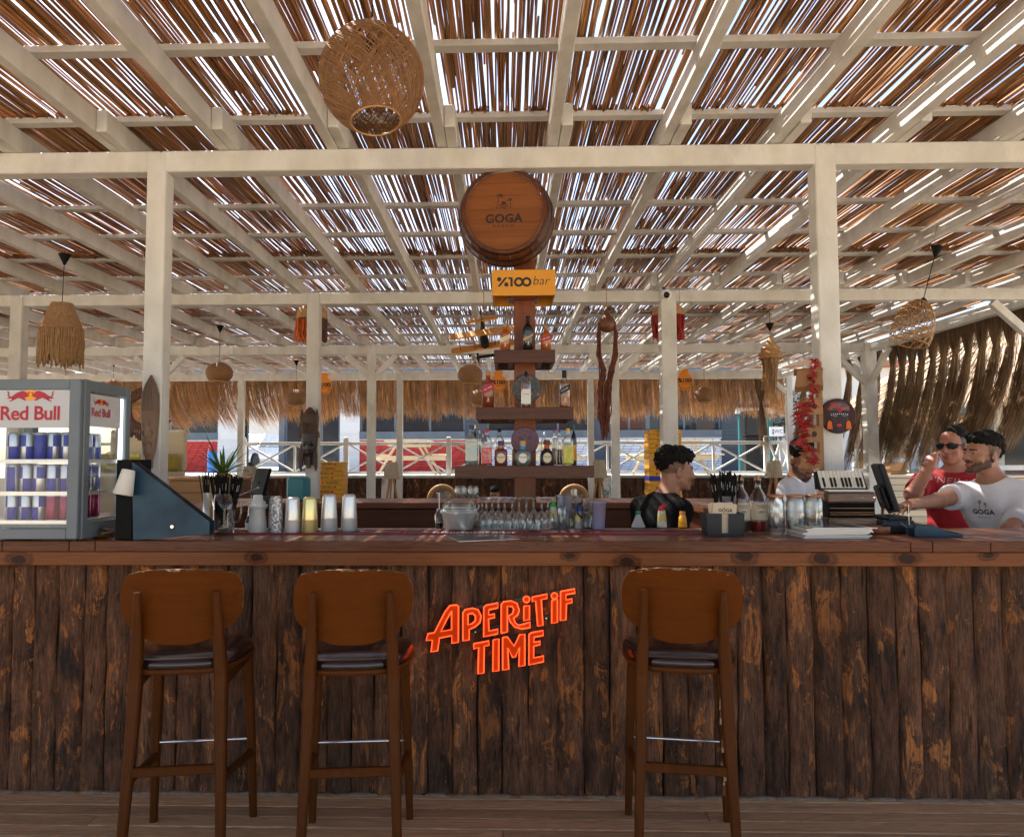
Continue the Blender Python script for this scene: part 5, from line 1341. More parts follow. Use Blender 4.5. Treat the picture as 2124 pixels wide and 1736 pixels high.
# ------------------------------------------------------------------ bottle column with barrel and yellow sign box
YC = 4.37
cc = at(1090, 1030, YC); CW = px(44, YC)
tower = thing('bottle_shelf', 'brown timber column with three tiered shelves in the middle of the bar', 'shelf unit', (cc.x, YC + CW / 2, -.06))
TX, TY = cc.x, YC + CW / 2
b = MB(); b.box(-CW / 2, CW / 2, -CW / 2, CW / 2, 0, at(1090, 470, YC).z + .06, 0, .004); b.build('column', COLW, tower)
SHELVES = []
for (u0, u1, vt, vb, Yf, dep) in ((1025, 1152, 725.5, 752, 4.22, .36), (987, 1190, 844.5, 870, 4.16, .44), (943, 1233, 966, 990.5, 4.12, .52)):
    a = at(u0, vt, Yf); c = at(u1, vb, Yf); zt, zb = a.z, c.z
    x0, x1 = a.x - TX, c.x - TX; y0 = Yf - TY
    b = MB(); b.box(x0, x1, y0, y0 + .022, zb + .06, zt + .06, 0, .003); sh = b.build('shelf_front', SHELFW, tower)
    b = MB(); b.box(x0, x1, y0 + dep - .022, y0 + dep, zb + .06, zt + .058, 0, .003); b.build('shelf_back', SHELFW, tower)
    for x in (x0, x1 - .02): b = MB(); b.box(x + .0005, x + .0195, y0 + .0225, y0 + dep - .0225, zb + .062, zt + .057, 0, .002); b.build('shelf_end', SHELFW, tower)
    n = 3
    for k in range(n):
        ya = y0 + .023 + (dep - .046) * k / n; yb = y0 + .023 + (dep - .046) * (k + 1) / n - .004
        if k == 1:
            for (xa, xb) in ((x0 + .021, -CW / 2 - .001), (CW / 2 + .001, x1 - .021)):
                b = MB(); b.box(xa, xb, ya, yb, zt + .035, zt + .059, 0, .002); b.build('shelf_board', SHELFW, tower)
        else: b = MB(); b.box(x0 + .021, x1 - .021, ya, yb, zt + .035, zt + .059, 0, .002); b.build('shelf_board', SHELFW, tower)
    for x in (-CW / 2 - .035, CW / 2 + .005): b = MB(); b.box(x, x + .03, y0 + .0235, y0 + dep - .0235, zb + .064, zt + .033, 0, .002); b.build('bearer', SHELFW, tower)
    SHELVES.append((Yf, zt + .0005))
    for fx in (.06, .5, .94): b = MB(); b.lathe([(.004, 0), (.004, .001)], 8, M=Matrix.Translation((x0 + (x1 - x0) * fx, y0 - .0003, (zt + zb) / 2 + .06 - .006)) @ Matrix.Rotation(R(90), 4, 'X')); b.build('nail', INK, sh)
# yellow sign box
Ys = 4.20; a = at(1020.5, 560, Ys); c = at(1152.5, 612.5, Ys)
sg = thing('sign_box', 'yellow box sign with black lettering under the barrel', 'sign', ((a.x + c.x) / 2, Ys, c.z)); w = (c.x - a.x) / 2; h = a.z - c.z
b = MB(); b.box(-w, w, 0, .012, 0, h, 0, .002); b.build('front_panel', SIGNY, sg)
b = MB(); b.box(-w + .002, w - .002, .012, .022, .03, h - .002); b.box(-w + .001, -w + .008, .0125, .33, .002, h - .001); b.box(w - .008, w - .001, .0125, .33, .002, h - .001); b.box(-w + .0085, w - .0085, .0225, .33, h - .012, h - .002); b.box(-w + .0085, w - .0085, .322, .33, .004, h - .0125); b.build('box_shell', SIGNY, sg)
b = MB(); b.box(-.085, .085, .10, .25, .005, .035, 0, .003); b.build('column_collar', COLW, sg)
s = Ys / FPX; M = face_cam((0, -.0006, h * .52))
b = MB()
X0 = -w
def sx_(u): return (u - 1086.5) * s
b.flat(arc(sx_(1035), 6.0 * s, 4.6 * s, 16), M); b.flat(arc(sx_(1050), -5.2 * s, 4.6 * s, 16), M)
b.flat([(sx_(1031.5), -9.6 * s), (sx_(1036.5), -9.6 * s), (sx_(1052.5), 10.0 * s), (sx_(1047), 10.0 * s)], M, 0, .0001)
b.flat([(sx_(1054), 10 * s), (sx_(1054), 6 * s), (sx_(1058.5), 6 * s), (sx_(1058.5), -9.6 * s), (sx_(1063.5), -9.6 * s), (sx_(1063.5), 10 * s)], M)
def ring(cx, cy, r0, r1, n=28, z=0):
    vs = [M @ Vector((cx + r * math.cos(2 * math.pi * k / n), cy + r * math.sin(2 * math.pi * k / n), z)) for r in (r0, r1) for k in range(n)]
    b.add(vs, [(k, n + k, n + (k + 1) % n, (k + 1) % n) for k in range(n)])
ring(sx_(1076), 0, 5.2 * s, 10.2 * s); ring(sx_(1092.5), 0, 5.2 * s, 10.2 * s, z=.0002)
b.text('bar', 27 * s, face_cam((sx_(1122), -.0006, h * .52 + 2.0 * s)), 0, 0, -.0006, .22, 1.0, 1.0)
b.build('lettering', INK, sg)
# barrel
Yb = 4.11; hc = at(1046, 437, Yb); R0 = px(91, Yb)
bar = thing('barrel', 'varnished wooden barrel with branded head mounted at the top of the shelf column', 'barrel', (hc.x, Yb, hc.z), None, R(-4))
STAVE = grain_mat('barrel_stave', (.135, .042, .016), (.065, .02, .009), 1, rough=.3, coat=.4)
HEADW = grain_mat('barrel_head', (.25, .088, .025), (.17, .054, .016), 0, rough=.38, coat=.25, ring=.35)
n = 26; Lb = .19
def rb(f): return R0 * (.985 + .16 * math.sin(math.pi * min(.5, f * .5 + .04)))
for k in range(n):
    a0 = 2 * math.pi * (k + .02) / n; a1 = 2 * math.pi * (k + .98) / n; b = MB(); vs = []
    for i in range(6):
        f = i / 5; r = rb(f)
        for (aa, rr) in ((a0, r), (a1, r), (a1, r - .016), (a0, r - .016)): vs.append((rr * math.cos(aa), f * Lb, rr * math.sin(aa)))
    fs = [(i * 4 + j, (i + 1) * 4 + j, (i + 1) * 4 + (j + 1) % 4, i * 4 + (j + 1) % 4) for i in range(5) for j in range(4)] + [(0, 1, 2, 3), (23, 22, 21, 20)]
    b.add(vs, fs, 0); b.build('stave', STAVE, bar)
IRON = mat('dark_hoop', (.035, .022, .016), (.06, .034, .022), scale=14, rough=.35, metal=.6)
for f0, f1 in ((.0, .10), (.36, .46), (.80, .9)):
    b = MB(); b.lathe([(rb(f0) + .0005, f0 * Lb), (rb(f0) + .003, f0 * Lb + .001), (rb(f1) + .003, f1 * Lb), (rb(f1) + .0005, f1 * Lb + .001)], 40, M=Matrix.Rotation(R(-90), 4, 'X'), cap=False)
    b.build('hoop', IRON, bar)
rh = R0 * .925
ys = [-1, -.66, -.30, .06, .40, .72, 1]
for k in range(6):
    z0, z1 = ys[k] * rh + .0006, ys[k + 1] * rh - .0006; pl = []
    def xr(z): return math.sqrt(max(0, rh * rh - z * z))
    pl = [(-xr(z0), z0), (xr(z0), z0)] + [(xr(z0 + (z1 - z0) * j / 6), z0 + (z1 - z0) * j / 6) for j in range(1, 6)] + [(xr(z1), z1), (-xr(z1), z1)] + [(-xr(z0 + (z1 - z0) * j / 6), z0 + (z1 - z0) * j / 6) for j in range(5, 0, -1)]
    q = []
    for p_ in pl:
        if not q or (abs(p_[0] - q[-1][0]) + abs(p_[1] - q[-1][1])) > 1e-5: q.append(p_)
    if abs(q[0][0] - q[-1][0]) + abs(q[0][1] - q[-1][1]) < 1e-5: q.pop()
    b = MB(); b.prism(q, face_cam((0, .026, 0)), .010); hb = b.build('head_board', HEADW, bar)
    if k == 2: hb_mid = hb
b = MB(); b.lathe([(rh - .001, -.004), (rh + .006, .002), (R0 * .985, .0)], 40, M=Matrix.Rotation(R(-90), 4, 'X'), cap=False); b.build('chime', STAVE, bar)
s = Yb / FPX
def emblem(b, o, s, m=0, shear=0):
    """two palms, a low sun over the sea, the two lines of lettering"""
    M = face_cam(o)
    def P(pts): b.flat([(x * s, y * s) for x, y in pts], M, m)
    def palm(x0, y0, x1, y1, r):
        b.add([M @ Vector(p) for p in ((x0 * s - .8 * s, y0 * s, 0), (x0 * s + .8 * s, y0 * s, 0), (x1 * s + .5 * s, y1 * s, 0), (x1 * s - .5 * s, y1 * s, 0))], [(0, 1, 2, 3)], m)
        for k, a in enumerate((20, 65, 115, 160, 200, 340)):
            a = R(a); c, d = math.cos(a), math.sin(a)
            b.flat([(x1 * s, y1 * s), (x1 * s + (c * .6 - d * .22) * r * s, y1 * s + (d * .6 + c * .22) * r * s), (x1 * s + c * r * s, y1 * s + d * r * s - .25 * r * s), (x1 * s + (c * .5 + d * .05) * r * s, y1 * s + (d * .5 - c * .05) * r * s - .05 * r * s)], M, m, .0001 * k)
    palm(-15.5, 10, -9, 38, 8.5); palm(15, 10, 13, 29, 6.5)
    b.flat([(6 * s * math.cos(R(k * 15)), (20 + 6 * math.sin(R(k * 15))) * s) for k in range(13)], M, m)
    for (x0, x1, y) in ((-13, 12, 18.3), (-11, 9, 15.8), (-7, 11, 13.4), (-12, 4, 11.2), (0, 8, 10.0)): P([(x0, y), (x1, y), (x1 - 1, y + 1.1), (x0 + 1, y + 1.1)])
def stencil(b, o, s, m, gapm):
    b.text('GOGA', 25 * s, face_cam(o), m, 0, s * 1.0, 0, 1.02, 1.06)
b = MB(); emblem(b, (-.004, .0152, -.012), s); stencil(b, (-.004, .0152, -.040 * R0 / .23), s, 0, 1)
b.text('BEACH', 9 * s, face_cam((-.004, .0152, -.079 * R0 / .23)), 0, 0, 0, 0, 1.1, 1.7)
b.build('burnt_brand', BURN, hb_mid)
b = MB()
for u in (-27, -9.5, 8.5): b.box(u * s - .4 * s, u * s + .4 * s, .0145, .0149, -.058 * R0 / .23, -.022 * R0 / .23)
b.build('stencil_gap', HEADW, hb_mid)
# round painted plaques on the column
PL1 = mat('dark_floral_paint', (.018, .045, .045), (.16, .05, .05), scale=55, rough=.4, lo=.5, hi=.62)
PL2 = mat('painted_face', (.20, .035, .03), (.05, .035, .10), scale=70, rough=.4, lo=.42, hi=.60)
for (u, v, r, m, lab) in ((1093, 806, 30, PL1, 'round dark floral plaque on the column behind the middle shelf bottle'), (1089, 914, 29, PL2, 'round colourful painted face plaque on the column above the bottom shelf')):
    p = at(u, v, YC - .014); s = YC / FPX
    t = thing('wall_plaque', lab, 'plaque', p)
    b = MB(); b.lathe([(r * s, 0), (r * s, .010), (r * s - .003, .013)], 36, M=Matrix.Rotation(R(90), 4, 'X') @ Matrix.Translation((0, 0, -.013))); b.build('disc', m, t)
    if m is PL1:
        b = MB(); rng = random.Random(4); cols = []
        for k in range(26):
            a = rng.uniform(0, 6.28); q = r * s * (.45 + .5 * rng.random()); b.flat(arc(q * math.cos(a), q * math.sin(a), rng.uniform(.002, .006), 7), face_cam((0, -.0008 - .00002 * k, 0)), k % 3)
        b.build('painted_flowers', [mat('petal_red', (.30, .05, .04)), mat('leaf_paint', (.03, .10, .07)), mat('petal_pink', (.40, .22, .20))], t)
    else:
        b = MB(); M = face_cam((0, -.0008, 0))
        for sx in (-1, 1):
            b.flat(arc(sx * .026, .016, .012, 10), M, 0); b.flat(arc(sx * .026, .016, .006, 8), face_cam((0, -.0012, 0)), 1 if sx < 0 else 2)
        b.flat([(-.004, .02), (.004, .02), (.009, -.012), (-.009, -.012)], M, 3); b.flat([(-.02, -.026), (0, -.022), (.02, -.026), (0, -.034)], M, 1)
        rng = random.Random(9)
        for k in range(22): a = R(25 + 130 * k / 21); b.flat([(.05 * math.cos(a), .045 * math.sin(a)), (.068 * math.cos(a + .05), .066 * math.sin(a + .05)), (.068 * math.cos(a - .05), .066 * math.sin(a - .05))], M, k % 4)
        b.build('painted_features', [mat('ink_violet', (.05, .03, .12)), mat('paint_scarlet', (.42, .03, .03)), mat('paint_cobalt', (.05, .08, .35)), mat('paint_green', (.03, .16, .10))], t)
# ------------------------------------------------------------------ bottles
def lq(name, c, rough=.08): return mat('liquor_' + name, c, tuple(x * .8 for x in c), rough=rough, coat=.4, scale=4)
WHISKY = lq('amber', (.34, .085, .012)); WHDK = lq('dark_amber', (.17, .028, .010)); BLKB = lq('black_glass', (.012, .010, .012)); REDB = lq('red', (.45, .02, .03)); GINB = glass_mat('blue_gin_glass', (.55, .68, .72), 1.0, .12)
YELB = lq('yellow', (.52, .46, .05)); TEQB = glass_mat('turquoise_glass', (.30, .62, .62), 1.0, .25); CLRG = GLASS
def bottle(u0, u1, vt, vb, Y, z, lab, body, prof, cap, capm, liquid=None, sq=None, label=None, group=None, flat=1.0, neck=None, extra=None):
    s = Y / FPX; p = at((u0 + u1) / 2, vb, Y); r = (u1 - u0) / 2 * s; h = (vb - vt) * s
    t = thing('bottle', lab, 'bottle', (p.x, Y, z), group)
    b = MB(); b.lathe([(a * r, q * h) for a, q in prof], 24, sq=sq, sy=flat); b.build('glass_body', body, t)
    if liquid: 
        m, top = liquid; b = MB(); b.lathe([(.90 * r, .015 * h), (.93 * r, .03 * h), (.93 * r, top * h)], 20, sq=sq, sy=flat); b.build('liquid', m, t)
    b = MB(); b.lathe([(a * r, q * h) for a, q in cap], 18); b.build('cap', capm, t)
    if neck: b = MB(); b.lathe([(a * r, q * h) for a, q in neck[0]], 18, cap=False); b.build('neck_band', neck[1], t)
    if label:
        kind, m, z0, z1 = label[:4]
        yf = -r * flat * (1.012) - .0006
        M = face_cam((0, yf, 0)); b = MB()
        if kind == 'slant':
            k = .16 * h; w = r * .97
            b.flat([(-w, z0 * h - k * .5), (w, z0 * h + k * .5), (w, z1 * h + k * .5), (-w, z1 * h - k * .5)], M)
        elif kind == 'round': b.flat([(label[4] * r * math.cos(2 * math.pi * j / 24), (z0 + z1) / 2 * h + (z1 - z0) / 2 * h * math.sin(2 * math.pi * j / 24)) for j in range(24)], M)
        else: w = r * (.86 if kind == 'rect' else .95); b.flat([(-w, z0 * h), (w, z0 * h), (w, z1 * h), (-w, z1 * h)], M)
        lb = b.build('paper_label', m, t)
        if len(label) > 5 and label[5]:
            b = MB(); txt, tm, tz, ts = label[5]
            Mt = face_cam((0, yf - .0006, tz * h))
            if kind == 'slant': Mt = Mt @ Matrix.Rotation(math.atan2(.16 * h, 2 * r), 4, 'Z')
            b.text(txt, ts * r, Mt, 0, 0, .0001); b.build('lettering', tm, lb)
    if extra: extra(t, r, h, flat)
    return t
SQ = [(.92, 0), (1, .012), (1, .62), (.97, .66), (.80, .70), (.46, .76), (.36, .80), (.34, .86)]
CAPT = [(.36, .86), (.40, .865), (.42, .92), (.40, .99), (.36, 1)]
ROUND = [(.94, 0), (1, .02), (1, .62), (.9, .70), (.55, .77), (.36, .83), (.33, .92)]
CAPR = [(.36, .90), (.38, .905), (.38, .99), (.34, 1)]
LBR = mat('label_red', (.42, .012, .02)); LBK = mat('label_black', (.02, .018, .018)); LBW = mat('label_cream', (.66, .58, .40)); LBG = mat('label_gold', (.52, .34, .12)); LBWH = PAPER
def walker(t, r, h, f):      # a small striding figure printed low on the square bottles
    b = MB(); M = face_cam((0, -r * f * 1.012 - .0006, .17 * h)); k = r * .34
    for pl in ([(-.2, .5), (.3, .5), (.35, 1.3), (-.1, 1.3)], [(-.05, 1.32), (.25, 1.32), (.25, 1.7), (-.05, 1.7)], [(-.1, .5), (.1, .5), (-.55, -.5), (-.75, -.4)], [(.1, .5), (.3, .5), (.65, -.45), (.45, -.5)], [(.3, 1.1), (.8, .7), (.75, .6), (.3, .9)]): b.flat([(x * k, y * k) for x, y in pl], M)
    b.build('figure_print', LBWH, t)
Y1, Z1 = SHELVES[0]; Y2, Z2 = SHELVES[1]; Y3, Z3 = SHELVES[2]
Z1 += .0; 
GT = 'whisky bottles on the top shelf'
bottle(1037, 1058.5, 667, 725, Y1 + .07, Z1, 'square amber whisky bottle with cream slanted label and bare cork, top shelf', WHISKY, SQ, CAPT, PINE, None, .55, ('slant', LBW, .36, .52, 0, ('GOLD LABEL', LBG, .44, .26)), GT, 1, None, walker)
bottle(1084.5, 1106, 652, 725, Y1 + .06, Z1, 'black square whisky bottle in front of the column, top shelf', BLKB, SQ, CAPT, BLACK, None, .55, ('slant', LBG, .34, .40, 0, None), GT, 1, None, walker)
bottle(1122, 1143.5, 672, 725, Y1 + .07, Z1, 'square amber whisky bottle with red slanted label, top shelf', WHISKY, SQ, CAPT, PINE, None, .55, ('slant', LBR, .38, .58, 0, ('RED LABEL', LBWH, .48, .30)), GT, 1, None, walker)
GM = 'spirit bottles on the middle shelf'
bottle(1000, 1025, 766, 844.5, Y2 + .08, Z2, 'square dark red whisky bottle with red slanted label, middle shelf', WHDK, SQ, CAPT, PINE, None, .55, ('slant', LBR, .42, .60, 0, ('RED LABEL', LBWH, .51, .30)), GM, 1, None, walker)
bottle(1081, 1102, 768, 844.5, Y2 + .08, Z2, 'round whisky bottle with large white label before the floral plaque', GLASS, ROUND, [(.34, .84), (.36, .85), (.34, .96), (.2, .965), (.2, 1)], BLACK, (WHDK, .66), None, ('rect', LBWH, .10, .50, 0, ('TALISKER', INK, .36, .26)), GM)
bottle(1160, 1182, 767, 844.5, Y2 + .08, Z2, 'clear half empty whisky bottle with black slanted label, middle shelf', GLASS, SQ, [(.37, .80), (.42, .81), (.42, .99), (.38, 1)], BLACK, (WHISKY, .36), .55, ('slant', LBK, .40, .56, 0, ('BLACK LABEL', LBWH, .48, .24)), GM, 1, None, walker)
GB = 'spirit bottles on the bottom shelf'
TALL = [(.95, 0), (1, .015), (1, .66), (.88, .72), (.45, .80), (.36, .85), (.35, .92)]
def sx3(c): return (1150 + c * .15537) * .82969
def sv3(c): return (1060 + c * .15537) * .82969
def bot3(a, c, top, dY, lab, *k, **kw): return bottle(sx3(a), sx3(c), sv3(top), 966, Y3 + dY, Z3, lab, *k, group=GB, **kw)
PURP = mat('cap_purple', (.05, .03, .12), rough=.35); REDC = mat('cap_red', (.48, .012, .03), rough=.35); YELC = mat('cap_yellow', (.85, .40, .01), rough=.35)
bot3(85, 280, 30, .07, 'large pale blue patterned gin bottle with purple cap, leftmost on the bottom shelf', GINB, TALL, CAPR, PURP, label=('wide', mat('gin_label', (.42, .55, .55), (.62, .60, .45), scale=60, lo=.45, hi=.6), .12, .66, 0, ('GORDON', REDP, .59, .28)))
bot3(215, 275, 15, .22, 'dark bottle with gold capsule behind the blue gin bottle', BLKB, ROUND, CAPR, GOLD)
bot3(285, 345, 50, .20, 'slim clear corked bottle with dark red drink behind the pink gin', GLASS, TALL, CAPR, PINE, liquid=(REDB, .36))
bot3(350, 515, 88, .08, 'pink and red gin bottle with red cap on the bottom shelf', GLASS, TALL, CAPR, REDC, liquid=(lq('pink', (.55, .06, .07)), .56), label=('wide', mat('pink_label', (.62, .10, .10), (.55, .30, .30), scale=50, lo=.5, hi=.62), .06, .48, 0, ('GORDON', LBWH, .42, .26)), neck=([(1.01, .50), (1.01, .54)], LBWH))
bot3(340, 400, 120, .24, 'small bottle with red capsule behind the pink gin bottle', GLASS, ROUND, CAPR, REDC, liquid=(WHISKY, .5))
bot3(555, 715, 80, .24, 'clear bottle of pale tequila with dark capsule at the back of the bottom shelf', GLASS, ROUND, CAPR, BLACK, liquid=(lq('pale', (.46, .42, .20)), .5))
SQUAT = [(.94, 0), (1, .02), (1, .58), (.93, .63), (.5, .67), (.36, .70), (.36, .84)]
CAPK = [(.46, .82), (.50, .83), (.50, .95), (.42, 1)]
RNDB = [(.62, 0), (.78, .02), (.98, .22), (1, .36), (.94, .50), (.7, .58), (.40, .62), (.34, .66), (.34, .80)]
bot3(558, 762, 275, .06, 'squat brown square tequila bottle with round cream label, left of the column', WHDK, SQUAT, CAPK, PURP, sq=.5, label=('round', LBW, .10, .50, .68, ('Don Julio', INK, .34, .34)), neck=([(.42, .66), (.42, .82)], mat('neck_pink', (.55, .22, .18))))
bot3(882, 1140, 278, .05, 'round turquoise tequila bottle with white label in front of the painted face', TEQB, RNDB, [(.40, .80), (.40, .96), (.36, 1)], LBG, label=('round', LBWH, .10, .50, .54, ('Don Julio', INK, .34, .28)), flat=.6, neck=([(.38, .66), (.38, .80)], mat('neck_blue', (.02, .25, .55))))
bot3(1288, 1510, 262, .06, 'squat dark tequila bottle with sloping shoulders and round label, right of the column', BLKB, [(.97, 0), (1, .02), (.98, .38), (.86, .52), (.5, .62), (.34, .66), (.34, .82)], CAPK, DRATTAN, label=('round', LBW, .12, .50, .60, ('Don Julio', INK, .34, .32)), neck=([(.38, .66), (.38, .80)], mat('neck_orange', (.55, .07, .02))))
bot3(838, 885, 345, .24, 'small amber bottle half hidden beside the column, bottom shelf', WHISKY, ROUND, CAPR, WHITEP)
bot3(1300, 1400, 120, .26, 'clear bottle with steel pourer behind the dark tequila bottle', GLASS, TALL, CAPR, CHROME)
bot3(1478, 1555, 100, .22, 'narrow wine coloured bottle with red seal on the bottom shelf', GLASS, TALL, CAPR, REDC, liquid=(lq('wine', (.16, .02, .03)), .48))
bot3(1560, 1650, 95, .12, 'clear bottle half full of dark liqueur with maroon cap', GLASS, TALL, CAPR, mat('cap_maroon', (.22, .01, .03), rough=.35), liquid=(BLKB, .44))
bot3(1655, 1825, 78, .08, 'yellow patterned gin bottle with yellow cap on the bottom shelf', GLASS, TALL, CAPR, YELC, liquid=(YELB, .60), label=('wide', mat('lemon_label', (.58, .52, .10), (.42, .46, .08), scale=60, lo=.45, hi=.6), .06, .50, 0, ('GORDON', REDP, .56, .26)))
bot3(1790, 1880, 20, .20, 'dark green bottle with yellow label behind the yellow gin', BLKB, ROUND, CAPR, mat('cap_green2', (.03, .10, .07), rough=.4), label=('rect', mat('label_amber', (.75, .32, .01)), .12, .50, 0, None))
# ------------------------------------------------------------------ far edge of the bar floor: bark wall, ledge, white X fence
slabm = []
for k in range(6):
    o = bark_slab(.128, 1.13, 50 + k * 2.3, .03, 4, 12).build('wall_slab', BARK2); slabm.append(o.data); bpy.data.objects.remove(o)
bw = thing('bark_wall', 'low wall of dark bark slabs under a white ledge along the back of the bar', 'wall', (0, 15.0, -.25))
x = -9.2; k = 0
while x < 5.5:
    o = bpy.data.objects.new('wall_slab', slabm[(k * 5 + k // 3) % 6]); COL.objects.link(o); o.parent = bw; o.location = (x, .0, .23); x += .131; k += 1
b = MB(); b.box(-9.4, 5.7, -.06, .30, 1.382, 1.420, 0, .004); b.build('ledge', WHITE, bw)
ZT = 1.13
YF = 15.16
fence = thing('white_fence', 'white timber fence with X braces on the ledge behind the bar', 'fence', (0, YF, ZT))
def fx(u): return at(u, 940, YF).x
fz0, fz1 = .06, at(1046, 916, YF).z - ZT
def fence_bay(par, xa, xb, halves=2, z0=fz0, z1=fz1, y=0):
    b = MB(); b.box(xa, xb, y - .022, y + .022, z1 - .06, z1, 0, .004); b.build('top_rail', WHITE, par)
    b = MB(); b.box(xa, xb, y - .02, y + .02, z0, z0 + .045, 0, .004); b.build('bottom_rail', WHITE, par)
    for h in range(halves):
        a = xa + (xb - xa) * h / halves; c = xa + (xb - xa) * (h + 1) / halves
        if h: b = MB(); b.box(a - .022, a + .022, y - .019, y + .019, z0 + .046, z1 - .046); b.build('stile', WHITE, par)
        b = MB(); b.bar((a + .02, y - .003, z0 + .055), (c - .02, y - .003, z1 - .055), .03, .055, 0, (0, 1, 0)); b.build('cross_brace', WHITE, par)
        b = MB(); b.bar((a + .02, y + .004, z1 - .055), (c - .02, y + .004, z0 + .055), .03, .055, 0, (0, 1, 0)); b.build('cross_brace', WHITE, par)
us = [505, 718, 931, 1151, 1370, 1590, 1810]
for u0, u1 in zip(us[:-1], us[1:]): fence_bay(fence, fx(u0) + .05, min(fx(u1) - .05, 5.6))
for u in us[:-1] + [373]:
    b = MB(); X = fx(u); b.box(X - .05, X + .05, -.045, .045, .0, fz1 + .07, 0, .006); b.box(X - .042, X + .042, -.037, .037, fz1 + .07, fz1 + .10, 0, .02); b.build('fence_post', WHITE, fence)
fence_bay(fence, fx(150), fx(373) - .05)
# ------------------------------------------------------------------ shop building beyond the terrace
YB = 23.0
def bx(u): return at(u, 930, YB).x
def bz(v): return at(1046, v, YB).z
REDB_ = mat('red_brick', (.68, .058, .042), (.58, .046, .034), scale=3, rough=.7, objrand=.08, bump=.15, bscale=30)
WHB = mat('white_brick', (.80, .81, .86), (.74, .76, .82), scale=3, rough=.7, objrand=.07, bump=.15, bscale=30)
MORR = mat('dark_red_mortar', (.14, .012, .010), rough=.9); MORW = mat('dark_mortar', (.07, .07, .085), rough=.9)
GREYSILL = mat('slate_trim', (.12, .15, .18), (.10, .125, .15), scale=4, rough=.5)
WIN = mat('dark_pane', (.018, .024, .030), (.028, .036, .045), scale=.9, rough=.06)
WIN2 = mat('brown_door_glass', (.13, .045, .03), (.04, .02, .018), scale=1.2, rough=.15)
WCLAD = mat('white_cladding', (.80, .79, .76), (.75, .74, .71), scale=2, rough=.6, objrand=.04); DCLAD = mat('slate_cladding', (.060, .075, .090), (.048, .060, .074), scale=2, rough=.6, objrand=.08)
def brick_wall(label, x0, x1, z0, z1, m, mor, g):
    t = thing('brick_wall', label, 'wall', (x0, YB, z0), g); W, H = x1 - x0, z1 - z0
    b = MB(); b.box(0, W, .012, .20, 0, H); b.build('mortar', mor, t)
    rows = 13; rh = H / rows; bw_ = .25; md = {}
    for r in range(rows):
        x = -(bw_ * .5 if r % 2 else 0) - .08 * (r % 3)
        while x < W:
            a, c = max(x, 0), min(x + bw_, W)
            if c - a > .03:
                key = round(c - a, 2)
                if key not in md:
                    b = MB(); b.box(.006, c - a - .006, -.002, .02, .006, rh - .006, 0, .003); o = b.build('brick', m, t); md[key] = o.data
                else: o = bpy.data.objects.new('brick', md[key]); COL.objects.link(o); o.parent = t
                o.location = (a, random.uniform(-.003, .003), r * rh)
            x += bw_
    b = MB(); b.box(-.02, W + .02, -.02, .22, H + .001, H + .045, 0, .004); b.build('coping', WHITE, t)
GB_ = 'painted brick parapets under the shop windows'
brick_wall('red painted brick parapet left of the white cladding, behind the straw pitcher', bx(250), bx(452), ZT, bz(914), REDB_, MORR, GB_)
brick_wall('red painted brick parapet in the middle, behind the picnic table', bx(746), bx(965), ZT, bz(913), REDB_, MORR, GB_)
brick_wall('white painted brick parapet behind the bottle shelves', bx(1010), bx(1232), ZT, bz(911), WHB, MORW, GB_)
brick_wall('white painted brick parapet behind the bartender in black', bx(1267), bx(1497), ZT, bz(911), WHB, MORW, GB_)
def clad(label, u0, u1, m, g):
    x0, x1 = bx(u0), bx(u1); t = thing('clad_column', label, 'wall column', (x0, YB - .03, ZT), g); z = 0; W = x1 - x0
    b = MB(); b.box(.01, W - .01, .02, .26, 0, 3.0); b.build('core', m, t)
    md = None
    while z < 2.95:
        if md is None: b = MB(); b.add([(0, -.004, 0), (W, -.004, 0), (W, .012, .096), (0, .012, .096), (0, .02, 0), (W, .02, 0), (W, .02, .096), (0, .02, .096)], [(0, 1, 2, 3), (3, 2, 6, 7), (1, 0, 4, 5), (0, 3, 7, 4), (2, 1, 5, 6)]); o = b.build('cladding_board', m, t); md = o.data
        else: o = bpy.data.objects.new('cladding_board', md); COL.objects.link(o); o.parent = t
        o.location = (0, 0, z); z += .098
GC = 'columns of horizontal cladding boards on the shop front'
clad('white boarded column left, behind the post with the small globe lamp', 452, 496, WCLAD, GC)
clad('white boarded column right of the dark carved mask', 705, 746, WCLAD, GC)
clad('dark slate boarded column left of the bottle shelves', 965, 1010, DCLAD, GC)
clad('dark slate boarded column behind the hanging rust fringe', 1232, 1267, DCLAD, GC)
clad('dark slate boarded column nearest the black loudspeaker', 1497, 1536, DCLAD, GC)
shop = thing('shop_building', 'long low shop front with dark glass windows beyond the terrace', 'building', (0, YB, ZT))
def window(u0, u1, v0, m, sill=True, nm=2):
    x0, x1 = bx(u0), bx(u1); z0 = bz(v0) - ZT + .02; z1 = 2.95
    b = MB(); b.box(x0, x1, .06, .10, z0, z0 + .07); b.box(x0, x1, .06, .10, z1 - .07, z1)
    for k in range(nm + 1): x = x0 + (x1 - x0) * k / nm; x = min(max(x, x0 + .03), x1 - .03); b.box(x - .03, x + .03, .062, .098, z0 + .0705, z1 - .0705)
    w = b.build('window', GREYSILL, shop)
    for k in range(nm): xa = x0 + (x1 - x0) * k / nm; xb = x0 + (x1 - x0) * (k + 1) / nm; b = MB(); b.box(xa + .031, xb - .031, .075, .085, z0 + .071, z1 - .071); b.build('pane', m, w)
    if sill: b = MB(); b.box(x0, x1, -.06, .058, z0 - .02, z0 + .20, 0, .004); b.build('sill', GREYSILL, w)
window(250, 452, 911, WIN); window(746, 965, 910, WIN, nm=3); window(1010, 1232, 908, WIN, nm=3); window(1267, 1345, 908, WIN2, nm=2); window(1345, 1497, 908, WIN, nm=2)
window(590, 705, 1000, WIN, False, 3)
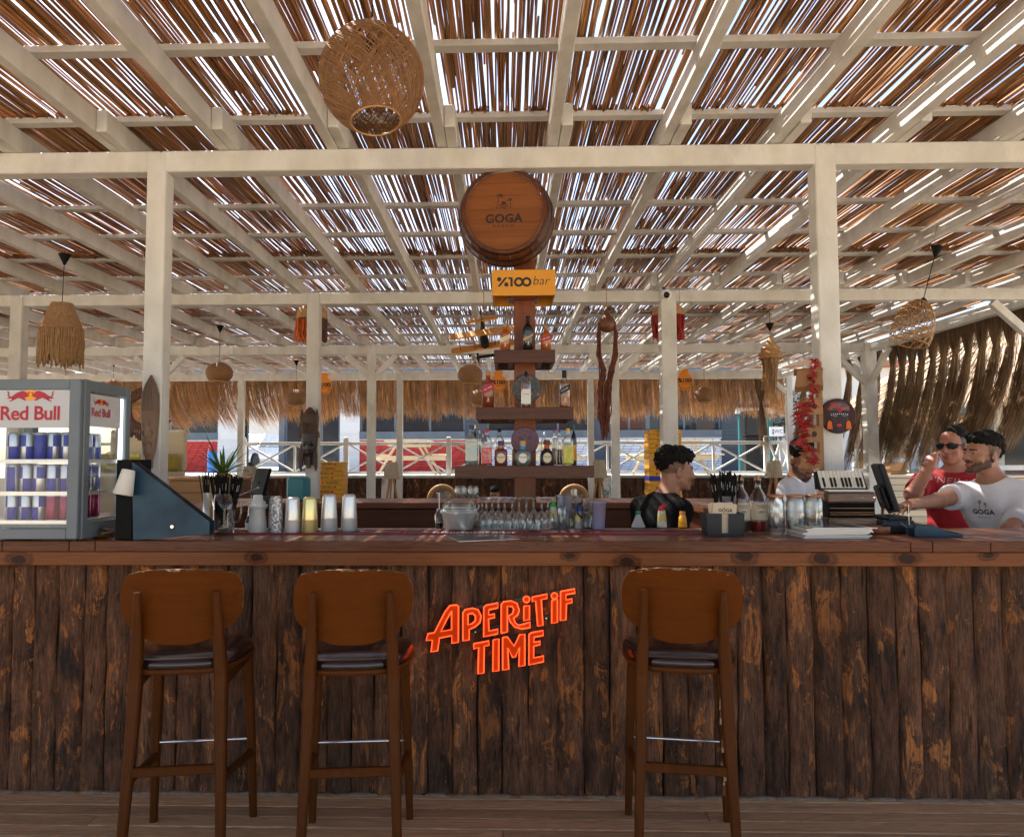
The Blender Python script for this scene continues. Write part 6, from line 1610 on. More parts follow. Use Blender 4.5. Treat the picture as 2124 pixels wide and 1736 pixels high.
b = MB(); b.box(bx(200), bx(1536), -.25, 6.0, 2.95, 3.25); b.build('roof', GREYSILL, shop)
b = MB(); b.box(bx(578), bx(590), 0, .12, 0, 2.95); b.build('door_jamb', GREYSILL, shop)
for (u0, u1) in ((250, 500), (580, 1536)): b = MB(); b.box(bx(u0), bx(u1), .5, .7, 0, 2.94); b.build('dark_backing', BLACK, shop)  # black backing put in for the dark interior behind the panes
# solid car in a gap, standing in for a reflection in the shop glass
PAINT = mat('white_car_paint', (.72, .73, .75), rough=.25, coat=.8); CARG = mat('car_glass', (.22, .33, .40), (.30, .42, .48), rough=.08, scale=1)
YCAR = 33.5; cx_ = at(528, 940, YCAR).x
car = thing('reflection_car', 'white car standing in for a reflection in the shop glass', 'car', (cx_, YCAR, ZT), None, R(-14))
b = MB()
sec = [(-2.1, .62, .70, .35), (-1.9, .84, .82, .30), (-.9, .90, .98, .24), (.3, .91, 1.0, .22), (1.6, .90, 1.02, .24), (2.2, .80, .98, .34)]
vs = []
for (y, hw, zt, zb_) in sec:
    for (fx_, fz) in ((-1, 0), (-1.02, .45), (-.96, .85), (-.80, 1), (.80, 1), (.96, .85), (1.02, .45), (1, 0)): vs.append((fx_ * hw, y, zb_ + fz * (zt - zb_)))
n = 8; k = len(sec)
b.add(vs, [(i * n + j, i * n + (j + 1) % n, (i + 1) * n + (j + 1) % n, (i + 1) * n + j) for i in range(k - 1) for j in range(n)] + [tuple(range(n))[::-1], tuple(range((k - 1) * n, k * n))], 0, True); b.build('body', PAINT, car)
b = MB(); b.add([(-.80, -.95, .97), (.80, -.95, .97), (.62, -.15, 1.50), (-.62, -.15, 1.50), (-.64, 1.3, 1.50), (.64, 1.3, 1.50), (.80, 1.9, 1.0), (-.80, 1.9, 1.0)], [(0, 1, 2, 3), (3, 2, 5, 4), (4, 5, 6, 7), (1, 6, 5, 2), (0, 3, 4, 7)]); b.build('cabin', PAINT, car)
b = MB(); b.add([(-.70, -.932, 1.01), (.70, -.932, 1.01), (.56, -.192, 1.47), (-.56, -.192, 1.47)], [(0, 1, 2, 3)]); o = b.build('windscreen', CARG, car); o.location = (0, -.012, .004)
b = MB(); b.box(-.50, .50, -2.125, -2.09, .52, .66, 0, .02); b.build('grille', BLACK, car)
b = MB(); b.box(-.70, .70, -2.12, -2.05, .22, .36, 0, .02); b.build('bumper', BLACK, car)
b = MB(); b.box(-.26, .26, -2.15, -2.13, .40, .51); pl_ = b.build('number_plate', WHITEP, car); b = MB(); b.text('675', .13, face_cam((.05, -2.152, .455)), 0); b.build('lettering', INK, pl_)
for sx in (-1, 1):
    b = MB(); b.box(sx * .62 - .14, sx * .62 + .14, -2.08, -1.96, .58, .72, 0, .03); b.build('headlight', CHROME, car)
    for y in (-1.35, 1.35):
        b = MB(); b.lathe([(.20, -.11), (.33, -.10), (.34, 0), (.33, .10), (.20, .11)], 20, M=Matrix.Translation((sx * .80, y, .34)) @ Matrix.Rotation(R(90), 4, 'Y')); w_ = b.build('wheel', BLACK, car)
    b = MB(); b.ball((sx * .98, -.62, 1.02), (.12, .06, .08), 8, 6); b.build('mirror', PAINT, car)
b = MB(); b.box(-16, -6, 0, .3, 0, 4.5); o = b.build('pale_house', mat('pale_render', (.62, .58, .52), (.55, .52, .47), scale=.6, rough=.8), None, (0, 46, ZT)); tag(o, 'pale rendered house wall beyond the white car', 'building')
# stools stacked inside the shop front (dark outlines), fire extinguisher like dispenser
p = at(440, 965, 21); t = thing('red_blue_bottle', 'blue drum with a red top standing by the red parapet', 'drum', (p.x, 21, ZT))
b = MB(); b.lathe([(.125, 0), (.13, .02), (.13, .56), (.11, .60)], 18); b.build('drum_body', mat('drum_blue', (.02, .16, .50), rough=.4), t); b = MB(); b.lathe([(.115, .60), (.10, .74), (.04, .80), (.04, .86)], 18); b.build('drum_top', mat('drum_red', (.5, .01, .03), rough=.4), t)
# picnic tables seen end on
def picnic(u, Y, label, rz=0.0):
    p = at(u, 950, Y); t = thing('picnic_table', label, 'picnic table', (p.x, Y, ZT), 'cream picnic tables on the terrace', rz)
    for k in range(6): b = MB(); x = -.45 + k * .15; b.box(x + .003, x + .147, -.8, .8, .715, .755, 0, .004); b.build('top_board', CREAM, t)
    for s in (-1, 1):
        for k in range(2): b = MB(); x = s * .68 + (k - 1) * .15; b.box(x + .003, x + .147, -.8, .8, .425, .460, 0, .004); b.build('bench_board', CREAM, t)
    for y in (-.55, .55):
        for s in (-1, 1): b = MB(); b.bar((s * .62, y, 0.0), (s * .20, y, .714), .045, .10, 0, (0, 1, 0), .004); b.build('leg', CREAM, t)
        b = MB(); b.box(-.80, .80, y - .07, y - .025, .33, .424, 0, .004); b.build('cross_beam', CREAM, t)
        b = MB(); b.box(-.40, .40, y - .07, y - .025, .62, .714, 0, .004); b.build('top_beam', CREAM, t)
picnic(851, 16.7, 'cream picnic table in front of the red brick parapet')
picnic(1390, 17.0, 'cream picnic table in front of the white brick parapet, behind the bartender', R(20))
picnic(1135, 18.5, 'cream picnic table half hidden behind the bottom bottle shelf', R(-12))
# loudspeaker, teal frame, sign, pine, timber hut
p = at(1568, 910, 19); w = px(22, 19); t = thing('loudspeaker', 'tall black loudspeaker cabinet on a stand beyond the fence', 'loudspeaker', (p.x, 19, ZT))
b = MB(); b.box(-w, w, 0, .40, at(0, 908, 19).z - ZT, at(0, 857, 19).z - ZT, 0, .02); b.build('cabinet', BLACK, t); b = MB(); b.box(-w * .85, w * .85, -.01, -.001, at(0, 906, 19).z - ZT, at(0, 859, 19).z - ZT); b.build('grille', mat('speaker_cloth', (.03, .03, .032), (.02, .02, .02), scale=200, rough=.9), t)
b = MB(); b.box(-w * .9, w * .9, .05, .35, 0, at(0, 908.3, 19).z - ZT, 0, .02); b.build('subwoofer', BLACK, t)
p = at(1565, 900, 20.5); t = thing('teal_kiosk', 'teal painted kiosk frame behind the black loudspeaker', 'kiosk', (p.x, 20.5, ZT))
TEALW = mat('teal_paint', (.016, .12, .125), (.013, .10, .105), scale=4, rough=.55)
for x in (-.40, .36): b = MB(); b.box(x, x + .12, 0, .12, 0, 1.55, 0, .005); b.build('upright', TEALW, t)
b = MB(); b.box(-.46, .54, -.02, .14, 1.551, 1.70, 0, .005); b.build('lintel', WHITE, t)
p = at(1611, 900, 20); t = thing('small_sign', 'small white toilet sign with blue pictograms beyond the fence', 'sign', (p.x, 20, ZT)); w = px(14, 20)
zs = at(0, 909, 20).z - ZT; b = MB(); b.box(-w, w, 0, .03, zs, zs + px(19, 20), 0, .004); b.build('sign_panel', WHITEP, t)
b = MB(); b.box(-.02, .02, .031, .06, 0, zs + .1); b.build('sign_post', DGREY, t)
b = MB(); b.text('WC', .13, face_cam((.05, -.002, zs + .12)), 0); b.flat(arc(-.09, zs + .16, .02, 8), face_cam((0, -.002, 0))); b.flat([(-.11, zs + .05), (-.07, zs + .05), (-.075, zs + .135), (-.105, zs + .135)], face_cam((0, -.002, 0))); b.build('pictogram', mat('sign_blue', (.03, .06, .35)), t)
t = thing('timber_hut', 'orange brown timber hut behind the pine tree', 'building', (at(1610, 920, 30).x, 30, ZT))
for k in range(16): b = MB(); b.box(-1.1 + k * .14, -1.1 + k * .14 + .136, 0, .05, 0, 1.95, 0, .006); b.build('plank', PINE, t)
b = MB(); b.add([(-1.3, -.3, 1.95), (1.3, -.3, 1.95), (1.3, 2.2, 2.3), (-1.3, 2.2, 2.3), (-1.3, -.3, 1.87), (1.3, -.3, 1.87), (1.3, 2.2, 2.22), (-1.3, 2.2, 2.22)], [(0, 1, 2, 3), (7, 6, 5, 4), (0, 4, 5, 1), (1, 5, 6, 2), (2, 6, 7, 3), (3, 7, 4, 0)]); b.build('roof', BROWN, t)
NEEDLE = mat('pine_needles', (.045, .075, .022), (.085, .11, .04), scale=2, rough=.6, island=.5, trans=.2); TRUNK = mat('pine_bark', (.16, .10, .07), (.08, .05, .035), scale=12, rough=.9, bump=.5)
p = at(1600, 900, 26); t = thing('pine_tree', 'bushy pine tree standing beyond the black loudspeaker', 'tree', (p.x, 26, ZT))
b = MB(); b.tube([(0, 0, 0), (.05, 0, .8), (-.05, 0, 1.5), (.1, 0, 2.4), (.05, 0, 3.2)], [.11, .09, .08, .06, .02], 8)
rng = random.Random(5); tips = []
for k in range(14):
    a = rng.uniform(0, 6.28); z = rng.uniform(.9, 2.9); L = rng.uniform(.5, 1.1); q = (L * math.cos(a), L * math.sin(a), z + rng.uniform(0, .4)); b.tube([(0, 0, z), (q[0] * .5, q[1] * .5, z + .05), q], [.03, .02, .008], 5); tips.append(q)
b.build('trunk', TRUNK, t)
N = 2600; r_ = np.random.default_rng(6); tp = np.array(tips)[r_.integers(0, len(tips), N)]
C0 = tp * r_.uniform(.55, 1.05, N)[:, None] * np.array([1, 1, 0])[None] + np.array([0, 0, 1])[None] * tp + r_.normal(0, .16, (N, 3))
D0_ = r_.normal(0, 1, (N, 3)); D0_ /= np.linalg.norm(D0_, axis=1)[:, None]
P_ = np.stack([C0, C0 + D0_ * .07, C0 + D0_ * .14], 1); strands('crown', P_, np.tile(np.array([.006, .010, .002]), (N, 1)), 3, (1, 0, 0), (0, 0, 1), NEEDLE, t)
# posts with tubs and dividers inside the bar: crate stacks, floor lamps, mirrors, posters
def carton_stack(u0, u1, vt, Y, label, blue=None):
    p = at((u0 + u1) / 2, 1000, Y); w = px((u1 - u0) / 2, Y); ztop = at(0, vt, Y).z; rh = px(9.6, Y)
    t = thing('carton_stack', label, 'carton stack', (p.x, Y, -.059), 'yellow drink cartons in tall stacks'); n = int((ztop + .059) / rh); rng = random.Random(int(u0))
    for k in range(n):
        z = ztop + .059 - (k + 1) * rh; dx = rng.uniform(-.004, .004); m = TUBY if k != blue else BLUEP
        b = MB(); b.box(-w + dx, w + dx, rng.uniform(-.004, .004), .28, z + .0012, z + rh - .0012, 0, .003); c = b.build('carton', m, t)
        if k < 14 and k != blue:
            b = MB(); tx = rng.choice((-.3, -.1, .1, .3)) * w; b.text('TUBORG', rh * .72, face_cam((tx, -.0052, z + rh * .5)), 0, 0, .0002)
            b.flat(arc(tx + w * .62 if tx < 0 else tx - w * .62, z + rh * .5, rh * .26, 10), face_cam((0, -.0052, 0)), 1); b.build('lettering', [INK, REDP], c)
carton_stack(648, 710, 959, 8.05, 'stack of yellow drink cartons right of the post with the dark carved mask')
carton_stack(1347, 1414, 895, 8.1, 'taller stack of yellow drink cartons behind the post above the bartender', 10)
CANV = mat('lamp_canvas', (.60, .53, .42), (.50, .43, .33), scale=30, rough=.8, trans=.3)
def floor_lamp(u, vt, vm, Y, label):
    p = at(u, 1000, Y); zt = at(0, vt, Y).z + .06; zm = at(0, vm, Y).z + .06
    t = thing('floor_lamp', label, 'floor lamp', (p.x, Y, -.06), 'tripod floor lamps with woven shades')
    b = MB(); n = 28; prof = [(px(17, Y), zm), (px(11, Y), zt)]; b.lathe(prof, n, cap=False); b.lathe([(px(17, Y) - .004, zm), (px(11, Y) - .004, zt)], n, cap=False); b.build('lamp_shade', CANV, t)
    b = MB()
    for k in range(24): a = 6.283 * k / 24; b.tube([(px(17.3, Y) * math.cos(a), px(17.3, Y) * math.sin(a), zm - .01), (px(11.3, Y) * math.cos(a), px(11.3, Y) * math.sin(a), zt)], .004, 4)
    b.build('shade_cord', CREAMP, t)
    for k in range(3): a = 6.283 * k / 3 + .5; b = MB(); b.tube([(.03 * math.cos(a), .03 * math.sin(a), zm + .04), (.27 * math.cos(a), .27 * math.sin(a), 0)], .018, 8); b.build('leg', PINE, t)
floor_lamp(812, 960, 994, 12.9, 'tripod floor lamp with woven shade left of the bottle shelves')
floor_lamp(1243, 957, 992, 12.9, 'tripod floor lamp with pale shade at the right end of the bottom shelf')
floor_lamp(1606, 958, 992, 11.8, 'tripod floor lamp with pale shade above the glass jars')
floor_lamp(606 - 88, 968, 1000, 12.2, 'tripod floor lamp with pale shade beside the tilted order screen')
MIRR = mat('mirror', (.82, .86, .88), rough=.03, metal=1.0)
for (u, lab) in ((914, 'round rattan framed mirror left of the bottle column'), (1195, 'round rattan framed mirror right of the bottle column')):
    p = at(u, 1040, 14.2); r = px(27, 14.2); t = thing('round_mirror', lab, 'mirror', (p.x, 14.6, at(0, 1036, 14.6).z), 'round mirrors leaning on the bark wall')
    Mm = Matrix.Rotation(R(96), 4, 'X')
    b = MB(); b.tube([Mm @ Vector((r * math.cos(k * .1745), r * math.sin(k * .1745), 0)) for k in range(37)], .05, 8); b.build('rattan_frame', RATTAN, t)
    b = MB(); b.lathe([(r * .92, 0), (r * .92, .01)], 30, M=Mm); b.build('mirror_glass', MIRR, t)
ART = mat('pale_print', (.62, .58, .54), (.28, .22, .24), scale=5, rough=.5, lo=.5, hi=.66); ART2 = mat('teal_art', (.60, .60, .58), (.06, .20, .22), scale=6, rough=.5, lo=.48, hi=.58)
for (u, w, m, lab) in ((802, 26, ART, 'pale leaning picture behind the tripod lamp, left of the shelves'), (1262, 25, ART2, 'leaning teal and white picture right of the bottle shelves'), (507, 22, ART, 'leaning pink toned picture behind the order screen')):
    p = at(u, 1020, 13.9); b = MB(); b.box(-px(w / 2, 13.9), px(w / 2, 13.9), 0, .03, 0, at(0, 990, 13.9).z + .06, 0, .004); o = tag(b.build('leaning_picture', m, None, (p.x, 13.9, -.06)), lab, 'picture', 'pictures leaning below the bark wall'); o.rotation_euler = (R(-6), 0, 0)
# planked chest by the left posts
p = at(420, 1000, 9.8); t = thing('planked_chest', 'light wood planked chest behind the straw pitcher', 'chest', (p.x, 9.8, -.06)); w = px(70, 9.8)
for k in range(8): b = MB(); z = .02 + k * .155; b.box(-w, w, -.012, .012, z + .003, z + .152, 0, .004); b.build('plank', PINE, t)
b = MB(); b.box(-w - .02, w + .02, -.03, .62, 1.262, 1.30, 0, .004); b.build('lid', PINE, t); b = MB(); b.box(-w, w, .013, .60, 0, 1.26); b.build('chest_core', BROWN, t)
p = at(276, 930, 11.5); t = thing('bench_seat', 'cream bench with a yellow cushion between fridge and left post', 'bench', (p.x, 11.5, -.06)); b = MB(); b.box(-.6, .6, .0, .5, 0, 1.35, 0, .02); b.build('bench_body', CREAM, t); b = MB(); b.box(-.55, .55, -.06, .44, 1.351, 1.62, 0, .05); b.build('cushion', mat('mustard', (.42, .34, .06), rough=.9), t); b = MB(); b.box(-.6, .6, .46, .56, 1.35, 2.0, 0, .03); b.build('bench_back', CREAM, t)
# ------------------------------------------------------------------ sunny side to the right
st = thing('wooden_stage', 'pale yellow planked platform in the sun beyond the right eave', 'platform', (6.2, 12.4, -.30))
for k in range(14): b = MB(); b.box(-.2, 7.5, 0, .04, .06 + k * .1, .06 + k * .1 + .093, 0, .004); b.build('slat', CREAM, st)
for k in range(26): b = MB(); b.box(-.25, 7.6, -.03 + k * .15, -.03 + k * .15 + .145, 1.463, 1.50, 0, .004); b.build('deck_board', CREAM, st)
b = MB(); b.box(-.18, 7.4, .05, 3.8, 0, 1.46); b.build('core', BROWN, st)
ZS = 1.20
p = at(1865, 975, 13.2); t = thing('slatted_box', 'yellow slatted wooden box standing on the sunny platform', 'box', (p.x, 13.2, ZS)); w = px(17, 13.2)
for k in range(4): b = MB(); b.box(-w, w, 0, .02, .01 + k * .052, .01 + k * .052 + .049, 0, .003); b.build('slat', PINE, t)
b = MB(); b.box(-w + .01, w - .01, .021, .25, 0, .215); b.build('box_core', PINE, t)
def thatch(label, x, y, zt, zb, rad, zp, kind='thatch_parasol', pole=True, m=STRAW):
    t = thing(kind, label, 'parasol', (x, y, -.3)); rng = np.random.default_rng(int(x * 10)); N = int(4200 * min(rad, 2.2))
    a = rng.uniform(0, 6.283, N); f0 = np.sqrt(rng.uniform(0, 1, N)) * .86; L = rng.uniform(.16, .30, N)
    f = f0[:, None] + np.linspace(0, 1, 3)[None] * L[:, None]; f = np.minimum(f, 1.06)
    z = zt + .3 - (zt - zb) * f + rng.normal(0, .02, (N, 3)) ; z[:, 2] -= .03
    P = np.stack([rad * f * np.cos(a)[:, None], rad * f * np.sin(a)[:, None], z], -1)
    strands('thatch', P, np.tile(np.array([.010, .010, .004]), (N, 1)) * rad / 1.5, 3, (1, 0, 0), (0, 1, .5), m, t)
    b = MB(); b.lathe([(rad * .98, zb + .27), (.03, zt + .25)], 24, cap=False); b.build('thatch_base', m, t)
    if pole: b = MB(); b.lathe([(.05, 0), (.045, zt + .25)], 12); b.build('pole', PINE, t)
TH2 = mat('pale_thatch', (.56, .40, .26), (.44, .29, .17), scale=3, rough=.8, island=.4, trans=.2); TH3 = mat('orange_thatch', (.60, .34, .11), (.46, .24, .07), scale=3, rough=.8, island=.4, trans=.25)
q = at(2085, 780, 15); thatch('large pale thatched roof in the sun behind the tied straw bundles', q.x + .4, 15, 4.7, 2.45, 3.3, 0, 'thatched_roof', True, TH2)
q = at(2022, 885, 17.5); thatch('orange thatched parasol above the man in the red shirt', q.x, 17.5, 2.35, 1.95, 1.0, 0, 'thatch_parasol', True, TH3)
t = thing('blue_house', 'blue grey house with a large dark window at the right edge', 'building', (at(2110, 900, 14.3).x + 1.1, 14.3, -.3)); BLH = mat('blue_grey_wall', (.20, .28, .34), (.17, .24, .30), scale=1, rough=.7)
b = MB(); b.box(-1.5, 2.5, .1, 3, 0, 1.55); b.box(-1.5, 2.5, .1, 3, 2.75, 3.4); b.box(-1.5, -1.30, .1, .3, 1.5505, 2.7495); b.build('wall', BLH, t); b = MB(); b.box(-1.29, 2.4, .16, .2, 1.56, 2.74); b.build('window_pane', WIN, t); b = MB(); b.box(-1.5, 2.5, -.02, .098, 1.42, 1.54, 0, .01); b.build('sill', mat('rose_trim', (.42, .25, .25), rough=.7), t)
p = at(2074, 950, 13.4); b = MB(); b.box(-.05, .05, -.05, .05, 0, 2.9, 0, .006); tag(b.build('white_post', WHITE, None, (p.x, 13.4, -.3)), 'white post standing left of the blue grey house', 'post')
ft = thing('terrace_railing', 'white X braced railing at the right edge behind the man in white', 'fence', (at(2040, 1000, 9.5).x, 9.5, -.3)); fence_bay(ft, 0, 1.25, 1, .62, 1.68); 
for x in (-.05, 1.30): b = MB(); b.box(x - .045, x + .045, -.04, .04, 0, 1.72, 0, .006); b.build('railing_post', WHITE, ft)
# bright clutter beyond the right eave
def board_panel(name, label, cat, u0, u1, v0, v1, Y, m, zb=ZS):
    a = at(u0, v1, Y); c = at(u1, v0, Y); t = thing(name, label, cat, ((a.x + c.x) / 2, Y, zb)); w = (c.x - a.x) / 2
    b = MB(); b.box(-w, w, 0, .04, a.z - zb, c.z - zb, 0, .006); b.build('panel', m, t); b = MB()
    for x in (-w + .02, w - .05): b.box(x, x + .03, .041, .07, 0, c.z - zb)
    b.build('support_leg', WHITE, t); return t, w, a.z - zb, c.z - zb
t, w, z0, z1 = board_panel('mural_panel', 'white panel painted with yellow and red flowers in the sun', 'panel', 1846, 1892, 900, 950, 15.5, WHITEP)
b = MB(); rng = random.Random(3)
for k in range(26): b.flat(arc(rng.uniform(-w * .9, w * .9), rng.uniform(z0 + .05, z1 - .05), rng.uniform(.018, .045), 7), face_cam((0, -.002 - .0003 * k, 0)), k % 3)
for k in range(10): x = rng.uniform(-w * .8, w * .8); b.flat([(x, z0), (x + .012, z0), (x + .05, z1 - .15), (x + .04, z1 - .15)], face_cam((0, -.0015, 0)), 2)
b.build('painted_flower', [YELP, REDP, mat('stem_grey', (.18, .18, .16))], t)
board_panel('towel', 'bright blue towel hanging over a rail in the sun', 'towel', 1908, 1930, 925, 962, 14.8, mat('towel_blue', (.04, .25, .55), (.03, .21, .48), scale=20, rough=.9))
board_panel('light_blue_door', 'pale blue panel beside the sunlit white posts', 'panel', 1786, 1806, 925, 985, 15, mat('pale_blue', (.22, .38, .58), rough=.7))
board_panel('orange_sign', 'small orange sign between the straw bundles and the corner post', 'sign', 1784, 1792, 803, 826, 15.6, SIGNO)
board_panel('beige_towel', 'beige towel hanging beside the round face plaque', 'towel', 1772, 1785, 868, 930, 12.2, mat('beige_cloth', (.52, .38, .28), rough=.9), -.06)
p = at(1766, 965, 14.6); t = thing('lantern_box', 'white framed lantern cabinet in the sun beyond the corner post', 'lantern', (p.x + .05, 14.2, .6)); b = MB()
b.box(-.14, .14, 0, .2, at(0, 980, 14.2).z - .6, at(0, 936, 14.2).z - .6, 0, .02); b.box(-.12, .12, .02, .18, 0, at(0, 981, 14.2).z - .6); b.build('cabinet', WHITE, t); b = MB(); b.box(-.09, .09, -.006, -.001, at(0, 975, 14.2).z - .6, at(0, 942, 14.2).z - .6); b.build('lattice_door', RATTAN, t)
for (u, lab) in ((1814, 'white gate post in the sun left of the flower panel'), (1838, 'white gate post in the sun just beside the flower panel'), (1938, 'white gate post in the sun behind the red shirted man')):
    p = at(u, 950, 14.4); b = MB(); b.box(-.05, .05, -.05, .05, 0, at(0, 905, 14.4).z - .3, 0, .008); b.ball((0, 0, at(0, 903, 14.4).z - .3), .055, 10, 8); tag(b.build('gate_post', WHITE, None, (p.x, 14.4, .3)), lab, 'post', 'white gate posts beyond the right eave')
t = thing('white_house', 'bright white house in the background right of the corner post', 'building', (8.5, 26, ZT)); b = MB(); b.box(-1.5, 16, 0, 5, 0, 3.4); b.build('wall', mat('white_render', (.72, .70, .66), (.66, .64, .6), scale=.7, rough=.8), t)
for k in range(3): b = MB(); b.box(-.6 + k * 2.2, .5 + k * 2.2, -.03, .02, .9, 2.2, 0, .01); f_ = b.build('window', GREYSILL, t); b = MB(); b.box(-.52 + k * 2.2, .42 + k * 2.2, -.035, -.031, .98, 2.12); b.build('pane', WIN, f_)
b = MB(); b.box(-1.8, 16.2, -.5, 5.2, 3.4, 3.6); b.build('roof', mat('tile_roof', (.42, .17, .09), rough=.8), t)
# ------------------------------------------------------------------ hanging lamps and ornaments
ZH = ZR + .002     # underside of the rafters
def cord(par, top, bot, canopy=None, r=.003):
    b = MB(); b.tube([top, bot], r, 6); b.build('cord', CABLE, par)
    if canopy is not None:
        z = canopy; k = (Vector(bot) - Vector(top)) * ((z - top[2]) / (bot[2] - top[2])) + Vector(top)
        b = MB(); b.lathe([(.008, -.085), (.045, -.008), (.048, 0), (.006, .002)], 18, c=tuple(k)); b.build('canopy', CABLE, par)
        b = MB(); b.tube([Vector(top) + Vector((.0, 0, .0)), Vector(top) + Vector((.025, 0, -.05)), k], .0022, 5); b.build('hook_wire', ROPE, par)
def weave(name, rfun, zs, n, twist, rad, m, par, seed=1, jit=.06, M=None, sides=4):
    """two crossing families of strands on a surface of revolution"""
    rng = np.random.default_rng(seed); S = len(zs); t = np.linspace(0, 1, S)
    rr = np.array([rfun(z) for z in zs]); Ps = []
    for s in (-1, 1):
        a0 = np.linspace(0, 2 * np.pi, n, endpoint=False) + rng.normal(0, jit, n); tw = twist * (1 + rng.normal(0, .12, n))
        a = a0[:, None] + s * tw[:, None] * t[None]
        r2 = rr[None] + s * rad * .7
        Ps.append(np.stack([r2 * np.cos(a), r2 * np.sin(a), np.broadcast_to(np.array(zs)[None], a.shape)], -1))
    P = np.concatenate(Ps, 0)
    if M is not None:
        A = np.array(M.to_3x3()); P = P @ A.T
    return strands(name, P, np.full(P.shape[:2], rad), sides, (.8, .6, 0), (0, 0, 1), m, par)
# big woven globe in the front bay
Yg = 2.74; gc = at(771, 164, Yg); rg = px(111, Yg)
t = thing('globe_lamp', 'large woven rattan globe lamp hanging nearest the viewer', 'pendant lamp', gc)
b = MB(); b.tube([(0, 0, rg * .98), (.0, 0, ZR + RH - gc.z)], .003, 6); b.build('cord', CABLE, t)
zs = [rg * 1.04 * math.cos(R(a)) for a in np.linspace(8, 152, 26)]
Mt = Matrix.Rotation(R(-9), 4, 'X') @ Matrix.Rotation(R(-7), 4, 'Y')
def rsph(z): return rg * math.sqrt(max(.004, 1 - (z / (rg * 1.04)) ** 2))
WOVEN = mat('woven_paper_cord', (.42, .225, .105), (.33, .165, .07), scale=30, rough=.6, island=.2, trans=.25)
weave('woven_shade', rsph, zs, 210, 2.4, .0012, WOVEN, t, 3, .05, Mt)
weave('woven_lining', lambda z: rsph(z) * .985, zs, 110, 1.2, .0011, WOVEN, t, 4, .05, Mt)
rb_ = rsph(zs[-1]); b = MB(); b.tube([Mt @ Vector((rb_ * math.cos(k * .1745), rb_ * math.sin(k * .1745), zs[-1])) for k in range(37)], .004, 8); b.build('mouth_ring', RATTAN, t)
b = MB(); b.lathe([(.012, rg * .55), (.022, rg * .5), (.022, rg * .78), (.01, rg * .96)], 12); b.build('lamp_holder', BLACK, t)
# small globes
SG_ = 'small rattan globe lamps in the depth of the bar'
def small_globe(u, vc, ru, rv, ucan, vcan, Y, label):
    c = at(u, vc, Y); r = px(ru, Y); h = px(rv, Y); zc = at(0, vcan, Y).z
    t = thing('globe_lamp', label, 'pendant lamp', c, SG_)
    top = (0, 0, max(ZH - c.z, .1)); cord(t, top, (0, 0, h * .9), zc - c.z)
    prof = [(r * math.sin(R(a)), -h * math.cos(R(a))) for a in (38, 50, 65, 80, 95, 110, 125, 140, 155, 170)]
    b = MB(); b.lathe(prof, 26, cap=False); b.build('globe_body', mat('slatted_rattan', (.34, .18, .08), (.25, .12, .05), scale=60, rough=.6, bump=.5, bscale=120, trans=.15), t)
    b = MB(); rr = r * math.sin(R(38)); b.tube([(rr * math.cos(k * .2618), rr * math.sin(k * .2618), -h * math.cos(R(38))) for k in range(25)], .012, 6); b.build('mouth_ring', RATTAN, t)
small_globe(455, 774, 28, 23, 455, 678, 9.3, 'rattan globe lamp above the pineapple crown')
small_globe(614, 826, 22, 19, 613, 751, 12.8, 'rattan globe lamp just left of the post with the dark mask')
small_globe(975, 778, 26, 23, 975, 735, 11.6, 'rattan globe lamp below the yellow biplane')
small_globe(992, 826, 18, 18, 1005, 745, 13.4, 'rattan globe lamp half hidden by the red label bottle')
small_globe(1461, 820, 20, 18, 1461, 741, 12.9, 'rattan globe lamp right of the round orange sign')
small_globe(235, 800, 16, 14, 235, 752, 13.3, 'rattan globe lamp hidden low behind the fridge')
# left fringed lamp
Yl = 6.0; c = at(127, 700, Yl); s = Yl / FPX
t = thing('fringe_lamp', 'jute lamp with a long fringe hanging above the fridge', 'pendant lamp', c)
def rel(v): return at(127, v, Yl).z - c.z
cord(t, (.01, 0, ZH - c.z), (0, 0, rel(632)), rel(528))
N = 150; a = np.linspace(0, 6.283, N, endpoint=False); rg_ = np.random.default_rng(4)
def ringpath(levels, jit):
    P = np.zeros((N, len(levels), 3))
    for i, (r, z) in enumerate(levels): P[:, i, 0] = r * np.cos(a) + rg_.normal(0, jit, N); P[:, i, 1] = r * np.sin(a) + rg_.normal(0, jit, N); P[:, i, 2] = z
    return P
P = ringpath([(20 * s, rel(631)), (29 * s, rel(655)), (41 * s, rel(682))], .001); strands('shade_cord', P, np.full((N, 3), .0052), 4, (1, 0, 0), (0, 1, 0), ROPE, t)
P = ringpath([(41 * s, rel(683)), (42.5 * s, rel(715)), (43 * s, rel(752))], .003); P[:, 2, 2] += rg_.normal(0, .025, N); strands('fringe', P, np.full((N, 3), .0048), 4, (1, 0, 0), (0, 1, 0), ROPE, t)
b = MB()
for (r, v) in ((20, 631), (41, 682)): b.tube([(r * s * math.cos(k * .2094), r * s * math.sin(k * .2094), rel(v)) for k in range(31)], .008, 6)
b.build('wire_ring', ROPE, t)
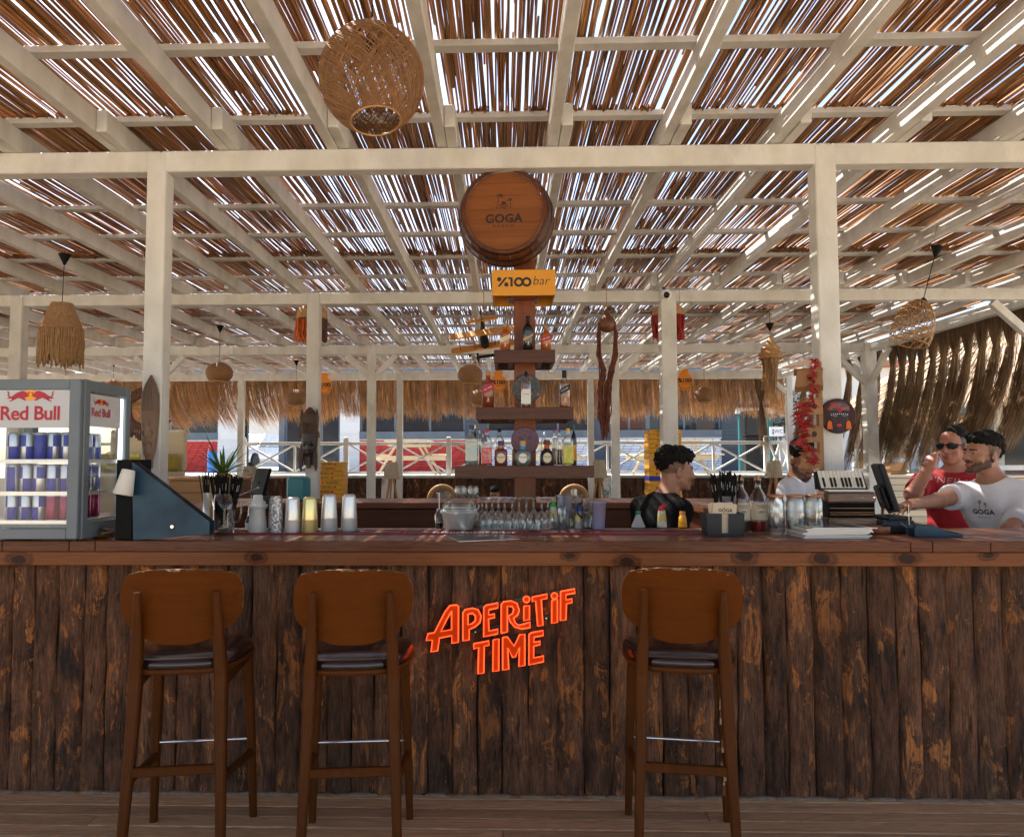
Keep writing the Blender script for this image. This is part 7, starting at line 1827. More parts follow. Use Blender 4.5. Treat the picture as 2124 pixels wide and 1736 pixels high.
# right openwork lamp, swung by the wind
Yr = 5.5; c = at(1897, 668, Yr); s = Yr / FPX
t = thing('openwork_lamp', 'openwork rattan bell lamp swinging above the men at the right', 'pendant lamp', c)
tp = at(1944, 512, Yr) - c; bt_ = at(1915, 622, Yr) - c
b = MB(); b.tube([tp, bt_], .003, 6); b.build('cord', CABLE, t)
b = MB(); b.lathe([(.008, -.075), (.040, -.006), (.042, 0), (.006, .002)], 18, M=Matrix.Translation(tp) @ Matrix.Rotation(R(14), 4, 'Y')); b.build('canopy', CABLE, t)
hk = at(1938, 450, Yr) - c; b = MB(); b.tube([(hk.x - .01, 0, ZH - c.z), hk + Vector((.02, 0, -.05)), tp + Vector((-.02, 0, .05)), tp], .0025, 5); b.build('hook_wire', ROPE, t)
b = MB(); b.lathe([(.006, -.03), (.026, -.02), (.022, .0), (.006, .015)], 14, M=Matrix.Translation(bt_)); b.build('lamp_cap', CABLE, t)
Mr = Matrix.Rotation(R(17), 4, 'Y')
zs_ = list(np.linspace(45 * s, -45 * s, 9)); pr = {0: 10, 1: 24, 2: 31, 3: 35, 4: 37, 5: 38, 6: 39, 7: 38, 8: 36}
rl = [pr[i] * s for i in range(9)]
def rlf(z): return float(np.interp(-z, [-q for q in zs_], rl))
weave('lattice', rlf, zs_, 21, 1.1, .0042, RATTAN, t, 5, .01, Mr, 5)
weave('top_weave', rlf, zs_[:4], 60, .25, .0028, RATTAN, t, 6, .02, Mr, 4)
b = MB()
for z in (45 * s, 20 * s, 0, -15 * s, -30 * s, -45 * s): rr = rlf(z) + .001; b.tube([Mr @ Vector((rr * math.cos(k * .2094), rr * math.sin(k * .2094), z)) for k in range(31)], .0045, 5)
b.build('rattan_ring', RATTAN, t)
# cone lamp with straw tassel
Yk = 8.8; c = at(1598, 735, Yk); s = Yk / FPX
t = thing('cone_lamp', 'straw cone lamp with a trailing tassel left of the right front post', 'pendant lamp', c)
cord(t, (0, 0, ZH - c.z), (0, 0, 36 * s), at(0, 681, Yk).z - c.z)
b = MB(); b.lathe([(22 * s, -8 * s), (22 * s, 0), (17 * s, 12 * s), (8 * s, 26 * s), (2 * s, 37 * s)], 22, cap=False); b.build('straw_cone', RATTAN, t)
b = MB()
for z, r in ((-8, 22.5), (0, 22.8), (12, 17.5)): b.tube([(r * s * math.cos(k * .2618), r * s * math.sin(k * .2618), z * s) for k in range(25)], .012, 5)
b.build('rattan_ring', RATTAN, t)
N2 = 240; rg2 = np.random.default_rng(8); a2 = rg2.uniform(0, 6.283, N2); P = np.zeros((N2, 4, 3))
for i, (r, z, dx) in enumerate(((19, -6, 0), (15, -24, 0), (13, -42, -2), (15, -62, -4))):
    rr = r * s * rg2.uniform(.5, 1, N2); P[:, i, 0] = rr * np.cos(a2) + dx * s + rg2.normal(0, .008, N2); P[:, i, 1] = rr * np.sin(a2); P[:, i, 2] = z * s + rg2.normal(0, .03, N2) * i
strands('tassel', P, np.full((N2, 4), .0042), 3, (1, 0, 0), (0, 1, 0), STRAW, t)
# fringed hangings behind the second row posts
def hanging(u, vt, vm, vb, hw, Y, label, mcap, fr):
    c = at(u, vm, Y); s = Y / FPX; t = thing('fringe_hanging', label, 'hanging', c)
    b = MB(); b.lathe([(hw * s, 0), (hw * .96 * s, (vm - vt) * .5 * s), (hw * .55 * s, (vm - vt) * .9 * s), (.01, (vm - vt) * s)], 20, cap=False, sy=.8); b.build('woven_cap', mcap, t)
    b = MB(); b.tube([(0, 0, (vm - vt) * s), (0, 0, ZH - c.z)], .003, 5); b.build('cord', CABLE, t)
    for (m, x0, x1, nm) in fr:
        n = 26; rg3 = np.random.default_rng(int(u)); x = rg3.uniform(x0, x1, n) * s; P = np.zeros((n, 4, 3)); y = rg3.uniform(-.6, .6, n) * hw * s * .7
        for i in range(4): f = i / 3; P[:, i, 0] = x * (1 - .10 * f) + rg3.normal(0, .006, n) * i; P[:, i, 1] = y; P[:, i, 2] = -f * (vb - vm) * s * rg3.uniform(.85, 1.02, n)
        strands(nm, P, np.full((n, 4), .009), 5, (1, 0, 0), (0, 1, 0), m, t)
hanging(647, 628, 662, 711, 33, 8.1, 'woven hanging with orange and brown fringes behind the post with the dark mask', RATTAN, ((CORDO, -33, -10, 'orange_fringe'), (DRATTAN, 8, 33, 'brown_fringe')))
hanging(1386, 627, 655, 708, 33, 8.1, 'woven hanging with red fringes behind the post with the camera', RATTAN, ((CORDRED, -33, -14, 'red_fringe'), (CORDRED, 14, 31, 'red_fringe')))
# gourd with long rust cords
Yo = 7.45; c = at(1259, 668, Yo); s = Yo / FPX
t = thing('gourd_hanging', 'brown gourd ornament trailing long rust red cords', 'hanging', c)
b = MB(); b.tube([(0, 0, 20 * s), (-.005, 0, ZB + .115 - c.z)], .004, 5); b.build('cord', ROPE, t)
b = MB(); b.ball((0, 0, -4 * s), (18 * s, 16 * s, 19 * s), 18, 12); b.lathe([(9 * s, 10 * s), (7 * s, 18 * s), (3 * s, 26 * s)], 14); b.build('gourd', mat('gourd_skin', (.17, .065, .03), (.11, .04, .02), scale=14, rough=.45, bump=.2), t)
n = 80; rg4 = np.random.default_rng(14); P = np.zeros((n, 7, 3)); side = np.where(rg4.random(n) < .5, -1, 1)
for i, (x, z, sp) in enumerate(((15, -2, 3), (18, -28, 4), (16, -70, 5), (9, -104, 6), (10, -140, 8), (7, -185, 8), (4, -224, 6))):
    P[:, i, 0] = (side * x * (1 if i < 3 else .8) - (8 if i > 3 else 0)) * s + rg4.normal(0, sp * .45, n) * s; P[:, i, 1] = rg4.normal(0, .02, n); P[:, i, 2] = (z + rg4.normal(0, 10, n) * (i / 6)) * s
strands('trailing_cord', P, np.full((n, 7), .0062), 5, (1, 0, 0), (0, 1, 0), CORDR, t)
# yellow biplane
Yp = 7.4; c = at(1004, 700, Yp); s = Yp / FPX
t = thing('model_biplane', 'yellow model biplane hanging on a rope left of the top shelf', 'model plane', c, None, R(0))
Mp = Matrix.Rotation(R(-8), 4, 'Y') @ Matrix.Rotation(R(32), 4, 'X')
WINGY = mat('plane_yellow', (.62, .26, .02), (.54, .22, .015), scale=10, rough=.5)
def wing(name, z, span, chord, y):
    b = MB(); n = 8; vs = []
    pl = [(-span, y - chord * .35), (-span * .9, y - chord * .5), (span * .9, y - chord * .5), (span, y - chord * .35), (span, y + chord * .35), (span * .9, y + chord * .5), (-span * .9, y + chord * .5), (-span, y + chord * .35)]
    b.prism(pl, Mp @ Matrix.Translation((0, 0, z)), .012); return b.build(name, WINGY, t)
wing('upper_wing', .055, .33, .125, -.02); wing('lower_wing', -.075, .33, .125, -.06); wing('tail_wing', .05, .165, .075, .33)
b = MB(); b.tube([Mp @ Vector(p) for p in ((0, -.16, -.02), (0, -.13, -.02), (0, .0, -.015), (0, .18, .0), (0, .36, .03))], [.03, .042, .042, .028, .012], 10); b.build('fuselage', BLACK, t)
b = MB(); b.prism([(.28, .03), (.38, .035), (.39, .13), (.34, .13)], Mp @ frame((-.004, 0, 0), (0, 1, 0), (0, 0, 1)), .008); b.build('tail_fin', BLACK, t)
b = MB()
for x in (-.24, -.10, .10, .24):
    for y in (-.07, .0): b.tube([Mp @ Vector((x, y - .02, -.065)), Mp @ Vector((x, y, .057))], .0045, 5)
b.build('wing_strut', CORDRED, t)
for x in (-.085, .085): b = MB(); b.lathe([(.01, -.012), (.042, -.010), (.044, 0), (.042, .010), (.01, .012)], 16, M=Mp @ Matrix.Translation((x, -.10, -.155)) @ Matrix.Rotation(R(90), 4, 'Y')); b.build('wheel', BLACK, t)
b = MB(); b.tube([Mp @ Vector((-.085, -.10, -.155)), Mp @ Vector((.085, -.10, -.155))], .016, 8); b.build('axle', BLACK, t)
b = MB(); b.tube([(0.01, 0, .05), (.004, 0, .25), at(1003, 606, Yp) - c], .005, 6); b.build('rope', ROPE, t)
# security camera
p = at(1381, 611, 7.60); t = thing('security_camera', 'white dome security camera on top of the post above the bartender', 'camera', p)
b = MB(); b.lathe([(.03, -.045), (.050, -.03), (.055, 0), (.052, .03), (.03, .045)], 20); b.build('housing', WHITEP, t); b = MB(); b.ball((.0, -.035, -.012), .033, 16, 10); b.build('lens_dome', GLOSSB, t); b = MB(); b.bar((0, 0, .04), (-.10, .02, .16), .02, .02); b.build('bracket', DGREY, t)
# round orange signs on the far beam
OS = 'orange bottle shaped advertising signs on the far beam'
for (u, v, lab) in ((672, 796, 'orange bottle shaped sign beside the post with the dark mask'), (1034, 791, 'orange bottle shaped sign behind the red label bottle'), (1420, 787, 'orange bottle shaped sign right of the post with the camera')):
    Yq = 14.68; c = at(u, v, Yq); s = Yq / FPX; t = thing('round_sign', lab, 'sign', c, OS)
    pl = [(16.5 * s * math.cos(R(a)), (-4 + 18 * math.sin(R(a))) * s) for a in range(-240, 61, 12)] + [(7.5 * s, 14 * s), (9 * s, 19 * s), (5 * s, 23 * s), (-5 * s, 23 * s), (-9 * s, 19 * s), (-7.5 * s, 14 * s)]
    b = MB(); b.prism(pl, face_cam((0, .025, 0)), .025, 0, 0); sp_ = b.build('sign_board', SIGNO, t)
    b = MB(); b.text('%100', 12 * s, face_cam((0, -.003, -2.5 * s)), 0, 0, .5 * s); b.text('EFESPILSEN'[:0] + 'doyumsuz', 4.2 * s, face_cam((3 * s, -.003, -9 * s)), 1)
    kk = 14.2; o_ = [(kk * s * math.cos(R(a)), (-4 + 15.6 * math.sin(R(a))) * s, -.003) for a in range(-200, 21, 10)]
    b.tube([(x, -.003, z) for x, z, _ in o_], .004, 4, 0); b.build('lettering', [INK, BURN], sp_)
# ------------------------------------------------------------------ carved masks
def relief(name, par, w_prof, H, dep, feat, m, M, nu=18, nv=46, col=None, mats=None):
    """front of a carving: half width from w_prof (list of (v,w)), bulge dep, features feat(u,v)"""
    vs = []; vv = [q[0] for q in w_prof]; ww = [q[1] for q in w_prof]
    for j in range(nv + 1):
        v = j / nv; w = float(np.interp(v, vv, ww))
        for i in range(nu + 1):
            u = -1 + 2 * i / nu; d = dep * math.sqrt(max(0, 1 - abs(u) ** 2.2)) * min(1, w / max(ww) * 1.3) + feat(u, v) * (1 - abs(u) ** 4)
            vs.append(M @ Vector((u * w, v * H, max(d, 0))))
    fs = []; ms = []
    for j in range(nv):
        for i in range(nu):
            a = j * (nu + 1) + i; fs.append((a, a + 1, a + nu + 2, a + nu + 1)); ms.append(col(-1 + 2 * (i + .5) / nu, (j + .5) / nv) if col else 0)
    b = MB(); b.add(vs, fs, ms, True); return b.build(name, mats or m, par)
def g2(x, s): return math.exp(-(x / s) ** 2)
GREYW = mat('weathered_wood', (.27, .185, .13), (.13, .08, .055), scale=9, stretch=(1, 1, .3), rough=.75, bump=.35, bscale=40)
DKW = mat('dark_carved_wood', (.085, .040, .020), (.045, .02, .012), scale=10, stretch=(1, 1, .4), rough=.5, bump=.3, bscale=50)
BLKW = mat('blackened_wood', (.022, .024, .028), (.04, .025, .022), scale=12, rough=.42)
c = at(310, 972, 4.035); s = 4.035 / FPX; Hm = 197 * s
t = thing('totem_mask', 'tall narrow weathered wooden mask with closed eyes on the left post', 'mask', c)
def f_tot(u, v): return 2.4 * f_tot0(u, v)
def f_tot0(u, v):
    f = 0
    if v > .62: f += .0022 * math.sin(u * 26) * (1 - max(0, v - .9) * 6)
    f += -.004 * g2(v - .615, .006)
    for e in (-.45, .45):
        f += .007 * g2(u - e, .24) * g2(v - .475, .020) - .005 * g2(u - e, .25) * g2(v - .470, .004) + .004 * g2(u - e, .3) * g2(v - .515, .012)
    f += .012 * g2(u, .16) * (1 if .34 < v < .52 else 0) * (1 - (v - .34) / .25) - .007 * g2(abs(u) - .5, .12) * g2(v - .375, .03)
    f += .006 * g2(v - .315, .012) + .005 * g2(v - .29, .01) - .006 * g2(abs(u) - .42, .22) * g2(v - .245, .022) + .010 * g2(v - .18, .016) * g2(u, .6) - .005 * g2(v - .198, .005) + .004 * g2(v - .155, .012)
    return f
relief('carving', t, [(0, 7 * s), (.10, 8 * s), (.18, 12.5 * s), (.28, 15 * s), (.45, 17.5 * s), (.62, 19.5 * s), (.78, 18 * s), (.90, 11 * s), (1, 1.5 * s)], Hm, .045, f_tot, GREYW, face_cam((0, 0, 0)), 22, 110)
c = at(642, 985, 7.56); s = 7.56 / FPX
t = thing('carved_mask', 'dark carved wooden mask with horns on the second row post', 'mask', c); M0 = face_cam((0, 0, 0))
def f_msk(u, v):
    f = .02 * g2(u, .14) * (1 if .30 < v < .55 else 0) * (1.4 - v)
    for e in (-.42, .42): f += .014 * g2(u - e, .26) * g2(v - .58, .05) - .012 * g2(u - e, .22) * g2(v - .50, .03)
    return f + .014 * g2(v - .22, .035) * g2(u, .4) - .010 * g2(v - .225, .010) * g2(u, .4)
relief('face', t, [(0, 5 * s), (.15, 11 * s), (.45, 16 * s), (.8, 18 * s), (1, 17 * s)], 50 * s, .075, f_msk, BLKW, M0 @ Matrix.Translation((0, 36 * s, .01)), 18, 40)
def f_cr(u, v): return .006 * math.sin((v * 9 + abs(u) * 3) * 5)
relief('patterned_crown', t, [(0, 19 * s), (.5, 18 * s), (1, 19 * s)], 25 * s, .07, f_cr, DKW, M0 @ Matrix.Translation((0, 84 * s, .01)), 16, 34)
relief('head_dome', t, [(0, 18 * s), (.5, 15 * s), (.8, 9 * s), (1, 3 * s)], 34 * s, .06, lambda u, v: .004 * math.sin(u * 16), DKW, M0 @ Matrix.Translation((0, 107 * s, .01)), 16, 24)
for (pts, nm) in (([(-18, 88), (-19, 120), (-15, 137), (-12, 120), (-13, 96)], 'horn'), ([(18, 88), (19, 120), (16, 137), (12, 120), (13, 96)], 'horn'), ([(-4, 118), (4, 118), (4, 137), (-4, 137)], 'horn'), ([(-16, 66), (-22, 40), (-20, 14), (-16, 8), (-13, 28), (-10, 52)], 'tusk'), ([(14, 64), (17, 40), (17, 14), (14, 8), (9, 28), (9, 50)], 'tusk'), ([(-4, 38), (3, 38), (3, 14), (-4, 14)], 'chin_peg'), ([(-21, 76), (-16, 78), (-15, 90), (-20, 90)], 'ear_block'), ([(16, 76), (21, 78), (20, 90), (15, 90)], 'ear_block')):
    b = MB(); b.prism([(x * s, y * s) for x, y in pts], M0 @ Matrix.Translation((0, 0, .004)), .04); b.build(nm, DKW, t)
b = MB(); b.box(-12 * s, 12 * s, -.012, .0, 20 * s, 130 * s); b.build('back_plate', DKW, t)
# rattan sun face left of the front post
Yq = 6.4; c = at(300, 852, Yq); s = Yq / FPX; t = thing('sun_mask', 'dark rattan sun face with fringe between fridge and left post', 'mask', c)
b = MB(); b.tube([(34 * s * math.cos(k * .1745), 0, 34 * s * math.sin(k * .1745)) for k in range(37)], .022, 8)
b.tube([(30 * s * math.cos(k * .1745), 0, 30 * s * math.sin(k * .1745)) for k in range(37)], .012, 6); b.build('rattan_ring', DRATTAN, t)
b = MB()
for k in range(24):
    a = R(195 + 150 * k / 23); r0, r1, r2 = 35, 47, 60 + 4 * math.sin(k * 2.1)
    b.tube([(r0 * s * math.cos(a), 0, r0 * s * math.sin(a)), (r1 * s * math.cos(a), 0, r1 * s * math.sin(a)), (r2 * s * math.cos(a) * .92, 0, r2 * s * math.sin(a))], [.006, .008, .016], 6)
b.build('fringe', DRATTAN, t)
b = MB()
for k in range(18): a = R(20 + 140 * k / 17); b.tube([(34 * s * math.cos(a), 0, 34 * s * math.sin(a)), (46 * s * math.cos(a), .01, 50 * s * math.sin(a))], .014, 6)
b.build('brow_weave', DRATTAN, t)
for k in (-1, 1): b = MB(); b.tube([(k * 15 * s + 9 * s * math.cos(q * .35), -.005, 8 * s + 5 * s * math.sin(q * .35)) for q in range(19)], .008, 6); b.tube([(k * 15 * s - 10 * s, -.005, 14 * s), (k * 15 * s, -.005, 18 * s), (k * 15 * s + 10 * s, -.005, 14 * s)], .008, 6); b.build('rattan_eye', RATTAN, t)
b = MB(); b.tube([(-12 * s, -.005, -16 * s), (0, -.005, -12 * s), (12 * s, -.005, -16 * s), (0, -.005, -22 * s), (-12 * s, -.005, -16 * s)], .008, 6); b.build('rattan_mouth', RATTAN, t)
b = MB(); b.tube([(0, 0, 34 * s), (0, 0, ZH - c.z)], .003, 5); b.build('cord', CABLE, t)
# round face plaque on the right post
Yq = 4.035; c = at(1737, 863, Yq); s = Yq / FPX; t = thing('face_plaque', 'round plaque of a dark face with red lips and orange tassels on the right post', 'plaque', c)
PLUM = mat('plum_board', (.062, .026, .030), (.045, .019, .023), scale=20, rough=.6, spec=.2); FACE = mat('dark_face_paint', (.035, .024, .030), (.055, .036, .044), scale=18, rough=.5, spec=.2); LIPR = mat('painted_lip', (.62, .025, .05), rough=.5, spec=.2); SCARF = mat('striped_scarf', (.30, .06, .045), (.07, .06, .08), scale=50, stretch=(.3, 1, 1), rough=.5, lo=.44, hi=.56); TASS = mat('orange_tassel', (.75, .17, .015), rough=.6)
b = MB(); b.lathe([(36 * s, 0), (36 * s, .010), (35 * s, .013)], 44, M=Matrix.Rotation(R(90), 4, 'X') @ Matrix.Translation((0, 0, -.001))); b.build('disc', PLUM, t)
M0 = face_cam((0, -.012, 0))
def f_fc(u, v):
    f = .0035 * g2(u, .16) * (1 if .30 < v < .62 else 0) * (1.3 - v)
    for e in (-.45, .45): f += .0022 * g2(u - e, .25) * g2(v - .56, .05) - .001 * g2(u - e, .25) * g2(v - .56, .012)
    return f + .002 * g2(v - .22, .05) * g2(u, .3)
def c_fc(u, v): return 1 if (((u / .34) ** 2 + ((v - .215) / .055) ** 2) < 1) else 0
relief('painted_face', t, [(0, 8 * s), (.12, 13 * s), (.4, 19 * s), (.8, 22 * s), (1, 20 * s)], 50 * s, .009, f_fc, FACE, M0 @ Matrix.Translation((0, -30 * s, 0)), 20, 40, c_fc, [FACE, LIPR])
b = MB(); b.flat([(-9 * s, -24 * s), (9 * s, -24 * s), (14 * s, -33.5 * s), (-14 * s, -33.5 * s)], face_cam((0, -.0142, 0)), 0); b.build('painted_neck', FACE, t)
relief('head_scarf', t, [(0, 23 * s), (.4, 22 * s), (.8, 15 * s), (1, 6 * s)], 20 * s, .012, lambda u, v: .001 * math.sin(v * 30 + u * 4), SCARF, M0 @ Matrix.Translation((0, 11 * s, 0)), 16, 18)
b = MB(); b.flat(arc(0, 12 * s, 4.5 * s, 12), face_cam((0, -.030, 0)), 0); b.flat(arc(0, 12 * s, 2.2 * s, 10), face_cam((0, -.0305, 0)), 1)
for k in range(9): b.flat(arc((-16 + 4 * k) * s, (4 - .10 * (k - 4) ** 2) * s, .8 * s, 6), face_cam((0, -.0255, 0)), 2)
b.build('painted_jewel', [LIPR, INK, CHROME], t)
for sx in (-1, 1):
    b = MB()
    for k in range(9): x = sx * 19 * s + (k - 4) * 1.3 * s; b.tube([(sx * 19 * s, -.016, -9 * s), (sx * 19 * s + (k - 4) * .8 * s, -.018, -13 * s), (x, -.017, -27 * s)], [.001, .0022, .0018], 5)
    b.build('tassel_earring', TASS, t)
    b = MB(); b.tube([(sx * 9 * s - 5 * s, -.0275, 1.0 * s), (sx * 9 * s, -.0285, -1.2 * s), (sx * 9 * s + 5 * s, -.0265, 1.0 * s)], .0011, 5); b.build('painted_eyelid', CHROME, t)
# bird boxes on a pole with chilli strings
Yv = 3.99; s = Yv / FPX; c = at(1709, 980, Yv); c.z = CT
pole = thing('bird_box_pole', 'light wood pole of small bird boxes left of the right front post', 'bird boxes', (c.x, Yv + .02, CT)); O = Vector((c.x, Yv + .02, CT))
LW = grain_mat('bare_pine', (.36, .20, .095), (.27, .135, .06), 2, rough=.6, coat=0)
b = MB(); b.box(-5 * s, 5 * s, 0, .03, 0, at(1709, 748, Yv).z - CT, 0, .003); b.build('pole', LW, pole)
b = MB(); b.box(-.07, .07, -.05, .06, 0, .02, 0, .004); b.build('foot', LW, pole)
def bird_box(u0, u1, v0, v1, yaw, tip, lab=None):
    q = at((u0 + u1) / 2, (v0 + v1) / 2, Yv - .04) - O; w = (u1 - u0) / 2 * s; h = (v1 - v0) / 2 * s
    Mb = Matrix.Translation(q) @ Matrix.Rotation(R(yaw), 4, 'Z') @ Matrix.Rotation(R(tip), 4, 'X')
    b = MB(); b.prism([(-w, -h), (w, -h * .9), (w * .96, h), (-w * .78, h)], Mb @ face_cam((0, .058, 0)), .056); bb_ = b.build('box', LW, pole)
    b = MB(); b.flat(arc(.12 * w, .1 * h, .30 * h + .002, 14), Mb @ face_cam((0, .0012, 0))); b.build('entrance_hole', BURN, bb_)
    b = MB(); b.box(-w * 1.02, w * 1.04, -.004, .062, h + .0005, h + .006, 0, .001, Mb); b.build('roof_board', LW, bb_)
for a in ((1650, 1704, 764, 804, -20, -24), (1667, 1708, 828, 860, 6, 0), (1666, 1708, 886, 918, 6, 0), (1670, 1708, 941, 972, 6, 0)): bird_box(*a)
CHI = mat('dried_chilli', (.34, .012, .010), (.20, .008, .006), scale=30, rough=.28, island=.35)
def chilli(label, pts, n, seed, spread):
    p0 = at(pts[0][0], pts[0][1], Yv - .10); t = thing('chilli_string', label, 'chilli string', p0, 'strings of red chillies on the bird box pole'); rng = random.Random(seed)
    pp = [at(u, v, Yv - .10) - p0 for u, v in pts]; b = MB(); b.tube(pp, .0015, 5); b.build('string', ROPE, t)
    b = MB()
    for k in range(n):
        f = (k + rng.random()) / n * (len(pp) - 1); i = min(int(f), len(pp) - 2); q = pp[i].lerp(pp[i + 1], f - i); a = rng.uniform(0, 6.28); L = rng.uniform(.6, 1.15) * spread; d = Vector((math.cos(a), .55 * math.sin(a), rng.uniform(-.35, .45)))
        b.tube([q, q + d * L * .5 + Vector((0, 0, .004)), q + d * L + Vector((0, 0, -.006))], [.0050, .0058, .0008], 6)
    tag(b.build('dried_chilli', CHI, t), kind='stuff')
chilli('string of red chillies running down the front of the upper bird boxes', [(1691, 745), (1687, 775), (1688, 805), (1686, 842)], 60, 2, .034)
chilli('bushy string of red chillies left of the middle bird boxes', [(1668, 838), (1662, 860), (1668, 890), (1660, 925)], 90, 3, .058)
chilli('short string of red chillies hanging over the lowest bird box', [(1672, 925), (1682, 938), (1688, 965)], 40, 4, .044)
# ------------------------------------------------------------------ people: smooth distance-field bodies
class SDF:
    def __init__(s, lo, hi, h):
        s.lo = np.array(lo, float); s.h = h; s.n = np.ceil((np.array(hi) - s.lo) / h).astype(int) + 1; s.f = np.full(s.n, 9.0, np.float32)
    def _blk(s, lo, hi):
        a = np.clip(np.floor((np.array(lo) - s.lo) / s.h).astype(int), 0, s.n); b = np.clip(np.ceil((np.array(hi) - s.lo) / s.h).astype(int) + 1, 0, s.n)
        if np.any(b <= a): return None
        g = [s.lo[i] + s.h * np.arange(a[i], b[i]) for i in range(3)]
        X, Y, Z = np.meshgrid(*g, indexing='ij'); return (slice(a[0], b[0]), slice(a[1], b[1]), slice(a[2], b[2])), np.stack([X, Y, Z], -1)
    def _mix(s, sl, d, k, sub=False):
        a = s.f[sl]
        if sub:
            d = -d; hh = np.clip(.5 - .5 * (a - d) / k, 0, 1); s.f[sl] = (a * (1 - hh) + d * hh + k * hh * (1 - hh)).astype(np.float32)
        else:
            hh = np.clip(.5 + .5 * (a - d) / k, 0, 1); s.f[sl] = (a * (1 - hh) + d * hh - k * hh * (1 - hh)).astype(np.float32)
    def cap(s, a, b, ra, rb, k=.02):
        a = np.array(a, float); b = np.array(b, float); m = max(ra, rb) + k * 2 + .03
        r = s._blk(np.minimum(a, b) - m, np.maximum(a, b) + m)
        if r is None: return
        sl, P = r; ab = b - a; t = np.clip(((P - a) @ ab) / max(ab @ ab, 1e-9), 0, 1)
        s._mix(sl, np.linalg.norm(P - a - t[..., None] * ab, axis=-1) - (ra + (rb - ra) * t), k)
    def ell(s, c, r, k=.02, M=None, sub=False):
        c = np.array(c, float); r = np.array(r, float); m = r.max() + k * 2 + .03
        q = s._blk(c - m, c + m)
        if q is None: return
        sl, P = q; D = P - c
        if M is not None: D = D @ M
        k0 = np.linalg.norm(D / r, axis=-1); k1 = np.linalg.norm(D / (r * r), axis=-1) + 1e-9
        s._mix(sl, k0 * (k0 - 1) / k1, k, sub)
    def plane_cut(s, p, n, k=.004):
        """keep the side the normal points away from"""
        g = [s.lo[i] + s.h * np.arange(s.n[i]) for i in range(3)]; X, Y, Z = np.meshgrid(*g, indexing='ij', sparse=True)
        n = np.array(n, float); n /= np.linalg.norm(n); d = (X - p[0]) * n[0] + (Y - p[1]) * n[1] + (Z - p[2]) * n[2]; s.f = np.maximum(s.f, d).astype(np.float32)
    def mesh(s):
        f = s.f; S = f < 0; n = s.n
        corners = [S[i:n[0] - 1 + i, j:n[1] - 1 + j, k:n[2] - 1 + k] for i in (0, 1) for j in (0, 1) for k in (0, 1)]
        cnt = sum(c.astype(np.int8) for c in corners); act = (cnt > 0) & (cnt < 8)
        idx = np.full(act.shape, -1, np.int64); I = np.argwhere(act); idx[act] = np.arange(len(I))
        acc = np.zeros((len(I), 3)); num = np.zeros(len(I))
        for ax in range(3):
            o = [a for a in range(3) if a != ax]
            for e in (0, 1):
                for g in (0, 1):
                    p0 = I.copy(); p0[:, o[0]] += e; p0[:, o[1]] += g; p1 = p0.copy(); p1[:, ax] += 1
                    a = f[p0[:, 0], p0[:, 1], p0[:, 2]]; b = f[p1[:, 0], p1[:, 1], p1[:, 2]]; m = (a < 0) != (b < 0); t = np.where(m, a / np.where(m, a - b, 1), 0)
                    q = p0.astype(float); q[:, ax] += t; acc[m] += q[m]; num[m] += 1
        V = s.lo + s.h * acc / num[:, None]; Q = []
        for ax in range(3):
            o1, o2 = (ax + 1) % 3, (ax + 2) % 3; sl0 = [slice(None)] * 3; sl1 = [slice(None)] * 3; sl0[ax] = slice(0, -1); sl1[ax] = slice(1, None)
            d = S[tuple(sl0)] != S[tuple(sl1)]; E = np.argwhere(d); E = E[(E[:, o1] > 0) & (E[:, o2] > 0) & (E[:, o1] < n[o1] - 1) & (E[:, o2] < n[o2] - 1)]
            if not len(E): continue
            def cell(a, b): q = E.copy(); q[:, o1] -= a; q[:, o2] -= b; return idx[q[:, 0], q[:, 1], q[:, 2]]
            q = np.stack([cell(1, 1), cell(0, 1), cell(0, 0), cell(1, 0)], 1); ins = S[E[:, 0], E[:, 1], E[:, 2]]; q[~ins] = q[~ins][:, ::-1]; Q.append(q)
        return V, np.concatenate(Q, 0)
def basis(F, U):
    F = Vector(F).normalized(); U = Vector(U); Rr = F.cross(U).normalized(); U = Rr.cross(F); return np.array([[Rr.x, F.x, U.x], [Rr.y, F.y, U.y], [Rr.z, F.z, U.z]])
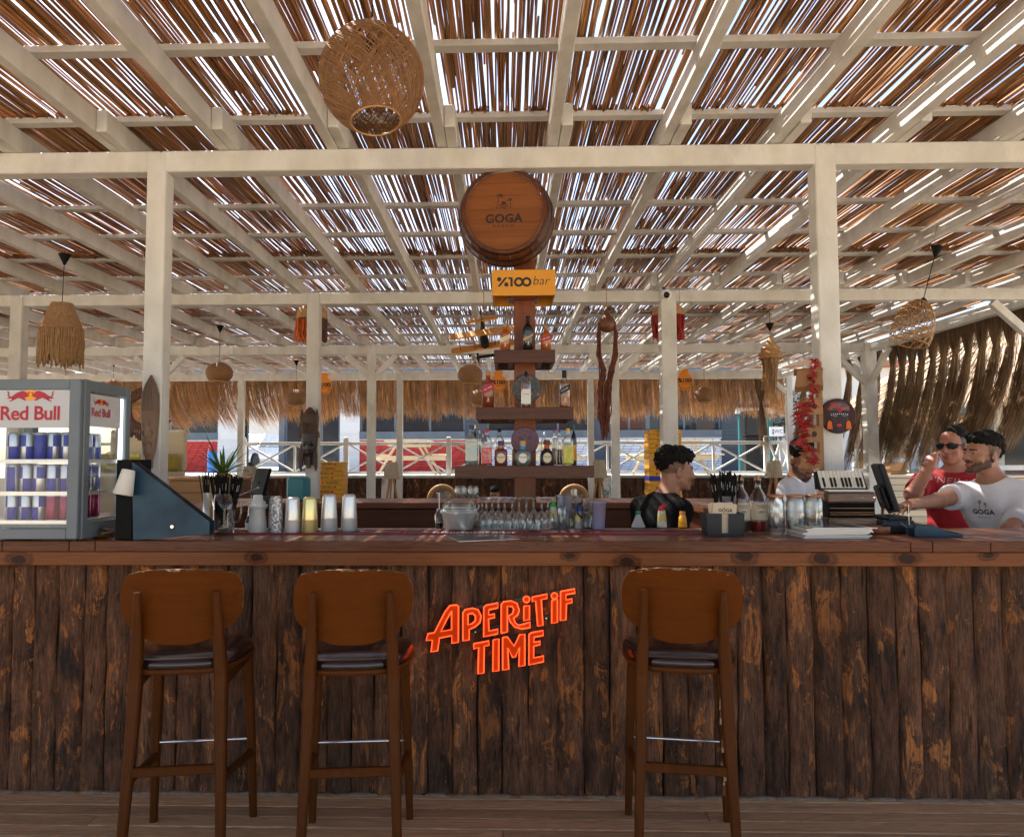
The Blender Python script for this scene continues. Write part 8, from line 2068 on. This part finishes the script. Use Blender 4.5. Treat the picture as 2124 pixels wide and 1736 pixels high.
class Person:
    def __init__(s, lo, hi, h=.0068): s.d = SDF(lo, hi, h); s.lo, s.hi, s.h = lo, hi, h
    def head(s, C, F, U, k=1.0):
        """C between the ears at eye level"""
        B = basis(F, U); C = np.array(C, float); s.C, s.B, s.k = C, B, k; d = s.d
        def T(p): return C + B @ (np.array(p) * k)
        s.T = T
        d.ell(T((0, -.018, .042)), np.array((.075, .096, .086)) * k, .02, B); d.ell(T((0, .032, -.028)), np.array((.060, .062, .082)) * k, .02, B)
        for x in (-1, 1): d.cap(T((x * .050, .005, -.055)), T((x * .022, .062, -.100)), .020 * k, .016 * k, .018); d.ell(T((x * .040, .058, -.030)), np.array((.024, .022, .022)) * k, .02, B)
        d.ell(T((0, .070, -.102)), np.array((.026, .020, .018)) * k, .015, B); d.cap(T((-.036, .078, .018)), T((.036, .078, .018)), .011 * k, .011 * k, .014)
        for x in (-1, 1): d.ell(T((x * .031, .093, -.002)), np.array((.017, .013, .010)) * k, .008, B, True); d.ell(T((x * .031, .078, -.003)), np.array((.013, .013, .012)) * k, .004, B)
        d.cap(T((0, .086, .008)), T((0, .112, -.034)), .009 * k, .013 * k, .010)
        for x in (-1, 1): d.ell(T((x * .013, .098, -.038)), np.array((.009, .011, .008)) * k, .006, B)
        d.ell(T((0, .088, -.066)), np.array((.024, .012, .006)) * k, .006, B); d.ell(T((0, .086, -.077)), np.array((.020, .012, .007)) * k, .006, B)
        for x in (-1, 1): d.ell(T((x * .076, -.014, -.012)), np.array((.010, .019, .032)) * k, .008, B); d.ell(T((x * .084, -.008, -.010)), np.array((.006, .010, .018)) * k, .005, B, True)
    def hand(s, W, D, Pn, side, curl=.5, k=1.0, spread=.25):
        """wrist W, direction D along the hand, palm normal Pn, side +1/-1 thumb side"""
        D = Vector(D).normalized(); Pn = Vector(Pn); Pn = (Pn - D * D.dot(Pn)).normalized(); X = D.cross(Pn) * side; W = Vector(W); d = s.d
        d.cap(W, W + D * .05 * k, .026 * k, .030 * k, .02)
        for x in (-.024, .0, .024): d.cap(W + D * .03 * k + X * x * k, W + D * .085 * k + X * x * 1.15 * k, .016 * k, .013 * k, .012)
        for i, (x, L) in enumerate(((-.033, .062), (-.011, .075), (.011, .082), (.032, .072))):
            p = W + D * .088 * k + X * x * k; dr = (D + X * x * spread * 6).normalized(); r = (.0095 - .0007 * abs(i - 2)) * k; a = 0
            for sg in (.45, .32, .23):
                a += curl * .9; q = p + (dr * math.cos(a) + Pn * math.sin(a)) * L * sg * k; d.cap(p, q, r, r * .92, .004); p = q; r *= .92
        p = W + D * .03 * k + X * .030 * k; q = p + (D * .5 + X * .8 + Pn * .25).normalized() * .045 * k; d.cap(p, q, .013 * k, .011 * k, .010); d.cap(q, q + (D * .85 + X * .25 + Pn * .55).normalized() * .035 * k, .011 * k, .0085 * k, .004)
    def limb(s, pts, rs, k=.02):
        for a, b, ra, rb in zip(pts[:-1], pts[1:], rs[:-1], rs[1:]): s.d.cap(a, b, ra, rb, k)
    def body(s, name, parent, skin, zones):
        V, Q = s.d.mesh(); c = V[Q].mean(1); L = (c - s.C) @ s.B / s.k; mats = [skin]; mi = np.zeros(len(Q), int)
        for fn, m in zones:
            sel = fn(L, c)
            if m not in mats: mats.append(m)
            mi[sel] = mats.index(m)
        o = np_mesh(name, V, Q, mats, None, True, mi); sm = o.modifiers.new('smooth', 'SMOOTH'); sm.factor = .5; sm.iterations = 2
        return place(o, parent)
def place(o, parent):
    if parent is not None:
        o.parent = parent; o.location = -Vector(parent.location)
    return o
def garment(name, parent, m, lo, hi, fn, h=.0085, noise=.004, ns=14, smooth=2):
    d = SDF(lo, hi, h); fn(d); V, Q = d.mesh()
    if noise: V = V + np.array([[mnoise.noise(Vector((p[0] * ns, p[1] * ns, p[2] * ns * .6))) * noise for _ in (0,)] * 3 for p in V])
    o = np_mesh(name, V, Q, m, None, True); sm = o.modifiers.new('smooth', 'SMOOTH'); sm.factor = .5; sm.iterations = smooth
    return place(o, parent)
def lips(L, c): return (np.abs(L[:, 0]) < .023) & (L[:, 2] > -.084) & (L[:, 2] < -.060) & (L[:, 1] > .086)
def brow(L, c): return (np.abs(np.abs(L[:, 0]) - .031) < .019) & (L[:, 2] > .012) & (L[:, 2] < .0225) & (L[:, 1] > .072)
def eyes(L, c): return (((np.abs(L[:, 0]) - .031) / .010) ** 2 + ((L[:, 2] + .002) / .0045) ** 2 < 1) & (L[:, 1] > .07)
def beard(L, c):
    x, y, z = L[:, 0], L[:, 1], L[:, 2]; w = .006 * np.sin(y * 190) * np.cos(x * 160)
    jaw = (y > -.012) & (z < -.026 - .50 * y + w) & (z > -.080 - .66 * y)
    jaw &= (np.abs(x) < .1) & (y < .16) & (z > -.16)
    return jaw | ((np.abs(x) < .030) & (y > .06) & (z < -.047) & (z > -.064))
def side_fade(zlo, zhi): return lambda L, c: (L[:, 2] > zlo) & (L[:, 2] < zhi) & (L[:, 1] < .010 + .40 * L[:, 2]) & (np.abs(L[:, 0]) < .079)
def hair(par, P, m, fn, noise, ns, h=.0065):
    C = P.C; lo = C - .17; hi = C + .20; d = SDF(lo, hi, h); fn(d, P); V, Q = d.mesh()
    V = V + np.array([list(mnoise.noise_vector(Vector(p) * ns) * noise) for p in V])
    return place(np_mesh('hair', V, Q, m, None, True), par)
def torso(d, neck, chest, hips, sw, k=1.0, g=0.0, depth=(.10, .105)):
    """sw: unit vector to the person's left; neck base, chest centre, hip centre"""
    N, Cc, Hh, X = [np.array(v, float) for v in (neck, chest, hips, sw)]; U = N - Hh; U /= np.linalg.norm(U); F = np.cross(X, U); B = np.stack([X, F, U], 1)
    d.ell(Cc + U * .05, np.array((.175 * k + g, depth[0] + g, .20)), .05, B); d.ell((Cc + Hh) / 2, np.array((.155 * k + g, depth[1] + g, .20)), .05, B); d.ell(Hh, np.array((.165 * k + g, depth[1] + g, .14)), .05, B)
    for s in (-1, 1): d.cap(N - U * .035, Cc + U * .135 + X * s * .155 * k, .055 + g, .058 + g, .04)
def legs(P, hips, sw, F, feet):
    for s, ft in zip((-1, 1), feet):
        h = Vector(hips) + Vector(sw) * s * .09; ft = Vector(ft); kn = (h + ft) / 2 + Vector(F) * .05
        P.limb([h, kn, ft + Vector((0, 0, .09))], [.085, .058, .042], .03); P.d.cap(ft + Vector((0, 0, .04)) - Vector(F) * .04, ft + Vector((0, 0, .035)) + Vector(F) * .15, .040, .034, .03)
def trousers(par, hips, sw, F, feet, m=None):
    H = Vector(hips)
    def fn(d):
        d.ell(H, np.array((.185, .14, .13)), .04, np.stack([np.array(sw), np.array(F), np.array((0, 0, 1.))], 1))
        for s, ft in zip((-1, 1), feet): h = H + Vector(sw) * s * .09; ft = Vector(ft); kn = (h + ft) / 2 + Vector(F) * .05; d.cap(h, kn, .100, .075, .03); d.cap(kn, ft + Vector((0, 0, .10)), .075, .062, .02)
    fs = [Vector(q) for q in feet] + [H]; lo = [min(q[i] for q in fs) - .25 for i in range(3)]; hi = [max(q[i] for q in fs) + .25 for i in range(3)]
    garment('trousers', par, m or JEANS, lo, hi, fn, .011, .006)
ZFL = -.06
# --- bartender in black, turned to the right
Y0 = 4.42; hc_ = at(1403, 975, Y0); Fh = Vector((math.cos(R(12)), math.sin(R(12)), -.06)); Xl = Vector((-.38, .92, 0)).normalized(); Ft = Vector((.92, .38, 0)).normalized()
nk = hc_ + Vector((-.055, -.02, -.175)); ch = nk + Vector((-.06, -.01, -.18)); hp_ = ch + Vector((-.05, -.02, -.30))
feet = [Vector((hp_.x - .04, hp_.y - .12, ZFL)), Vector((hp_.x + .02, hp_.y + .12, ZFL))]
per = thing('person', 'person with curly black hair in a black shirt behind the bar, looking to the right', 'person', (hp_.x, hp_.y, ZFL))
P = Person((hc_.x - .42, hc_.y - .42, ZFL), (hc_.x + .40, hc_.y + .42, hc_.z + .2)); P.head(hc_, Fh, (.05, 0, 1), .96); d = P.d
d.cap(P.T((0, -.030, -.05)), nk, .055, .060, .03); torso(d, nk, ch, hp_, Xl)
shR = ch + Vector((0, 0, .13)) - Xl * .185; shL = ch + Vector((0, 0, .13)) + Xl * .185
elR = shR + Vector((-.03, -.05, -.27)); wrR = elR + Ft * .20 + Vector((0, .02, -.10)); elL = shL + Vector((.04, .04, -.26)); wrL = elL + Ft * .2 + Vector((0, 0, -.06))
P.limb([shR, elR, wrR], [.052, .042, .028]); P.limb([shL, elL, wrL], [.052, .042, .028]); P.hand(wrR, Ft + Vector((0, 0, -.4)), (0, .6, -.7), 1); P.hand(wrL, Ft + Vector((0, 0, -.4)), (0, -.6, -.7), -1)
legs(P, hp_, Xl, Ft, feet)
P.body('body', per, SKIN, [(side_fade(-.02, .062), FADE), (lips, LIP), (brow, HAIR), (eyes, FADE)])
def sh1(d):
    torso(d, nk + Vector((0, 0, -.012)), ch, hp_, Xl, 1.0, .018)
    d.cap(shR, shR.lerp(elR, .9), .062, .060, .04); d.cap(shL, shL.lerp(elL, .9), .062, .060, .04)
    d.cap(nk + Vector((-.052, -.02, .030)), nk + Vector((-.02, -.055, -.02)), .022, .026, .02); d.cap(nk + Vector((-.052, .02, .030)), nk + Vector((.0, .05, -.03)), .020, .024, .02)
    d.plane_cut(hp_ - Vector((0, 0, .16)), (0, 0, -1))
garment('shirt', per, BKSHIRT, (hc_.x - .5, hc_.y - .45, hp_.z - .25), (hc_.x + .4, hc_.y + .45, hc_.z - .02), sh1, .0085, .008, 11)
def hr1(d, P):
    T = P.T; d.ell(T((0, -.024, .078)), np.array((.084, .104, .066)), .02, P.B); d.ell(T((0, .050, .088)), np.array((.066, .044, .040)), .02, P.B); d.ell(T((0, -.085, .045)), np.array((.066, .04, .055)), .02, P.B)
hair(per, P, HAIR, hr1, .016, 55)
trousers(per, hp_, Xl, Ft, feet)
# --- man in white bending over behind the bird boxes
Y0 = 5.0; hc_ = at(1667, 953, Y0); Fh = Vector((.25, -.86, -.50)); Xl = Vector((.5, .86, 0)).normalized(); Ft = Vector((.86, -.5, 0)).normalized()
nk = hc_ + Vector((-.01, .075, -.135)); ch = nk + Vector((.0, .08, -.19)); hp_ = ch + Vector((0, .09, -.30)); feet = [Vector((hp_.x - .11, hp_.y, ZFL)), Vector((hp_.x + .11, hp_.y + .02, ZFL))]
per = thing('person', 'person in a white shirt with dark beard, head bowed behind the bird boxes', 'person', (hp_.x, hp_.y, ZFL))
P = Person((hc_.x - .42, hc_.y - .35, ZFL), (hc_.x + .42, hc_.y + .45, hc_.z + .2)); P.head(hc_, Fh, (0, -.45, 1), .95); d = P.d
d.cap(P.T((0, -.030, -.05)), nk, .055, .060, .03); torso(d, nk, ch, hp_, Xl)
shR = ch + Vector((0, 0, .13)) - Xl * .185; shL = ch + Vector((0, 0, .13)) + Xl * .185; elR = shR + Vector((-.06, -.10, -.25)); wrR = elR + Vector((.10, -.20, -.02)); elL = shL + Vector((.06, -.10, -.25)); wrL = elL + Vector((-.10, -.20, -.02))
P.limb([shR, elR, wrR], [.052, .042, .028]); P.limb([shL, elL, wrL], [.052, .042, .028]); P.hand(wrR, (.3, -.9, -.1), (.2, 0, -1), -1); P.hand(wrL, (-.3, -.9, -.1), (-.2, 0, -1), 1); legs(P, hp_, Xl, Ft, feet)
P.body('body', per, SKIN3, [(beard, STUB), (lips, LIP), (brow, HAIR), (eyes, FADE)])
def sh2(d):
    torso(d, nk + Vector((0, 0, -.012)), ch, hp_, Xl, 1.0, .018); d.cap(shR, shR.lerp(elR, .75), .070, .072, .04); d.cap(shL, shL.lerp(elL, .75), .070, .072, .04); d.plane_cut(hp_ - Vector((0, 0, .16)), (0, 0, -1))
garment('shirt', per, WHSHIRT, (hc_.x - .5, hc_.y - .4, hp_.z - .25), (hc_.x + .5, hc_.y + .5, hc_.z - .05), sh2, .0085, .008, 11)
def hr2(d, P): T = P.T; d.ell(T((0, -.026, .060)), np.array((.080, .100, .078)), .02, P.B); d.ell(T((0, .06, -.02)), np.array((.10, .06, .10)), .01, P.B, True)
hair(per, P, HAIR, hr2, .006, 60); trousers(per, hp_, Xl, Ft, feet)
# --- man in red, hand to his mouth
Y0 = 5.2; hc_ = at(1975, 925, Y0); Fh = Vector((-.80, -.60, -.02)); Ft = Vector((-.62, -.78, 0)).normalized(); Xl = Vector((.78, -.62, 0)).normalized()
nk = hc_ + Vector((.035, .03, -.180)); ch = nk + Vector((.01, .02, -.20)); hp_ = ch + Vector((.02, .02, -.32)); zf = -.28
feet = [Vector((hp_.x - .09, hp_.y + .05, zf)), Vector((hp_.x + .10, hp_.y - .06, zf))]
per = thing('person', 'person in a red t-shirt and black sunglasses holding a hand to the mouth', 'person', (hp_.x, hp_.y, zf))
P = Person((hc_.x - .52, hc_.y - .62, zf), (hc_.x + .45, hc_.y + .45, hc_.z + .2)); P.head(hc_, Fh, (0, 0, 1), 1.0); d = P.d
d.cap(P.T((0, -.030, -.05)), nk, .060, .066, .03); torso(d, nk, ch, hp_, Xl, 1.08, 0, (.12, .135))
shR = ch + Vector((0, 0, .13)) - Xl * .20; shL = ch + Vector((0, 0, .13)) + Xl * .20
elR = at(1893, 1026, 4.95); wrR = at(1929, 966, 4.88); mt = Vector(P.T((0, .10, -.07)))
elL = shL + Vector((.05, -.02, -.27)); wrL = elL + Ft * .22
P.limb([shR, elR, wrR], [.056, .048, .031]); P.limb([shL, elL, wrL], [.056, .046, .031]); P.hand(wrR, (mt - wrR).normalized() + Vector((-.25, -.2, .55)), (.8, .35, -.1), 1, .75, 1.05); P.hand(wrL, Ft, (0, 0, -1), -1); legs(P, hp_, Xl, Ft, feet)
P.body('body', per, SKIN2, [(side_fade(.0, .07), HAIRG), (lips, LIP), (brow, HAIRG)])
def sh3(d):
    torso(d, nk + Vector((0, 0, -.012)), ch, hp_, Xl, 1.08, .016, (.12, .135)); d.cap(shR, shR.lerp(elR, .62), .074, .070, .04); d.cap(shL, shL.lerp(elL, .62), .074, .070, .04); d.plane_cut(hp_ - Vector((0, 0, .16)), (0, 0, -1)); d.plane_cut(shR.lerp(elR, .66), elR - shR)
shirt3 = garment('shirt', per, RDSHIRT, (hc_.x - .55, hc_.y - .6, hp_.z - .25), (hc_.x + .55, hc_.y + .5, hc_.z - .05), sh3, .0085, .007, 11)
def hr3(d, P): T = P.T; d.ell(T((0, -.030, .064)), np.array((.079, .098, .074)), .02, P.B); d.ell(T((0, .080, .035)), np.array((.10, .05, .062)), .01, P.B, True); d.ell(T((0, .02, -.03)), np.array((.12, .12, .06)), .01, P.B, True)
hair(per, P, HAIR, hr3, .006, 60)
T = lambda p: Vector(P.T(p)) - Vector(per.location)
b = MB()
for x in (-1, 1):
    vs = [T((x * .006, .101, .010)), T((x * .035, .100, .014)), T((x * .066, .072, .012)), T((x * .064, .070, -.010)), T((x * .045, .090, -.020)), T((x * .018, .102, -.014))]; b.add(vs, [tuple(range(6)) if x < 0 else tuple(range(6))[::-1]])
    b.tube([T((x * .066, .074, .004)), T((x * .082, .02, .004)), T((x * .084, -.02, -.004))], .0042, 6); b.tube(vs + [vs[0]], .0032, 5)
b.tube([T((-.008, .103, .008)), T((.008, .103, .008))], .003, 6); b.build('sunglasses', GLOSSB, per)
def shirt_print(name, o, u, v, m, fn, upv=(0, 0, 1), side=None):
    """flat lettering wrapped onto the cloth where the picture shows it"""
    from mathutils.bvhtree import BVHTree
    bv = BVHTree.FromPolygons([q.co for q in o.data.vertices], [tuple(f.vertices) for f in o.data.polygons])
    O = Vector((0, 0, CAM_Z)); h, n, _, _ = bv.ray_cast(O, ray(u, v).normalized())
    if h is None: return
    n = Vector((n.x, n.y, n.z * .3)).normalized(); n = -n if n.dot(ray(u, v)) > 0 else n
    x = Vector((0, 0, 1)).cross(n).normalized(); M = frame(h, x, upv); b = MB(); fn(b, M); vs = []
    for q in b.v:
        q = Vector(q); k, kn, _, _ = bv.ray_cast(q + n * .08, -n, .2); vs.append((k + n * .0022) if k else q)
    b.v = vs; par = o.parent; place(b.build(name, m), par)
shirt_print('shirt_print', shirt3, 1962, 997, mat('pale_print_red', (.55, .30, .30), rough=.8), lambda b, M: b.text("O'NEILL", .058, M @ Matrix.Rotation(R(-5), 4, 'Z'), 0, .0, .0006, 0, 1.3, 1.05))
trousers(per, hp_, Xl, Ft, feet)
# --- man in white reaching to the till
Y0 = 4.55; hc_ = at(2036, 942, Y0); Fh = Vector((-.97, -.20, .10)); Ft = Vector((-.80, -.60, 0)).normalized(); Xl = Vector((.60, -.80, 0)).normalized()
nk = hc_ + Vector((.055, .0, -.165)); ch = nk + Vector((.055, .02, -.20)); hp_ = ch + Vector((.10, .05, -.31)); zf = -.28
feet = [Vector((hp_.x - .06, hp_.y + .10, zf)), Vector((hp_.x + .10, hp_.y - .06, zf))]
per = thing('person', 'bearded person in a white t-shirt reaching an arm out to the till', 'person', (hp_.x, hp_.y, zf))
P = Person((hc_.x - .66, hc_.y - .48, zf), (hc_.x + .48, hc_.y + .50, hc_.z + .2)); P.head(hc_, Fh, (.10, 0, 1), 1.0); d = P.d
d.cap(P.T((0, -.030, -.05)), nk, .058, .064, .03); torso(d, nk, ch, hp_, Xl, 1.03)
shR = ch + Vector((0, 0, .125)) - Xl * .19; shL = ch + Vector((0, 0, .115)) + Xl * .19
elR = at(1945, 1038, 4.55); wrR = at(1893, 1046, 4.35); elL = at(2096, 1100, 4.35); wrL = elL + Vector((-.10, -.02, -.22))
P.limb([shR, elR, wrR], [.052, .043, .029]); P.limb([shL, elL, wrL], [.054, .044, .029]); P.hand(wrR, wrR - elR + Vector((0, 0, -.01)), (.1, .1, -1), -1, .35); P.hand(wrL, (-.3, -.1, -1), (-.6, .6, 0), -1); legs(P, hp_, Xl, Ft, feet)
P.body('body', per, SKIN, [(side_fade(-.03, .062), FADE), (beard, STUB), (lips, LIP), (brow, HAIR), (eyes, FADE)])
def sh4(d):
    torso(d, nk + Vector((0, 0, -.014)), ch, hp_, Xl, 1.03, .018); d.cap(shR, shR.lerp(elR, .55), .070, .074, .04); d.cap(shL, shL.lerp(elL, .80), .072, .076, .04); d.plane_cut(hp_ - Vector((0, 0, .16)), (0, 0, -1)); d.plane_cut(shR.lerp(elR, .58), (elR - shR) + Vector((0, 0, -.02)))
shirt4 = garment('shirt', per, WHSHIRT, (hc_.x - .55, hc_.y - .6, hp_.z - .25), (hc_.x + .6, hc_.y + .5, hc_.z - .05), sh4, .0085, .009, 11)
def hr4(d, P):
    T = P.T; d.ell(T((0, -.026, .074)), np.array((.082, .102, .070)), .02, P.B); d.ell(T((0, .046, .092)), np.array((.062, .042, .032)), .02, P.B); d.ell(T((0, -.085, .035)), np.array((.064, .038, .055)), .02, P.B)
hair(per, P, HAIR, hr4, .008, 60)
def goga(b, M):
    b.text('GOGA', .040, M, 0, .0, .0010, 0, 1.0, 1.05); b.text('BEACH', .014, M @ Matrix.Translation((0, -.032, 0)), 0, 0, 0, 0, 1, 1.6)
    for (x0, y0, x1, y1, r) in ((-.018, .022, -.012, .060, .014), (.018, .022, .018, .050, .011)):
        b.flat([(x0 - .001, y0), (x0 + .001, y0), (x1 + .0008, y1), (x1 - .0008, y1)], M)
        for k in range(6): a = R(k * 60 + 15); b.flat([(x1, y1), (x1 + r * math.cos(a - .25) * .7, y1 + r * math.sin(a - .25) * .7), (x1 + r * math.cos(a), y1 + r * math.sin(a)), (x1 + r * math.cos(a + .2) * .6, y1 + r * math.sin(a + .2) * .6)], M)
shirt_print('shirt_print', shirt4, 2040, 1062, INK, goga)
trousers(per, hp_, Xl, Ft, feet)
# --- small seated guest beyond the back counter
Y0 = 12.6; hc_ = at(1026, 1026, Y0); Fh = Vector((-.1, -1, -.2)); Xl = Vector((1, 0, 0)); Ft = Vector((0, -1, 0))
nk = hc_ + Vector((0, .05, -.17)); ch = nk + Vector((0, .03, -.20)); hp_ = ch + Vector((0, .04, -.30))
per = thing('person', 'dark haired person seated low beyond the back counter, seen between jars and column', 'person', (hp_.x, hp_.y, ZFL))
P = Person((hc_.x - .4, hc_.y - .65, ZFL), (hc_.x + .4, hc_.y + .45, hc_.z + .2), .010); P.head(hc_, Fh, (0, -.1, 1), 1.0); d = P.d
d.cap(P.T((0, -.030, -.05)), nk, .055, .060, .03); torso(d, nk, ch, hp_, Xl)
for s_ in (-1, 1):
    sh = ch + Vector((s_ * .185, 0, .13)); el = sh + Vector((s_ * .05, -.08, -.25)); wr = el + Vector((-s_ * .05, -.22, .0)); P.limb([sh, el, wr], [.052, .042, .028]); P.hand(wr, (0, -1, 0), (0, 0, -1), s_)
    hp2 = hp_ + Vector((s_ * .09, 0, 0)); kn = hp2 + Vector((s_ * .03, -.40, .02)); ft = Vector((kn.x, kn.y - .02, ZFL)); P.limb([hp2, kn, ft + Vector((0, 0, .09))], [.085, .06, .042], .03); d.cap(ft + Vector((0, 0, .05)), ft + Vector((0, -.12, .04)), .04, .034, .03)
P.body('body', per, SKIN3, [(beard, STUB), (brow, HAIR), (eyes, FADE)])
def sh5(d): torso(d, nk + Vector((0, 0, -.012)), ch, hp_, Xl, 1.0, .018)
garment('shirt', per, BKSHIRT, (hc_.x - .4, hc_.y - .3, hp_.z - .2), (hc_.x + .4, hc_.y + .4, hc_.z - .05), sh5, .012, .006)
hair(per, P, HAIR, hr4, .006, 60, .009)
p_ = Vector((hp_.x, hp_.y, ZFL)); b = MB(); hh = hp_.z - .09 - ZFL; b.lathe([(.24, 0), (.27, .04), (.27, hh - .06), (.22, hh)], 24); tag(b.build('pouf', CREAM, None, p_), 'low round pouf under the seated dark haired person', 'pouf')
